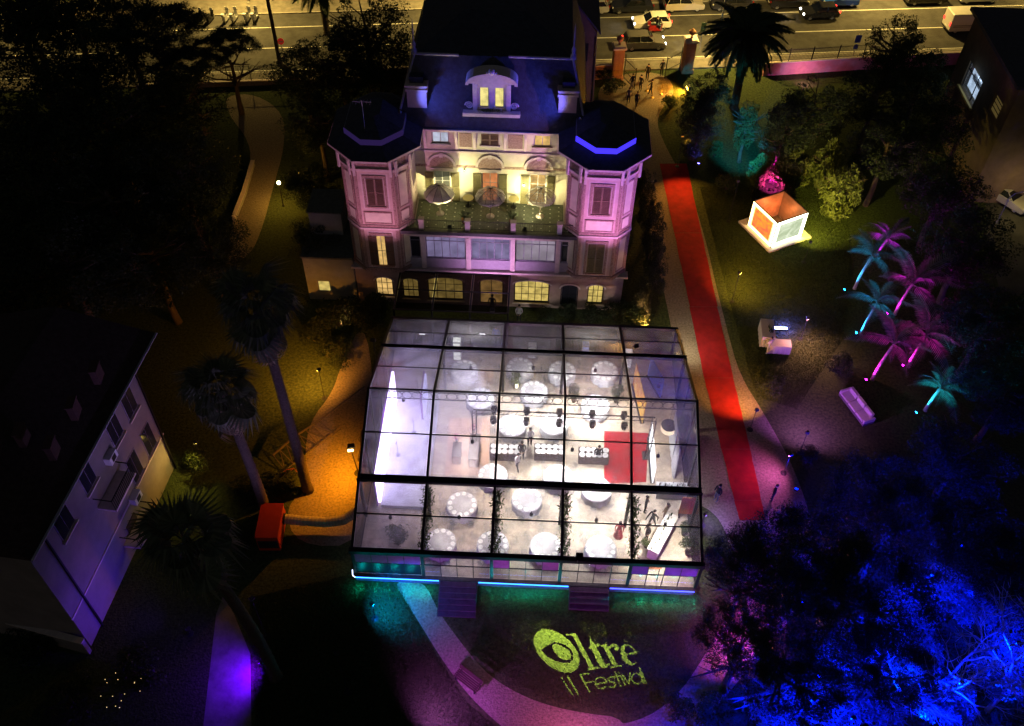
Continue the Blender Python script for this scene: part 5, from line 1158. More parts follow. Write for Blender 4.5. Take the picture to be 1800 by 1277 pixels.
for q in [(917, 806, 3.1, 'carry', 'black', 'black', 'waiter in black behind the left buffet table', None), (1050, 812, 3.1, 'lean', 'black', 'black', 'waiter in black leaning over the buffet table by the red rug', None), (931, 782, 3.3, 'carry', 'white', 'black', 'waiter in white jacket on the walkway', None), (910, 826, .6, 'walk', 'white', 'grey', 'guest in white walking behind the front gutter', None),
          (1145, 925, 2.3, 'walk', 'black', 'black', 'guest in dark suit walking in the front right bay', None), (1168, 912, .8, 'stand', 'tan', 'tan', 'guest in beige near the gutter in the front right bay', None), (1136, 948, 1.9, 'stand', 'black', 'black', 'guest in black at the cocktail bar', None), (1133, 900, 4.4, 'stand', 'grey', 'black', 'guest in grey behind the others in the front right bay', None), (1086, 946, 3.0, 'stand', 'red', 'red', 'guest in a red dress beside the rightmost front table', 'red'), (872, 604, 2.8, 'stand', 'blue', 'grey', 'waiter in a blue shirt in the rear aisle', None)]:
    person(q[6], pp(q[0], q[1], DZ), q[2], q[3], q[4], q[5], 0, q[7])
person('person silhouetted in the lit entrance door of the villa', (-3.2, 22.7, 0), 3.0, 'stand', 'black', 'black', 1, None, None, 1.08)
person('person in black and white by the arched villa window', pp(912, 566), 3.0, 'carry', 'white', 'black')
person('barman in pale clothes behind the garden bar', pp(1349, 622), .6, 'carry', 'white', 'white')
person('rider in dark jacket on the scooter between the cars', (rs[0], rs[1], .02), RA - math.pi / 2, 'sit', 'black', 'jeans')
# ================================================================== gate, street furniture
mk_brick = M('terracotta_stucco', (.40, .19, .10), .85, .2, 3, .3); mk_pinkw = M('pink_wall', (.55, .22, .26), .85, .15, 1.5, .2)
def pillar(label, x, y, h=3.6):
    t = thing('gate_pillar', label, 'pillar', (x, y, 0), RA, 'gate pillars'); w = .5
    MB().box(-w - .1, w + .1, -w - .1, w + .1, 0, .4).build('plinth', mk_brick, t, world=False); MB().box(-w, w, -w, w, .4, h - .3).build('shaft', mk_brick, t, world=False)
    MB().box(-w - .15, w + .15, -w - .15, w + .15, h - .3, h - .1).box(-w - .05, w + .05, -w - .05, w + .05, h - .1, h).build('cap', mk_trim, t, world=False)
    MB().lathe([(.12, 0), (.14, .1), (.06, .2), (.3, .45), (.34, .7), (.28, .75), (.1, .9), (.02, 1.0)], 14, (0, 0, h)).build('urn', mk_brick, t, True, world=False)
gl = G(1083, 137); gr = G(1206, 125)
pillar('terracotta gate pillar with urn on the villa side of the gate', gl.x, gl.y); pillar('terracotta gate pillar with urn on the palm side of the gate', gr.x, gr.y)
def gate_leaf(label, hx, hy, ang, w=2.2, h=2.7):
    t = thing('gate_leaf', label, 'gate', (hx, hy, 0), ang, 'iron gate leaves'); b = MB()
    MB().box(0, .06, -.03, .03, .1, h).build('stile', mk_iron, t, world=False); MB().box(w - .06, w, -.03, .03, .1, h - .3).build('stile', mk_iron, t, world=False)
    for z in (.2, .95, h - .55): MB().box(.06, w - .06, -.025, .025, z, z + .05).build('rail', mk_iron, t, world=False)
    n = 14
    for k in range(n):
        x = .12 + (w - .24) * k / (n - 1); MB().tube([(x, 0, .1), (x, 0, h - .35 + .3 * math.sin(math.pi * k / (n - 1)))], .012, 5).build('bar', mk_iron, t, world=False)
    return t
gate_leaf('iron gate leaf standing open by the pillar nearer the villa', gl.x + .7, gl.y - .2, -1.1); gate_leaf('iron gate leaf standing open by the pillar nearer the palm', gr.x - .7, gr.y - .2, 3.9)
def low_wall(name, label, pts, h, mt, th=.25, cap=True, cat='wall'):
    t = thing(name, label, cat, (pts[0].x, pts[0].y, 0)); b = MB(); c = MB()
    for a, e in zip(pts[:-1], pts[1:]):
        b.beam((a.x, a.y, h / 2), (e.x, e.y, h / 2), th, h); c.beam((a.x, a.y, h + .03), (e.x, e.y, h + .03), th + .1, .06)
    b.build('body', mt, t); c.build('coping', mk_trim, t); return t
def fence(label, pts, z0, h, group=None):
    t = thing('iron_fence', label, 'fence', (pts[0].x, pts[0].y, z0)); pk = MB()
    for a, e in zip(pts[:-1], pts[1:]):
        L = (e - a).length; n = max(1, int(L / 2.2))
        for k in range(n + 1):
            q = a.lerp(e, k / n); MB().box(q.x - .035, q.x + .035, q.y - .035, q.y + .035, z0, z0 + h + .1).build('post', mk_iron, t)
        for z in (.12, h - .12): MB().beam((a.x, a.y, z0 + z), (e.x, e.y, z0 + z), .04, .04).build('rail', mk_iron, t)
        m_ = int(L / .14)
        for k in range(m_): q = a.lerp(e, (k + .5) / m_); pk.box(q.x - .009, q.x + .009, q.y - .009, q.y + .009, z0 + .02, z0 + h)
    o = pk.build('pickets', mk_iron, t); o['kind'] = 'stuff'; return t
w0, w1, w2 = G(1340, 133), G(1420, 128), G(1510, 122)
low_wall('garden_wall', 'pink garden wall below the road right of the palm', [w0, w1, w2, rd(42, -7.2)], 1.35, mk_pinkw)
fence('iron fence along the top of the pink garden wall', [w0 + Vector((0, .02, 0)), w1, w2], 1.42, 1.35)
low_wall('gate_wall', 'terracotta wall running from the gate towards the villa', [Vector((gl.x - .55, gl.y - .1, 0)), Vector((gl.x - 3.2, gl.y - .6, 0))], 1.5, mk_brick)
f0, f1 = rd(-46, -6.9), rd(-24, -6.9); low_wall('fence_wall', 'low dark wall under the left garden fence', [f0, f1], .5, M('dark_stone', (.1, .09, .08), .9)); fence('dark iron fence beside the road behind the left trees', [f0, f1], .57, 1.6)
f2 = rd(-6.0, -6.9); low_wall('boundary_wall', 'plain wall along the road behind the villa trees', [f1 + Vector((.2, 0, 0)), f2], 1.4, MATS['dark_stone'])
# rope posts at the gate
for k, (px, py) in enumerate(((1146, 172), (1162, 166), (1137, 160))):
    p = G(px, py); t = thing('rope_post', 'brass rope post %s at the red carpet entrance' % ('nearest the villa', 'beside the glowing plants', 'closest to the gate')[k], 'post', (p.x, p.y, .004), 0, 'rope posts'); MB().lathe([(.16, 0), (.16, .03), (.025, .05), (.025, .95), (.045, .98), (.005, 1.03)], 12).build('pole', M('brass', (.4, .25, .08), .3, .1, 5, 0, .9), t, True, world=False); MB().lathe([(.17, 0), (.17, .02), (.03, .06)], 12).build('foot', M('brass'), t, world=False)
def street_lamp(label, loc, h, arm, col, energy, rz=0, body=None, head_e=18):
    t = thing('street_lamp', label, 'street lamp', loc, rz, 'street lamps'); mt = body or M('galvanised', (.4, .39, .36), .5, .15, 4, 0, .3)
    MB().tube([(0, 0, 0), (0, 0, h)], [.11, .06], 10).build('pole', mt, t, True, world=False); MB().tube([(0, 0, h - .05), (0, arm * .5, h + .25), (0, arm, h + .3)], .045, 6).build('arm', mt, t, world=False)
    MB().box(-.16, .16, arm - .1, arm + .6, h + .26, h + .38).build('head', M('grey_steel'), t, world=False); MB().box(-.12, .12, arm, arm + .5, h + .235, h + .258).build('lens', E('sodium_lens', col, head_e), t, world=False)
    MB().lathe([(.2, 0), (.2, .1), (.12, .3)], 10).build('base', mt, t, world=False)
    c, s_ = math.cos(rz), math.sin(rz); L = Vector(loc) + Vector((-s_ * (arm + .25), c * (arm + .25), h + .2)); lamp('SPOT', L, energy, col, L - Vector((0, 0, 5)), .12, 150, .6)
SOD = (1, .66, .16)
street_lamp('pale lamp post on the near pavement beside the gate palm', rd(11.1, -5.6, .12), 8.5, 1.8, SOD, 15000, RA)
for k, u in enumerate((-62, -37, -15, 33, 55)):
    street_lamp('road lamp on the far pavement, %s' % ('far left beyond the trees', 'behind the scooters', 'behind the villa trees', 'behind the parked black saloon', 'at the far right')[k], rd(u, 9.4, .12), 9, 2.2, SOD, (12000, 17000, 16000, 21000, 16000)[k], RA + math.pi)
# signs
p = G(1493, 118); t = thing('street_sign', 'blue street sign on a slim post by the fence', 'sign', (p.x, p.y, 0), RA); MB().tube([(0, 0, 0), (0, 0, 3.6)], .04, 6).build('post', M('grey_steel'), t, world=False); MB().box(-.3, .3, -.06, -.04, 2.7, 3.5).build('panel', M('sign_blue', (.03, .06, .25), .4, .1), t, world=False); MB().box(-.22, .22, -.06, -.04, 2.0, 2.5).build('panel', M('sign_blue'), t, world=False)
p = G(1229, 90); t = thing('bus_stop_sign', 'small green sign hung on the pole by the gate', 'sign', (p.x, p.y, .12), RA); MB().tube([(0, 0, 0), (0, 0, 3.0)], .035, 6).build('post', M('grey_steel'), t, world=False); MB().box(-.25, .25, -.06, -.04, 2.0, 3.0).build('panel', M('sign_green', (.03, .07, .04), .5), t, world=False)
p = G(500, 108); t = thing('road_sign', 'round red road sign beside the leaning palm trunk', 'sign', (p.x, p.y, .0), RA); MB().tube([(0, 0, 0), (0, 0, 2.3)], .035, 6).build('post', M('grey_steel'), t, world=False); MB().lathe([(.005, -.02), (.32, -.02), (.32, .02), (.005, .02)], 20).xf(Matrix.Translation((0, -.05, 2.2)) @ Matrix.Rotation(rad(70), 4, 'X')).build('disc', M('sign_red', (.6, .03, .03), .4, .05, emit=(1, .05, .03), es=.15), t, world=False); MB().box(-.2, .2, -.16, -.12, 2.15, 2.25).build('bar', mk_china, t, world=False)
# ================================================================== red carpet and garden party
mk_carpet = M('carpet_red', (.20, .006, .010), .95, .3, 1.3, .6, col2=(.33, .010, .014), bscale=2.5)
car_pts = [(1160, 288), (1207, 288), (1222, 360), (1252, 500), (1280, 625), (1306, 740), (1338, 880), (1352, 925), (1302, 925), (1290, 880), (1268, 790), (1238, 665), (1212, 540), (1185, 410)]
cl_ = [(1160, 288), (1185, 410), (1212, 540), (1238, 665), (1268, 790), (1290, 880), (1300, 915)]; cr_ = [(1207, 288), (1233, 410), (1261, 540), (1289, 665), (1318, 790), (1338, 880), (1346, 915)]
p = G(1250, 600); rc_ = thing('red_carpet', 'long red carpet laid on the gravel beside the marquee', 'carpet', (p.x, p.y, 0))
for i in range(6):
    j = RN.uniform(-.03, .03); v = []; f = []; n = 9
    for k in range(n):
        s_ = (k + (.012 if k == 0 else -.012 if k == n - 1 else 0)) / (n - 1); A_ = G(*cl_[i]).lerp(G(*cl_[i + 1]), s_); B_ = G(*cr_[i]).lerp(G(*cr_[i + 1]), s_)
        for q in range(7): w_ = A_.lerp(B_, q / 6); v.append((w_.x + j + (RN.uniform(-.025, .025) if q in (0, 6) else 0), w_.y, .018 + (RN.uniform(0, .035) if 0 < k < n - 1 else 0)))
    for k in range(n - 1):
        for q in range(6): f.append((k * 7 + q, k * 7 + q + 1, (k + 1) * 7 + q + 1, (k + 1) * 7 + q))
    MB().add(v, f).build('carpet_length', mk_carpet, rc_, True)
# glowing cube pavilion
c0, c1, c2 = G(1352, 446, .0), G(1298, 392, .0), G(1425, 420, .0)
ax = (c2 - c0).normalized(); ay = Vector((-ax.y, ax.x, 0)); LB = (c2 - c0).length * 1.0; LA = (c1 - c0).length
rz = math.atan2(ax.y, ax.x); cub = thing('light_pavilion', 'open topped cube pavilion with glowing printed walls on the lawn', 'pavilion', c0 + (ax * LB + ay * LA) / 2, rz)
hx, hy = LB / 2, LA / 2
MB().box(-hx, hx, -hy, hy, .0, .22).build('plinth', M('white_deck', (.62, .58, .52), .7, .08), cub, world=False)
x0, x1, y0, y1, zt = -hx + .38, hx - .75, -hy + .38, hy - .75, 2.7
def printpanel(name, c_edge, c_a, c_b, st, size):
    mt, n, l = nodes_of(name); n.remove(n['Principled BSDF']); em = n.new('ShaderNodeEmission'); em.inputs[1].default_value = st
    tc = n.new('ShaderNodeTexCoord'); sx = n.new('ShaderNodeVectorMath'); sx.operation = 'SUBTRACT'; sx.inputs[1].default_value = (.5, .5, .5); l.new(tc.outputs['Generated'], sx.inputs[0])
    ab = n.new('ShaderNodeVectorMath'); ab.operation = 'ABSOLUTE'; l.new(sx.outputs[0], ab.inputs[0]); sp = n.new('ShaderNodeSeparateXYZ'); l.new(ab.outputs[0], sp.inputs[0])
    mx = n.new('ShaderNodeMath'); mx.operation = 'MAXIMUM'; l.new(sp.outputs[size], mx.inputs[0]); l.new(sp.outputs['Z'], mx.inputs[1])
    nz = n.new('ShaderNodeTexNoise'); nz.inputs['Scale'].default_value = 3.2; nz.inputs['Detail'].default_value = 3; nz.inputs['Distortion'].default_value = 1.5; l.new(tc.outputs['Generated'], nz.inputs['Vector'])
    r1 = n.new('ShaderNodeValToRGB'); l.new(nz.outputs['Fac'], r1.inputs[0]); r1.color_ramp.elements[0].position = .35; r1.color_ramp.elements[1].position = .65; r1.color_ramp.elements[0].color = (*c_a, 1); r1.color_ramp.elements[1].color = (*c_b, 1)
    r2 = n.new('ShaderNodeMapRange'); r2.inputs[1].default_value = .36; r2.inputs[2].default_value = .47; l.new(mx.outputs[0], r2.inputs[0])
    mi = n.new('ShaderNodeMix'); mi.data_type = 'RGBA'; l.new(r2.outputs[0], mi.inputs[0]); l.new(r1.outputs[0], mi.inputs[6]); mi.inputs[7].default_value = (*c_edge, 1)
    l.new(mi.outputs[2], em.inputs[0]); l.new(em.outputs[0], n['Material Output'].inputs[0]); return mt
MB().box(x0, x1, y0, y0 + .06, .24, zt).build('front_panel', printpanel('print_white', (6, 6, 4.6), (.38, .45, .28), (.62, .68, .5), 1.35, 'X'), cub, world=False)
MB().box(x0, x0 + .06, y0 + .07, y1, .24, zt).build('side_panel', printpanel('print_orange', (7, 4.6, 1.8), (1, .40, .03), (.85, .16, .06), 1.2, 'Y'), cub, world=False)
MB().box(x0 + .07, x1, y1 - .06, y1, .24, zt).build('rear_panel', M('copper_panel', (.5, .18, .08), .45, .25, 2, 0, .3), cub, world=False); MB().box(x1 - .06, x1, y0 + .07, y1 - .07, .24, zt).build('side_panel', M('bronze_panel', (.22, .12, .07), .5, .2, 2, 0, .3), cub, world=False)
MB().box(x0 + .07, x1 - .07, y0 + .07, y1 - .07, .221, .235).build('floor', M('brown_floor', (.12, .09, .05), .7), cub, world=False)
for a, b in ((x0, y0), (x1, y0), (x0, y1), (x1, y1)): MB().box(a - .03, a + .03, b - .03, b + .03, .221, zt + .03).build('corner_post', mk_iron, cub, world=False)
for q in (((x0, y0), (x1, y0)), ((x0, y0), (x0, y1)), ((x1, y0), (x1, y1)), ((x0, y1), (x1, y1))): MB().beam((*q[0], zt + .05), (*q[1], zt + .05), .06, .05).build('top_rail', mk_iron, cub, world=False)
cc = cub.location
lamp('POINT', (cc.x + .2, cc.y + .5, 1.4), 90, (1, .35, .1), size=.1)
# bar tables on the lawn
p = G(1350, 578, 1.0); t = thing('garden_bar', 'tall bar table with long white cloth and bottles on the lawn', 'bar table', (p.x, p.y, 0), -.08)
def draped(t, w, d, h):
    MB().box(-w / 2, w / 2, -d / 2, d / 2, h - .03, h).build('table_top', mk_cloth, t, world=False); b = MB(); n = 60
    per = [(-w / 2, -d / 2), (w / 2, -d / 2), (w / 2, d / 2), (-w / 2, d / 2)]; pts = []
    for (ax_, ay_), (bx_, by_) in zip(per, per[1:] + per[:1]):
        for k in range(n // 4): s_ = k / (n // 4); pts.append((ax_ + (bx_ - ax_) * s_, ay_ + (by_ - ay_) * s_))
    N = len(pts)
    for k, (x, y) in enumerate(pts): f = 1.03 + .04 * math.sin(k * 1.9); b.v += [(x * 1.005, y * 1.005, h - .002), (x * f, y * f, .03)]
    for k in range(N): j = (k + 1) % N; b.f.append((2 * k, 2 * j, 2 * j + 1, 2 * k + 1))
    b.build('cloth', mk_cloth, t, world=False)
    for x in (-w / 2 + .1, w / 2 - .1):
        for y in (-d / 2 + .1, d / 2 - .1): MB().box(x - .02, x + .02, y - .02, y + .02, 0, h - .03).build('leg', mk_iron, t, world=False)
draped(t, .95, 1.9, 1.05)
for k in range(9): tag(put('bottle', BOT, None, (p.x + .1 + RN.uniform(-.22, .25), p.y - .35 + (k % 5) * .13 - .1, 1.051)), 'dark bottle standing on the tall garden bar table', 'bottle', 'bottles on the garden bar')
p = G(1372, 603, .8); t = thing('garden_table', 'low table with white cloth in front of the garden bar', 'table', (p.x, p.y, 0), -.06); draped(t, 1.55, .8, .8)
p = G(1373, 575, .3); t = thing('light_bar', 'glowing blue light bar on the lawn beside the bar table', 'light', (p.x, p.y, 0), 0); MB().box(-.5, .5, -.12, .12, .02, .16).build('housing', mk_black, t, world=False); MB().box(-.48, .48, -.11, .11, .161, .185).build('face', E('blue_bar', (.25, .3, 1), 22), t, world=False); MB().box(-.5, -.44, -.2, .2, 0, .02).box(.44, .5, -.2, .2, 0, .02).build('foot', mk_black, t, world=False)
lamp('POINT', (p.x + .3, p.y, .55), 500, (.12, .1, 1), size=.15)
# sofa
a, b = G(1480, 690, .4), G(1520, 742, .4); d = b - a; rz = math.atan2(d.y, d.x); t = thing('garden_sofa', 'three seat pale sofa standing on the dark lawn', 'sofa', ((a.x + b.x) / 2 + .3, (a.y + b.y) / 2 + .1, 0), rz)
mk_sofa = M('sofa_fabric', (.55, .47, .45), .9, .1, 5, .2); L = d.length + .2
MB().box(-L / 2, L / 2, -.45, .42, .08, .3).build('base', M('sofa_base', (.12, .1, .1), .9), t, world=False)
for k in range(3): x = -L / 2 + .16 + k * (L - .32) / 3; MB().box(x + .015, x + (L - .32) / 3 - .07, -.44, .2, .305, .46).build('seat_cushion', mk_sofa, t, world=False); MB().box(x + .015, x + (L - .32) / 3 - .07, .205, .4, .31, .85).build('back_cushion', mk_sofa, t, world=False)
for s_ in (-1, 1): MB().box(s_ * (L / 2 - .075) - .07, s_ * (L / 2 - .075) + .07, -.45, .42, .301, .62).build('armrest', mk_sofa, t, world=False)
for x in (-L / 2 + .1, L / 2 - .1):
    for y in (-.38, .35): MB().box(x - .03, x + .03, y - .03, y + .03, 0, .08).build('foot', mk_dark, t, world=False)
# bench on the curved path
p = G(822, 1196, .45); t = thing('park_bench', 'slatted wooden bench beside the curved path', 'bench', (p.x, p.y, 0), -.62)
mk_slat = M('bench_slat', (.05, .028, .018), .7, .2, 6)
for k in range(5): MB().box(-.8, .8, -.28 + k * .11, -.2 + k * .11, .42, .45).build('slat', mk_slat, t, world=False)
for k in range(4): MB().box(-.8, .8, .27 + k * .012, .295 + k * .012, .5 + k * .11, .58 + k * .11).build('back_slat', mk_slat, t, world=False)
for x in (-.65, .65): MB().box(x - .03, x + .03, -.28, .3, .36, .419).box(x - .03, x + .03, -.26, -.2, 0, .36).box(x - .03, x + .03, .24, .3, 0, .36).box(x - .03, x + .03, .315, .345, .36, .95).build('leg_frame', mk_iron, t, world=False)
# uplit palms
UP = [('cyan', (.01, .36, 1), 1484, 510, 1502, 508, 1534, 450, 1.7), ('violet', (.6, .01, 1), 1527, 459, 1540, 452, 1562, 420, 2.0), ('magenta', (.8, .01, .75), 1560, 552, 1573, 553, 1604, 500, 2.6), ('cyan', (.01, .36, 1), 1505, 586, 1513, 588, 1543, 532, 1.9), ('magenta', (.85, .01, .6), 1522, 668, 1533, 668, 1572, 605, 2.2), ('magenta', (.85, .01, .6), 1587, 643, 1596, 645, 1628, 590, 2.7), ('cyan', (.01, .5, .9), 1610, 726, 1626, 722, 1654, 682, 1.7)]
for k, (cn, c, lx, ly, bx_, by_, tx, ty, L) in enumerate(UP):
    L *= 1.4
    lp = G(lx, ly, .12); bp = G(bx_, by_)
    hgt = 2.6
    for hgt in [1.5 + .1 * j for j in range(40)]:
        if PJ((bp.x, bp.y, hgt))[1] < ty: break
    q = G(tx, ty, hgt); ln = (q.x - bp.x, q.y - bp.y)
    w = ('nearest the glowing pavilion', 'behind the first one', 'tallest at the back', 'in the middle of the group', 'closest to the sofa', 'right of the one by the sofa', 'rightmost and lowest')[k]
    feather_palm('young palm lit %s from below, %s' % (cn, w), (bp.x, bp.y, 0), hgt, L, 11, .13, .08, ln, 'uplit young palms', t0=-1.15, t1=.2, bark=mk_upbark, jit=(.6, 1.25))
    d = Vector((bp.x + ln[0] - lp.x, bp.y + ln[1] - lp.y, hgt + .3))
    flood((lp.x, lp.y, .16), 1300, c, lp + d, 'glowing %s flood under the palm %s' % (cn, w), 75, .6, .05, 'floods under the young palms', 'uplens_' + cn, 30, .13)
    lamp('SPOT', (lp.x, lp.y, .4), 1500, c, (bp.x + ln[0], bp.y + ln[1], hgt + .6), .05, 60, .7)
# ================================================================== left neighbour building
A = Vector((-23.08, 7.62, 0)); B = Vector((-24.32, -5.02, 0)); dB = (B - A).normalized(); nB = Vector((-dB.y, dB.x, 0))   # outward (+x)
HB = 10.0
if nB.x < 0: nB = -nB
mk_lw = M('pale_render', (.21, .185, .18), .9, .15, .8, .15)
bl_ = thing('left_house', 'pale neighbouring house with dark roof, balconies and air conditioners', 'building', (-27, 1, 0))
LW = (B - A).length
def fp(u, z, o=0.0): q = A + dB * u + nB * o; return (q.x, q.y, z)
def fbox(u0, u1, z0, z1, o0, o1): return MB().hexa([fp(u0, z0, o0), fp(u1, z0, o0), fp(u1, z0, o1), fp(u0, z0, o1), fp(u0, z1, o0), fp(u1, z1, o0), fp(u1, z1, o1), fp(u0, z1, o1)])
def onface(px, py):      # where a sight line meets the facade
    d = ray(px, py); t = (A - CP).dot(nB) / d.dot(nB); q = CP + d * t; return (q - A).dot(dB), q.z
fbox(0, LW, 0, HB, -9, 0).build('wall', mk_lw, bl_)
fbox(-.0, LW, HB - .35, HB - .2, .003, .06).build('cornice', mk_trim, bl_); fbox(-.05, LW + .05, 3.2, 3.32, .003, .05).build('string_course', mk_trim, bl_)
r0, r1 = -2.4, LW + .3
MB().hexa([fp(r0, HB, .45), fp(r1, HB, .45), fp(r1, HB, -9.5), fp(r0, HB, -9.5), fp(r0 + 1, HB + 2.4, -4.3), fp(r1 - 1, HB + 2.4, -4.3), fp(r1 - 1, HB + 2.4, -4.7), fp(r0 + 1, HB + 2.4, -4.7)]).build('roof', M('dark_tiles', (.035, .025, .022), .9, .4, 4, .6), bl_)
MB().beam(fp(r0, HB + .02, .5), fp(r1, HB + .02, .5), .12, .1).build('roof_gutter', mk_lead, bl_)
wins = [((225, 706), .55, 1.0), ((199, 752), .55, 1.0), ((150, 835), .55, 1.0), ((109, 914), .62, 1.0), ((260, 772), .55, 1.0), ((236, 820), .55, 1.0)]
for k, ((px, py), hw, hh) in enumerate(wins):
    u, z = onface(px, py)
    f = fbox(u - hw - .06, u + hw + .06, z - hh - .06, z + hh + .06, .003, .04).build('window', M('grey_joinery'), bl_)
    for s_ in (-1, 1):
        q = fbox(u + (0.02 if s_ > 0 else -hw), u + (hw if s_ > 0 else -.02), z - hh, z + hh, .041, .055); L = bl_.location; q.v = [(p[0] - L.x, p[1] - L.y, p[2] - L.z) for p in q.v]; put('pane', q.mesh('pane', mk_glz), f)
    q = fbox(u - hw - .15, u + hw + .15, z - hh - .2, z - hh - .101, .003, .16); q.v = [(p[0] - L.x, p[1] - L.y, p[2] - L.z) for p in q.v]; put('sill', q.mesh('sill', mk_trim), f)
for k, (px, py) in enumerate(((188, 858), (232, 925))):
    u, z = onface(px, py); z -= .1
    bc = fbox(u - 1.3, u + 1.3, z - .15, z, .003, 1.1).build('balcony', mk_trim, bl_)
    q = fbox(u - 1.3, u + 1.3, z + .85, z + .9, 1.05, 1.1)
    for j in range(18): x = u - 1.28 + 2.56 * j / 17; t_ = fbox(x - .01, x + .01, z, z + .85, 1.06, 1.085); q.add(t_.v, t_.f)
    for x in (u - 1.28, u + 1.28):
        t_ = fbox(x - .02, x + .02, z + .85, z + .9, .01, 1.05); q.add(t_.v, t_.f)
    q.v = [(p[0] - L.x, p[1] - L.y, p[2] - L.z) for p in q.v]; put('railing', q.mesh('railing', mk_iron), bc)
    ac = fbox(u - 1.5, u - .7, z + 1.3, z + 1.85, .003, .4).build('air_conditioner', M('white_lacquer'), bl_)
    q = fbox(u - 1.3, u - .9, z + 1.38, z + 1.77, .401, .415); q.v = [(p[0] - L.x, p[1] - L.y, p[2] - L.z) for p in q.v]; put('fan_grille', q.mesh('fan_grille', mk_black), ac)
for u in (.25, LW - 1.3): 
    fbox(u - .05, u + .05, 0, HB - .05, .06, .16).build('downpipe', mk_iron, bl_)
fbox(5.2, 6.3, .02, 2.3, .003, .05).build('door', mk_dark, bl_)
for k, (px, py) in enumerate(((163, 642), (122, 705), (83, 775), (30, 752))):
    q = G(px, py, 12.6); c = MB().cbox((q.x, q.y, 11.9), (.36, .8, .9), .1).build('chimney', M('chimney_brick', (.06, .032, .028), .9, .25, 5), bl_); w = MB().cbox((q.x, q.y, 12.45), (.44, .9, .1), .1); w.v = [(p[0] - L.x, p[1] - L.y, p[2] - L.z) for p in w.v]; put('chimney_cap', w.mesh('chimney_cap', M('chimney_brick')), c)
lean = thing('garden_wall_low', 'low rendered wall beside the left house', 'wall', (-24, -6, 0)); MB().beam((-24.2, -5.4, .7), (-33, -3.5, .7), .25, 1.4).build('body', mk_lw, lean); MB().beam((-24.2, -5.4, 1.43), (-33, -3.5, 1.43), .35, .06).build('coping', mk_trim, lean)
# ================================================================== right neighbour building
XB = 37.0
rb = thing('right_house', 'brown apartment house with one brightly lit kitchen window', 'building', (42, 46, 0))
wa = GX(1688, 150, XB); wt = GX(1707, 108, XB); wb = GX(1712, 180, XB); wy0, wy1 = wb.y, wa.y; wz0, wz1 = min(wa.z, wb.z), wt.z
w2a, w2b, w2t = GX(1738, 192, XB), GX(1752, 208, XB), GX(1752, 165, XB)
by0, by1 = wy0 - 6, wy1 + 2.3
hz = [(wy0, wy1, wz0, wz1), (w2b.y, w2a.y, min(w2a.z, w2b.z), w2t.z)]
wm = wall_holes(by0, by1, 0, wz1 + 3.2, 0, .35, hz); wm.v = [(XB + p[1], p[0], p[2]) for p in wm.v]; wm.build('wall', M('umber_wall', (.13, .09, .055), .9, .2, 1, .15), rb)
MB().box(XB + .8, XB + 16, by0, by1, 0, wz1 + 3.2).build('wall', M('umber_wall'), rb); MB().box(XB + .35, XB + .8, by0, by0 + .3, 0, wz1 + 3.2).build('wall', M('umber_wall'), rb); MB().box(XB + .35, XB + .8, by1 - .3, by1, 0, wz1 + 3.2).build('wall', M('umber_wall'), rb)
MB().box(XB - .5, XB + 16.4, by0 - .4, by1 + .4, wz1 + 3.2, wz1 + 3.5).build('roof', mk_slate, rb)
MB().box(XB + .6, XB + .62, wy0 + .02, wy1 - .02, wz0 + .02, wz1 - .02).build('room_glow', E('kitchen_light', (.62, .8, 1.0), 1.25, .45, 1.1), rb)
MB().box(XB + .2, XB + .215, wy0, wy1, wz0, wz1).build('window_pane', clear_film('kitchen_pane', .02), rb)
for a, b in ((wy0, wy0 + .07), (wy1 - .07, wy1), (wy0 + (wy1 - wy0) * .3, wy0 + (wy1 - wy0) * .3 + .07)): MB().box(XB + .12, XB + .19, a, b, wz0, wz1).build('window_frame', mk_iron, rb)
MB().box(XB + .12, XB + .19, wy0, wy1, wz1 - .75, wz1 - .68).build('window_frame', mk_iron, rb)
MB().box(XB + .4, XB + .52, wy0 + .9, wy1 - .8, wz1 - 1.25, wz1 - .8).build('kitchen_hood', M('grey_steel'), rb)
MB().box(XB - .2, XB + .1, wy0 - .2, wy1 + .2, wz0 - .18, wz0 - .003).build('sill', M('ochre_sill', (.5, .36, .12), .8), rb)
h2 = hz[1]; MB().box(XB + .2, XB + .22, h2[0], h2[1], h2[2], h2[3]).build('blind', M('blind_ochre', (.5, .4, .2), .8, .2, 3, emit=(1, .7, .2), es=.06), rb)
for k in range(1, 4): z = h2[2] + (h2[3] - h2[2]) * k / 4; MB().box(XB + .16, XB + .19, h2[0], h2[1], z - .03, z + .03).build('glazing_bar', mk_iron, rb)
lamp('POINT', (XB - .25, (wy0 + wy1) / 2, wz1 - .6), 25, (.6, .8, 1), size=.3)
# yard on the far right with parked car and lamp
p = G(1768, 356); car('pale car parked under the arched lamp at the right edge', 'hatch', paint('sand', (.4, .38, .33)), (p.x, p.y, .01), -.9, False)
struct('side_yard', MB().sheet(gpoly([(1730, 300), (1830, 300), (1830, 520), (1760, 520), (1735, 430)]), .004), mk_asph)
p = G(1752, 392); t = thing('garden_lamp', 'slim arched lamp beside the pale car at the right edge', 'street lamp', (p.x, p.y, 0)); MB().tube([(0, 0, 0), (0, 0, 2.6), (.3, 0, 3.1), (.9, 0, 3.3), (1.4, 0, 3.0)], .04, 6).build('pole', M('galvanised'), t, world=False); MB().lathe([(.02, .12), (.14, 0), (.12, -.02)], 10, (1.45, 0, 2.9)).build('head', mk_black, t, world=False); MB().ball((1.45, 0, 2.86), .07, 8).build('bulb', E('bulb_amber', (1, .8, .3), 20), t, world=False); MB().lathe([(.12, 0), (.12, .1), (.05, .2)], 8).build('base', M('galvanised'), t, world=False)
lamp('POINT', (p.x + 1.45, p.y, 2.7), 160, (1, .75, .25), size=.1)
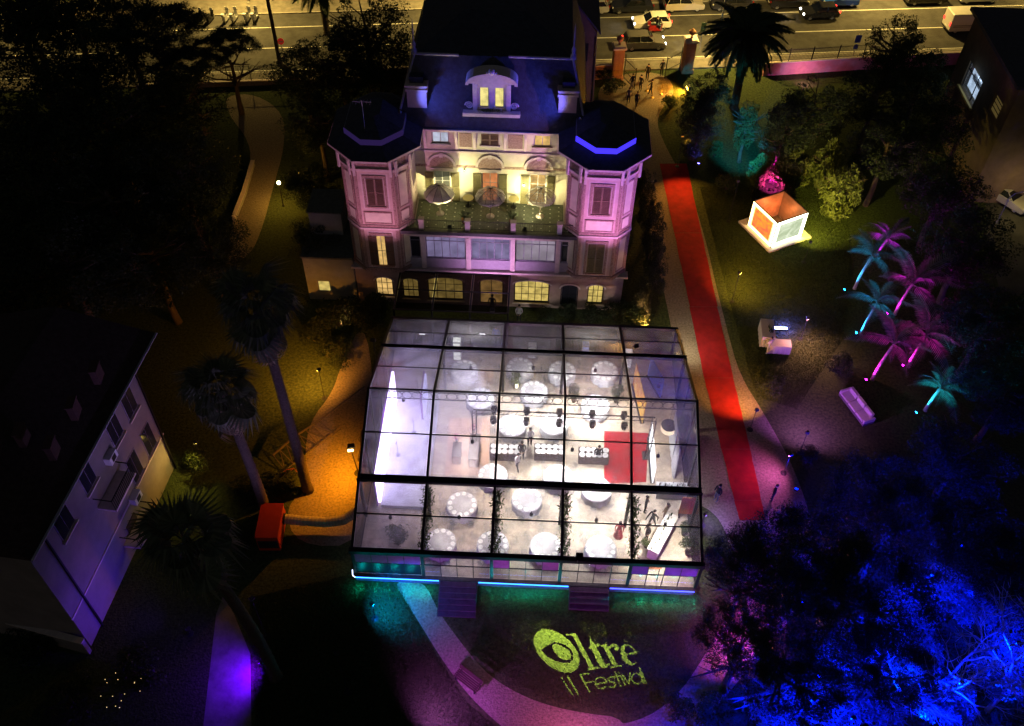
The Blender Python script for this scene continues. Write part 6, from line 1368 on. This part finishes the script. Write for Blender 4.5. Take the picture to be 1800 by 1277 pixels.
# ================================================================== yard left of the marquee
p = G(630, 832); q = G(617, 790, 3.0)
t = thing('yard_flood', 'black flood light on a pole lighting the yard orange', 'flood light', (p.x, p.y, 0)); MB().tube([(0, 0, 0), (q.x - p.x, q.y - p.y, 3.0)], .035, 8).build('pole', mk_black, t, world=False); MB().lathe([(.28, 0), (.28, .03), (.05, .06)], 12).build('base', mk_black, t, world=False)
MB().cbox((q.x - p.x, q.y - p.y + .1, 3.1), (.42, .3, .3), .2).build('housing', mk_black, t, world=False); MB().cbox((q.x - p.x - .02, q.y - p.y - .08, 2.98), (.34, .1, .12), .2).build('lens', E('yard_lens', (1, .62, .2), 20), t, world=False)
lamp('SPOT', (q.x - .15, q.y - .1, 2.9), 2300, (1, .31, .004), (q.x - 3.0, q.y - .4, 0), .1, 165, .9)
hb = G(492, 940); t = thing('heater_unit', 'orange red boxy heater feeding the marquee duct', 'heater', (-15.6, 2.7, 0), .05)
MB().box(-.65, .65, -1.2, 1.2, .12, 1.55).build('body', M('heater_red', (.34, .03, .01), .45, .12, 2), t, world=False); MB().box(-.6, .6, -1.21, -1.201, .4, 1.2).build('grille', mk_black, t, world=False); MB().box(-.68, .68, -1.23, 1.23, 1.55, 1.62).build('lid', M('heater_red'), t, world=False)
for x in (-.5, .5):
    for y in (-.95, .95): MB().box(x - .06, x + .06, y - .06, y + .06, 0, .12).build('foot', mk_black, t, world=False)
dp = [(-14.95, 3.3, .9), (-13.8, 3.3, .75), (-12.4, 3.3, .7), (-11.3, 3.45, .8), (-10.6, 3.9, 1.0), (-10.1, 4.5, 1.2)]
pts = []; 
for i in range(60):
    s_ = i / 59 * (len(dp) - 1); k = min(int(s_), len(dp) - 2); pts.append(Vector(dp[k]).lerp(Vector(dp[k + 1]), s_ - k))
t = thing('heater_duct', 'ribbed flexible duct from the orange heater to the marquee', 'duct', (-12.5, 3.3, 0)); MB().tube(pts, [.3 + .02 * (i % 2) for i in range(60)], 12).build('hose', M('duct_grey', (.3, .27, .22), .7, .15, 4), t); MB().tube([pts[0] + Vector((-.02, 0, 0)), pts[1]], .35, 12).build('collar', mk_black, t)
# fallen lattice boom and bicycle by the palm
t = thing('lattice_boom', 'orange lit lattice boom lying between the palm and the yard', 'boom', (-15, 9, 0)); P0, P1 = G(480, 800, .6), G(640, 680, 1.0)
tb2 = [P0, G(515, 770, 1.0), G(560, 740, .8), P1]
MB().tube(tb2, [.09, .08, .06, .05], 8).build('main_tube', M('boom_grey', (.12, .1, .08), .5, .2, 4, 0, .3), t)
lat = MB()
for k in range(7):
    a = P0.lerp(tb2[2], k / 7); lat.tube([a, a + Vector((.9 + .1 * k, -.9 + .1 * k, -.4))], .03, 5); lat.tube([a + Vector((.9 + .1 * k, -.9 + .1 * k, -.4)), P0.lerp(tb2[2], (k + 1) / 7)], .025, 5)
lat.build('lattice', M('boom_grey'), t); MB().tube([P0 + Vector((.9, -.9, -.4)), tb2[2] + Vector((1.5, -.3, -.4))], .035, 5).build('lower_chord', M('boom_grey'), t)
p = G(508, 832, .4); t = thing('bicycle', 'bicycle lying in shade left of the leaning palm trunk', 'bicycle', (p.x, p.y, 0), .3)
for x in (-.52, .52): 
    w = put('wheel', MB().tube([(.33 * math.cos(a_), 0, .33 * math.sin(a_)) for a_ in [2 * math.pi * k / 24 for k in range(24)]], .02, 6, True).mesh('wheel', mk_tyre), t, (x, 0, .35))
    sp_ = MB()
    for k in range(8): a_ = math.pi * k / 8; sp_.tube([(.32 * math.cos(a_), 0, .32 * math.sin(a_)), (-.32 * math.cos(a_), 0, -.32 * math.sin(a_))], .003, 4)
    put('spokes', sp_.mesh('spokes', mk_rim), w)
MB().tube([(-.52, 0, .35), (-.12, 0, .32), (.35, 0, .8), (-.2, 0, .8), (-.52, 0, .35)], .018, 6).tube([(-.12, 0, .32), (-.22, 0, .88)], .018, 6).tube([(.52, 0, .35), (.34, 0, .9)], .016, 6).build('frame', M('bike_red', (.4, .05, .04), .4), t, world=False); MB().cbox((-.23, 0, .9), (.24, .13, .05)).build('saddle', mk_black, t, world=False); MB().tube([(.3, -.26, .95), (.35, 0, .92), (.3, .26, .95)], .014, 6).build('handlebar', mk_black, t, world=False)
# rolled tarpaulin along the left gable
pts = [Vector((-10.75 + .08 * math.sin(i * 1.3), 8.0 + i * .55, .75 + .1 * math.sin(i * .9))) for i in range(14)]
t = thing('rolled_cover', 'dark rolled cover lying along the left side of the marquee', 'tarpaulin', (-10.75, 11, 0)); MB().tube(pts, [.42 + .06 * math.sin(i * 2.1) for i in range(14)], 12).build('fabric', M('dark_canvas', (.05, .04, .05), .9, .3, 3, .4), t, True)
for i in (3, 8, 12): MB().tube([pts[i] + Vector((.5 * math.cos(a_), 0, .5 * math.sin(a_))) for a_ in [2 * math.pi * k / 12 for k in range(12)]], .02, 5, True).build('strap', mk_black, t)
MB().box(-10.95, -10.5, 8, 15, .0, .36).build('pallet', mk_dark, t)
# globe lamp on the left path
p = G(490, 322, 2.4); t = thing('globe_lamp', 'glowing globe lamp beside the dark left garden path', 'garden lamp', (p.x, p.y, 0)); MB().tube([(0, 0, 0), (0, 0, 2.3)], .04, 8).build('pole', mk_black, t, world=False); MB().ball((0, 0, 2.42), .16, 12).build('globe', E('globe_warm', (1, .78, .4), 14), t, True, world=False); MB().lathe([(.12, 0), (.12, .08), (.05, .2)], 10).build('base', mk_black, t, world=False)
lamp('POINT', (p.x, p.y, 2.42), 2600, (1, .5, .06), size=.17)
low_wall('path_wall', 'low stone kerb wall along the left garden path', [G(446, 290), G(430, 345), G(412, 390)], .45, mk_kerb)
# service stairs and flat roofs left of the villa
t = thing('side_annex', 'low flat roofed annex at the left side of the villa', 'building', (-15.5, 25, 0)); MB().box(-17.2, -13.5, 23.5, 29, 0, 4.2).build('wall', M('grey_render', (.3, .3, .25), .9, .15, 1.5), t); MB().box(-17.3, -13.45, 23.4, 29.1, 4.2, 4.35).build('roof', M('roof_felt', (.12, .12, .09), .9), t); MB().box(-16.9, -14.5, 26, 28.6, 4.351, 6.4).build('upper_room', M('grey_render'), t); MB().box(-17.0, -14.4, 25.9, 28.7, 6.4, 6.5).build('upper_roof', M('roof_felt'), t)
MB().box(-16.3, -15.5, 23.47, 23.495, 1.0, 1.9).build('window', e_yel, t)
# ================================================================== planting
# fan palms on the left
def palm_at(fn, label, bx_, by_, tx, ty, L, **k):
    b = G(bx_, by_); h = 3
    for j in range(300):
        h = 3 + j * .1
        if PJ((b.x, b.y, h))[1] < ty: break
    q = G(tx, ty, h); return fn(label, (b.x, b.y, 0), h, L, lean=(q.x - b.x, q.y - b.y), **k)
palm_at(fan_palm, 'tall fan palm with leaning bare trunk beside the orange yard', 541, 862, 452, 540, 2.6)
palm_at(fan_palm, 'fan palm with shaggy skirt between the left house and the yard', 470, 905, 388, 690, 2.5)
palm_at(fan_palm, 'fan palm in front of the left house near the blue lit path', 485, 1190, 330, 955, 2.7)
palm_at(feather_palm, 'huge date palm with drooping crown beside the gate', 1290, 190, 1312, 62, 4.3, nf=50, r0=.4, r1=.34, droopy=True, name='date_palm')
palm_at(feather_palm, 'tall slim palm by the road whose fronds hang into the top edge', 492, 112, 462, -40, 2.6, nf=20, r0=.2, r1=.16, droopy=True, name='date_palm')
palm_at(feather_palm, 'date palm behind the villa trees at the top edge', 575, 60, 560, -25, 3.6, nf=34, r0=.34, r1=.3, droopy=True, name='date_palm')
GL = 'dark trees filling the left garden'
LT = [(35, 5, 12, 5, 'broad', 'at the very top left corner'), (125, 20, 12, 5, 'broad', 'across the road view at the top left'), (215, 35, 11, 4, 'broad', 'hiding the road left of the pines'), (40, 60, 11, 5.5, 'broad', 'at the top left corner'), (150, 110, 12, 5.5, 'broad', 'behind the fence left of the scooters'), (60, 190, 12, 6, 'broad', 'below the top left corner'), (190, 220, 13, 6, 'broad', 'in the middle of the left garden'), (310, 190, 11, 4.5, 'broad', 'just left of the garden path mouth'),
      (60, 330, 12, 6, 'broad', 'at the left edge above the house roof'), (190, 350, 12, 5.5, 'broad', 'between the path and the left edge'), (320, 310, 11, 4.8, 'broad', 'overhanging the garden path'), (120, 470, 11, 5.5, 'broad', 'behind the left house roof'), (270, 450, 10, 4.6, 'broad', 'right of the left house roof'), (20, 500, 10, 5, 'broad', 'at the left edge beside the house roof'), (370, 440, 8, 3.4, 'broad', 'below the garden path bend')]
for px, py, h, r_, kd, w in LT: treepx('garden_tree', 'dark leafy tree ' + w, px, py, h, r_, kd, GL)
for px, py, h, r_, w in [(275, 55, 12, 4.2, 'against the road, left of the scooters'), (400, 85, 9, 2.8, 'with layered pads in front of the road'), (330, 120, 9, 3.2, 'behind the left fence')]: treepx('pine_tree', 'dark pine ' + w, px, py, h, r_, 'pine', 'pines by the left fence', .75, h * .26)
for px, py, h, r_, w in [(535, 130, 9, 3.6, 'left of the villa by the road'), (560, 215, 9, 3.4, 'close to the left tower'), (645, 60, 13, 4.4, 'with rounded crown left of the slate roof'), (690, 130, 9, 3.0, 'touching the villa roof on the left'), (600, 120, 10, 3.6, 'between the road and the left tower'), (545, 320, 7, 2.6, 'beside the globe lamp'), (555, 420, 6, 2.5, 'left of the villa annex')]: treepx('villa_tree', 'dark tree ' + w, px, py, h, r_, 'broad', 'trees beside the villa')
for px, py, h, r_, kd, w in [(1570, 85, 10, 3.4, 'broad', 'with pointed crown in front of the road'), (1620, 140, 9, 3.0, 'broad', 'beside the lit kitchen window'), (1540, 170, 9, 3.6, 'broad', 'behind the bamboo'), (1430, 190, 9, 3.4, 'broad', 'below the pink wall'), (1640, 230, 9, 3.6, 'broad', 'below the kitchen window'), (1560, 260, 9, 3.6, 'broad', 'between bamboo and right house'), (1240, 165, 7, 2.6, 'broad', 'left of the date palm foot'), (1230, 215, 6, 2.4, 'broad', 'by the top of the red carpet'), (1380, 230, 8, 2.8, 'broad', 'behind the cyan lit tree'), (1660, 330, 9, 3.8, 'broad', 'at the right edge of the garden'), (1700, 430, 9, 3.8, 'broad', 'behind the uplit palms'), (1740, 560, 9, 3.6, 'broad', 'right of the uplit palms'), (1770, 690, 8, 3.6, 'broad', 'at the right edge beyond the palms'), (1690, 800, 8, 3.4, 'broad', 'below the uplit palms')]:
    treepx('garden_tree', 'dark leafy tree ' + w, px, py, h, r_, kd, 'dark trees filling the right garden')
for px, py, h, r_, w in [(1482, 335, 5.8, 2.0, 'right of the glowing pavilion'), (1392, 300, 4.8, 2.0, 'behind the glowing pavilion'), (1335, 300, 3.6, 1.2, 'left of the magenta flowers'), (1455, 290, 5.5, 1.6, 'behind the tall bamboo')]: treepx('bamboo_clump', 'yellow green bamboo clump ' + w, px, py, h, r_, 'bamboo', 'bamboo behind the pavilion', .5, h * .52)
cyt = treepx('garden_tree', 'slim tree lit cyan left of the date palm', 1312, 225, 6.5, 1.25, 'mid', None, .55, 3.0)
p = G(1363, 310, .9); t = thing('flowering_shrub', 'shrub glowing magenta behind the pavilion', 'shrub', (p.x, p.y, 0)); put('blossoms', CROWN['flower'][0], t, (0, 0, 1.4), 0, (.85, .85, 1.4)); put('stems', SH_STEM, t, (0, 0, 0), 0, (.6, .6, 1.5))
for px, py, r_, h, kd, w in [(1280, 320, 1.2, 1.6, 1, 'left of the pavilion by the blue light'), (1258, 262, 1.0, 1.6, 1, 'left of the cyan lit tree'), (1215, 265, 1.2, 2, 0, 'at the top right of the red carpet'), (1360, 675, 1.2, 1.8, 0, 'round, below the garden tables'), (1480, 640, 1.3, 1.8, 0, 'grassy, left of the uplit palms'), (1180, 180, 1.1, 1.4, 1, 'beside the flame by the gate'), (1075, 150, 1.4, 1.6, 0, 'inside the gate on the villa side'), (1060, 128, 1.1, 1.4, 0, 'against the terracotta gate wall'),
                             (620, 545, 1.6, 2.4, 0, 'dense, below the annex'), (650, 560, 1.5, 2.2, 0, 'dense, left of the canopy'), (665, 535, 1.2, 2.6, 0, 'against the left arched window'), (575, 560, 1.7, 2, 0, 'left of the canopy corner'), (590, 620, 1.6, 1.6, 0, 'in the round bed of the yard'), (555, 590, 1.4, 1.4, 0, 'at the back of the round bed'), (1000, 545, 1.0, 1.5, 0, 'below the dark arched door'), (1040, 552, 1.2, 1.6, 0, 'below the right arched window'), (1085, 548, 1.3, 2.0, 0, 'at the right foot of the right tower'), (1120, 555, 1.3, 1.8, 1, 'between marquee and drive'), (960, 552, .9, 1.1, 0, 'below the wide arched window'),
                             (440, 860, 1.5, 1.4, 0, 'left of the bicycle'), (420, 940, 1.4, 1.2, 0, 'behind the orange heater'), (500, 850, 1.3, 1.0, 0, 'under the lattice boom'), (350, 810, 1.2, 1.6, 1, 'by the corner of the left house'), (1420, 800, 1.0, 1.2, 0, 'right of the red carpet end'), (60, 1130, 2.0, 1.6, 0, 'at the lower left beyond the low wall'), (240, 1180, 1.8, 1.5, 0, 'dark, left of the blue lit path'), (120, 1230, 2.0, 1.6, 0, 'in the lower left corner')]:
    shrub('leafy shrub ' + w, px, py, r_, h, kd, 'garden shrubs')
# tall hedge right of the villa
hp = [(1135, 330), (1142, 370), (1147, 410), (1150, 450), (1150, 490), (1142, 525)]
for k, (px, py) in enumerate(hp):
    p = G(px, py, 2.6); t = thing('cypress_hedge', 'tall clipped evergreen, %s from the gate in the row beside the red carpet' % ('first', 'second', 'third', 'fourth', 'fifth', 'sixth')[k], 'hedge', (p.x, p.y, 0), k, 'evergreens beside the right tower')
    put('foliage', CROWN['broad'][k % 3], t, (0, 0, 2.5), 0, (1.15, 1.15, 2.5)); put('stems', SH_STEM, t, (0, 0, 0), 0, (.5, .5, 3))
# big pines at the lower right
for px, py, h, r_, w in [(1400, 985, 9.5, 3.3, 'overhanging the end of the red carpet'), (1510, 1020, 11, 4.0, 'largest, between carpet and blue lit tree'), (1385, 1165, 9, 2.9, 'lower, above the pink lit path'), (1580, 900, 9, 3.8, 'beyond the blue lit gap'), (1560, 1170, 8, 2.4, 'with blue light under its crown')]:
    treepx('pine_tree', 'big dark pine ' + w, px, py, h, r_, 'pine', 'pines at the lower right', .78, h * .2)
for px, py, h, r_, w in [(1690, 930, 8, 3.4, 'at the right edge lit faintly blue'), (1780, 1000, 8, 3.2, 'in the right corner above the bare tree')]: treepx('garden_tree', 'dark leafy tree ' + w, px, py, h, r_, 'broad', 'trees at the lower right')
for px, py, r_, h, kd, w in [(1250, 1250, 1.2, 1.4, 1, 'pink lit at the lower end of the drive'), (1190, 1240, 1.0, 1.2, 1, 'pink lit at the bend of the curved path'), (1480, 1240, 1.6, 1.6, 0, 'in blue light at the bottom edge'), (1620, 1230, 1.6, 1.6, 0, 'blue lit below the bare tree'), (1740, 1200, 1.6, 1.8, 0, 'blue lit in the lower right corner'), (1640, 1120, 1.5, 2.0, 0, 'blue lit at the foot of the bare tree'), (1700, 1265, 1.2, 1.0, 1, 'blue lit between the bare trees'), (1545, 1265, 1.2, 1.0, 1, 'blue lit below the small bare tree'), (1420, 1265, 1.3, 1.0, 1, 'blue lit at the bottom edge near the drive'), (1790, 1250, 1.4, 1.5, 1, 'blue lit at the very corner'), (1690, 1150, 1.2, 1.2, 1, 'blue lit right of the large bare tree')]: shrub('leafy shrub ' + w, px, py, r_, h, kd, 'garden shrubs')
for px, py, h, r_, w in [(1330, 1000, 8.5, 2.7, 'over the bend of the drive'), (1305, 1130, 7.5, 2.3, 'over the pink lit path')]: treepx('pine_tree', 'big dark pine ' + w, px, py, h, r_, 'pine', 'pines at the lower right', .78, h * .2)
for px, py, h, r_, w in [(1480, 1130, 4.5, 1.8, 'between the lower pines'), (1600, 1075, 4.5, 2.0, 'behind the small bare tree'), (1690, 1040, 4.8, 2.1, 'behind the large bare tree'), (1780, 1080, 4.8, 2.1, 'at the right edge'), (1460, 1250, 3.8, 1.8, 'at the bottom edge below the pines'), (1540, 1240, 3.6, 1.7, 'beside the small bare tree'), (1660, 1230, 3.6, 1.8, 'between the bare trees'), (1770, 1180, 4.2, 2.0, 'in the lower right corner'), (1610, 1160, 3.8, 1.7, 'left of the large bare tree'), (1370, 1255, 3.4, 1.6, 'at the lower end of the drive')]: treepx('paled_tree', 'tree with leaves paled to glow blue ' + w, px, py, h, r_, 'silver', 'paled trees in blue light', .58, h * .45)
# bare branching tree lit blue
def bare_tree(label, base, h, seed):
    r_ = random.Random(seed); t = thing('bare_tree', label, 'tree', base); tb = MB(); bb = MB(); q = [(Vector((0, 0, 0)), Vector((.05, .05, 1)).normalized(), h * .28, .16, 0)]
    while q:
        p, d, L, w, lv = q.pop(0); e = p + d * L; md = p.lerp(e, .5) + Vector((r_.uniform(-.1, .1), r_.uniform(-.1, .1), 0)) * L; (tb if lv < 2 else bb).tube([p, md, e], [w, w * .85, w * .68], 6)
        if lv < 5:
            for k in range(3 if lv < 4 else 2):
                n = (d + Vector((r_.uniform(-1, 1), r_.uniform(-1, 1), r_.uniform(-.35, .55))) * .85).normalized(); q.append((e, n, L * r_.uniform(.66, .9), w * .6, lv + 1))
    mt = M('pale_bark', (.4, .38, .36), .9, .2, 6, .3); tb.build('trunk', mt, t, True, world=False); bb.build('branches', mt, t, False, world=False); return t
p = G(1625, 1235); bare_tree('bare pale branched tree glowing blue in the lower right corner', (p.x, p.y, 0), 8.6, 4)
p = G(1735, 1250); bare_tree('bare pale branched tree glowing blue at the right edge', (p.x, p.y, 0), 8.0, 6)
p = G(1570, 1240); bare_tree('smaller bare branched tree glowing blue left of the big one', (p.x, p.y, 0), 4.6, 9)
# grass
gr = np.random.default_rng(12); blades = []
def grass_area(pts, n, hs_=1.0):
    poly = gpoly(pts); xs = [p[0] for p in poly]; ys = [p[1] for p in poly]
    P = np.stack([gr.uniform(min(xs), max(xs), n), gr.uniform(min(ys), max(ys), n)], 1); P = P[inpoly(P, poly)]; k = len(P)
    a = gr.uniform(0, 6.28, k); h = gr.uniform(.03, .1, k) * hs_; w = gr.uniform(.01, .03, k); v = np.zeros((k * 3, 3)); dx = np.cos(a) * w; dy = np.sin(a) * w
    v[0::3] = np.stack([P[:, 0] - dx, P[:, 1] - dy, np.zeros(k)], 1); v[1::3] = np.stack([P[:, 0] + dx, P[:, 1] + dy, np.zeros(k)], 1); v[2::3] = np.stack([P[:, 0] + gr.normal(0, .03, k), P[:, 1] + gr.normal(0, .03, k), h], 1); blades.append(v)
grass_area([(760, 1045), (1230, 1055), (1280, 1090), (1200, 1210), (1100, 1255), (960, 1230), (860, 1170), (800, 1105)], 60000, .5)
grass_area([(1230, 330), (1480, 330), (1500, 470), (1480, 600), (1400, 720), (1330, 700), (1290, 560)], 150000, 1.3)
grass_area([(620, 1010), (700, 1030), (760, 1140), (820, 1235), (900, 1300), (450, 1300), (440, 1050)], 90000, 1.2)
g = put('grass', np_mesh('grass', np.concatenate(blades), 3, leafmat('grass_blade', (.03, .045, .012), (.075, .10, .03), .3))); g['kind'] = 'stuff'; g['label'] = 'short lawn grass around the marquee'
# ================================================================== coloured garden lighting; housings added where no lamp is seen
def gl_(px, py, z=.25): p = G(px, py, z); return Vector((p.x, p.y, z))
flood(gl_(1228, 288), 500, (.1, .08, 1), gl_(1232, 270, 1.2), 'small bright blue flood beside the top of the red carpet', 120, .8, .05, None, None, 40, .14)
flood(gl_(1298, 318, 4.2), 9000, (.01, .5, 1), gl_(1312, 225, 2.4), 'cyan flood on a pole aimed at the cyan lit tree', 48, .6, .08, None, None, 6, .14)
flood(gl_(1352, 334, 1.6), 4200, (1, .04, .7), gl_(1362, 310, 1.2), 'magenta flood under the flowering shrub', 80, .7, .05, None, None, 5, .12)
flood(gl_(1208, 155, .4), 4000, (1, .40, .03), gl_(1130, 170, 0), 'flame like orange flood beside the gate plants', 150, .8, .1, None, None, 90, .3)
flood(gl_(1200, 240, 3.2), 3200, (1, .40, .05), gl_(1230, 430, 0), 'orange flood on a post aimed down the red carpet', 100, .8, .1, None, None, 0.5, .18)
flood(gl_(1195, 600, 2.4), 700, (1, .85, .55), gl_(1225, 600, 0), 'white wall light at the rear right corner of the marquee', 130, .8, .1, None, None, 40, .2)
flood(gl_(1330, 720, 2.2), 2200, (1, .40, .06), gl_(1275, 640, 0), 'amber flood beside the lower half of the red carpet', 110, .8, .1, None, None, 0.5, .14)
flood(gl_(1390, 800, 2.0), 900, (.9, .15, .7), gl_(1330, 840, 0), 'pink flood right of the red carpet end', 120, .8, .1, None, None, 0.5, .14)
flood(gl_(1240, 905, 1.2), 500, (.35, .2, 1), gl_(1262, 925, 0), 'violet flood beside the front right corner of the marquee', 120, .8, .1, None, None, .5, .12)
# villa washes
flood((6.8, 15.5, 4.75), 6500, (.85, .30, .85), (4.4, 23.4, 11.2), 'pink violet flood aimed at the right tower', 52, .7, .1, None, None, .4, .2)
flood((-10.9, 15.8, 4.0), 3200, (.85, .33, .62), (-10.8, 23.4, 11), 'pink flood aimed at the left tower', 52, .7, .1, None, None, .4, .2)
flood((-3.0, 19.4, 3.7), 1300, (.85, .4, .95), (-3.0, 23.5, 5.2), 'pink flood on the canopy aimed at the veranda', 110, .8, .1, None, None, .4, .2)
flood((8.6, 21, .6), 2200, (1, .45, .14), (5.0, 23.2, 4.5), 'amber flood at the foot of the right tower', 80, .7, .1, None, None, .4, .2)
flood((-14.3, 20.4, .6), 900, (1, .5, .2), (-11.2, 23.2, 4.5), 'amber flood at the foot of the left tower', 80, .7, .1, None, None, .4, .2)
flood((-9.3, 25.2, 15.75), 1100, (.10, .14, 1), (-4.8, 27.0, 16.0), 'blue flood on the left tower aimed along the slate roof', 85, .8, .1, None, None, .4, .16)
flood((2.4, 25.2, 15.75), 1400, (.09, .10, 1), (-1.8, 27.0, 16.0), 'blue flood on the right tower aimed along the slate roof', 85, .8, .1, None, None, .4, .16)
# front lawn and path
flood((-8.6, -2.6, 1.8), 2400, (.0, .25, 1), (-7.0, -1.6, 0), 'blue flood on the lawn beside the curved path', 130, .8, .1, None, None, .4, .12)
flood((-5.0, -9.5, 2.2), 3000, (.5, .08, .9), (-3.0, -5.8, 0), 'violet flood beyond the bench lighting the path', 120, .8, .1, None, None, .4, .12)
flood((3.2, -11.5, 2.4), 2200, (1, .16, .5), (3.0, -8.2, 0), 'pink flood at the lower edge lighting the path bend', 130, .8, .1, None, None, .4, .12)
flood((12.2, -5.5, 2.6), 1500, (.95, .12, .6), (11.2, -1.5, 0), 'magenta flood under the pine lighting the drive', 120, .8, .1, None, None, .4, .12)
for k, (px, py, e, w) in enumerate([(1480, 1240, 900, 'at the bottom edge under the pines'), (1620, 1262, 2200, 'under the larger bare tree'), (1760, 1230, 1500, 'in the lower right corner'), (1500, 1090, 700, 'behind the trunk of the largest pine'), (1410, 1060, 350, 'under the middle of the pines')]):
    a = gl_(px, py, .3); flood(a, e * 16, (0, .008, 1), a + Vector((.3, .8, 1.6)), 'deep blue flood ' + w, 150, .8, .1, 'blue floods under the lower right trees', 'blue_lens', 15, .14)
flood(gl_(1560, 930, .3), 5000, (0, .01, 1), gl_(1600, 950, 3), 'deep blue flood beyond the pines', 150, .8, .1, None, 'blue_lens', 10, .14)
flood(gl_(1450, 1120, .3), 1800, (1, .25, .1), gl_(1440, 1090, 2.5), 'orange flood at the pine trunk', 140, .8, .1, None, None, 6, .12)
# left house and lower left path
flood((-19.0, -4.0, .6), 1000, (.12, .03, 1), (-24.2, -2.6, 3.2), 'blue flood aimed at the lower part of the left house', 100, .8, .1, None, None, .4, .16)
flood((-14.6, -4.0, 4.6), 240, (.62, .25, .6), (-23.6, 2.5, 7), 'violet flood on the lawn aimed at the left house', 60, .8, .1, None, None, .4, .16)
flood((-21.2, 7.6, 2.5), 500, (1, .68, .12), (-22.4, 5.8, 1.5), 'yellow lamp at the right corner of the left house', 150, .8, .1, None, None, 4, .14)
flood((-14.3, -6.0, 1.0), 2500, (.1, .0, 1), (-16.0, -6.5, 0), 'violet blue flood beside the paved path', 130, .8, .1, None, None, .4, .14)
flood((9.6, 36.5, 2.5), 500, (1, .6, .3), (4.4, 43, 8), 'added amber flood by the drive aimed at the rear wing', 90, .8, .1, None, None, .4, .16)  # unseen lamp added to brighten the wing wall
flood(gl_(1415, 150, .5), 500, (1, .3, .5), gl_(1420, 122, .8), 'pink flood on the grass aimed at the pink wall', 150, .8, .1, None, None, .4, .14)
flood((-9.5, -7.0, 5.0), 4500, (.45, .3, .9), (-16.5, 2.5, 9), 'violet flood aimed at the left fan palms', 70, .8, .1, None, None, .4, .16)
flood(gl_(1300, 480, 3.0), 2600, (1, .5, .06), gl_(1330, 500, 0), 'added amber flood on a stake lighting the lawn', 140, .9, .1, None, None, .4, .14)  # unseen lamp put in to lighten the lawn
flood(gl_(1425, 425, 2.2), 5500, (1, .8, .12), gl_(1455, 320, 2.2), 'added yellow flood on the lawn aimed at the bamboo', 110, .8, .1, None, None, .4, .14)  # added to lift the bamboo beyond the pavilion's own glow
flood(gl_(1420, 760, 2.2), 2500, (.5, .12, .8), gl_(1430, 700, 0), 'added violet flood between carpet and sofa', 150, .9, .1, None, None, .4, .14)  # fill lamp added for the lawn near the sofa
flood(gl_(1420, 560, 2.2), 2500, (.8, .3, .25), gl_(1420, 620, 0), 'rose flood on the dark lawn beyond the garden bar', 150, .9, .1, None, None, .4, .14)
flood(gl_(560, 650, 3.0), 3600, (1, .36, .03), gl_(520, 660, 0), 'orange flood by the round bed of the yard', 150, .9, .1, None, None, .4, .14)
for px, py, e, w in ((1440, 1190, 12000, 'between the two lower pines'), (1700, 1080, 9000, 'right of the larger bare tree'), (1690, 960, 2500, 'below the right corner trees'), (1400, 860, 3000, 'beside the carpet end behind the pine')):
    a = gl_(px, py, .3); flood(a, e, (0, .008, 1), a + Vector((.2, .5, 2)), 'deep blue flood ' + w, 160, .8, .1, 'blue floods under the lower right trees', 'blue_lens', 15, .14)
p = G(208, 1222, .9); t = thing('fairy_lights', 'string of tiny warm lights in the shrub at the lower left', 'string lights', (p.x, p.y, 0)); fr_ = random.Random(2); pts = [Vector((fr_.uniform(-1, 1), fr_.uniform(-1, 1), .5 + fr_.uniform(0, 1.0))) for _ in range(16)]
MB().tube(pts, .006, 4).build('cord', mk_black, t, world=False)
for q in pts: MB().ball(q, .022, 6).build('bulb', E('fairy_bulb', (1, .7, .25), 1.5), t, world=False)
for px, py, e, w in ((1330, 1235, 2600, 'over the lower end of the drive'), (1430, 1230, 4500, 'in the gap between the lower pines'), (1560, 1100, 4500, 'in the gap beside the largest pine'), (1500, 1262, 5000, 'at the bottom edge below the pines'), (1690, 1200, 6000, 'over the bed of the bare trees'), (1790, 1130, 5000, 'at the right edge over the bare trees'), (1640, 1010, 4000, 'over the path behind the bare trees')):
    a = gl_(px, py, 5.5); flood(a, e * 2.4, (0, .006, 1), a + Vector((0, .2, -2)), 'added deep blue flood on a pole ' + w, 150, .9, .1, 'added pole floods among the lower right trees', None, .4, .12)  # unseen lamps and poles added for blue glow on ground and crowns
flood(gl_(1290, 1110, 2.6), 900, (.7, .05, .9), gl_(1300, 1090, 0), 'added violet flood on a pole over the bend of the drive', 140, .9, .1, None, None, .4, .12)  # unseen lamp added to tint the drive violet
flood(gl_(1555, 1215, 1.4), 9000, (0, .02, 1), gl_(1690, 1120, 5), 'added blue flood on a pole aimed at the bare trees', 90, .8, .1, None, None, .4, .12)  # extra unseen lamp that brightens the bare branches
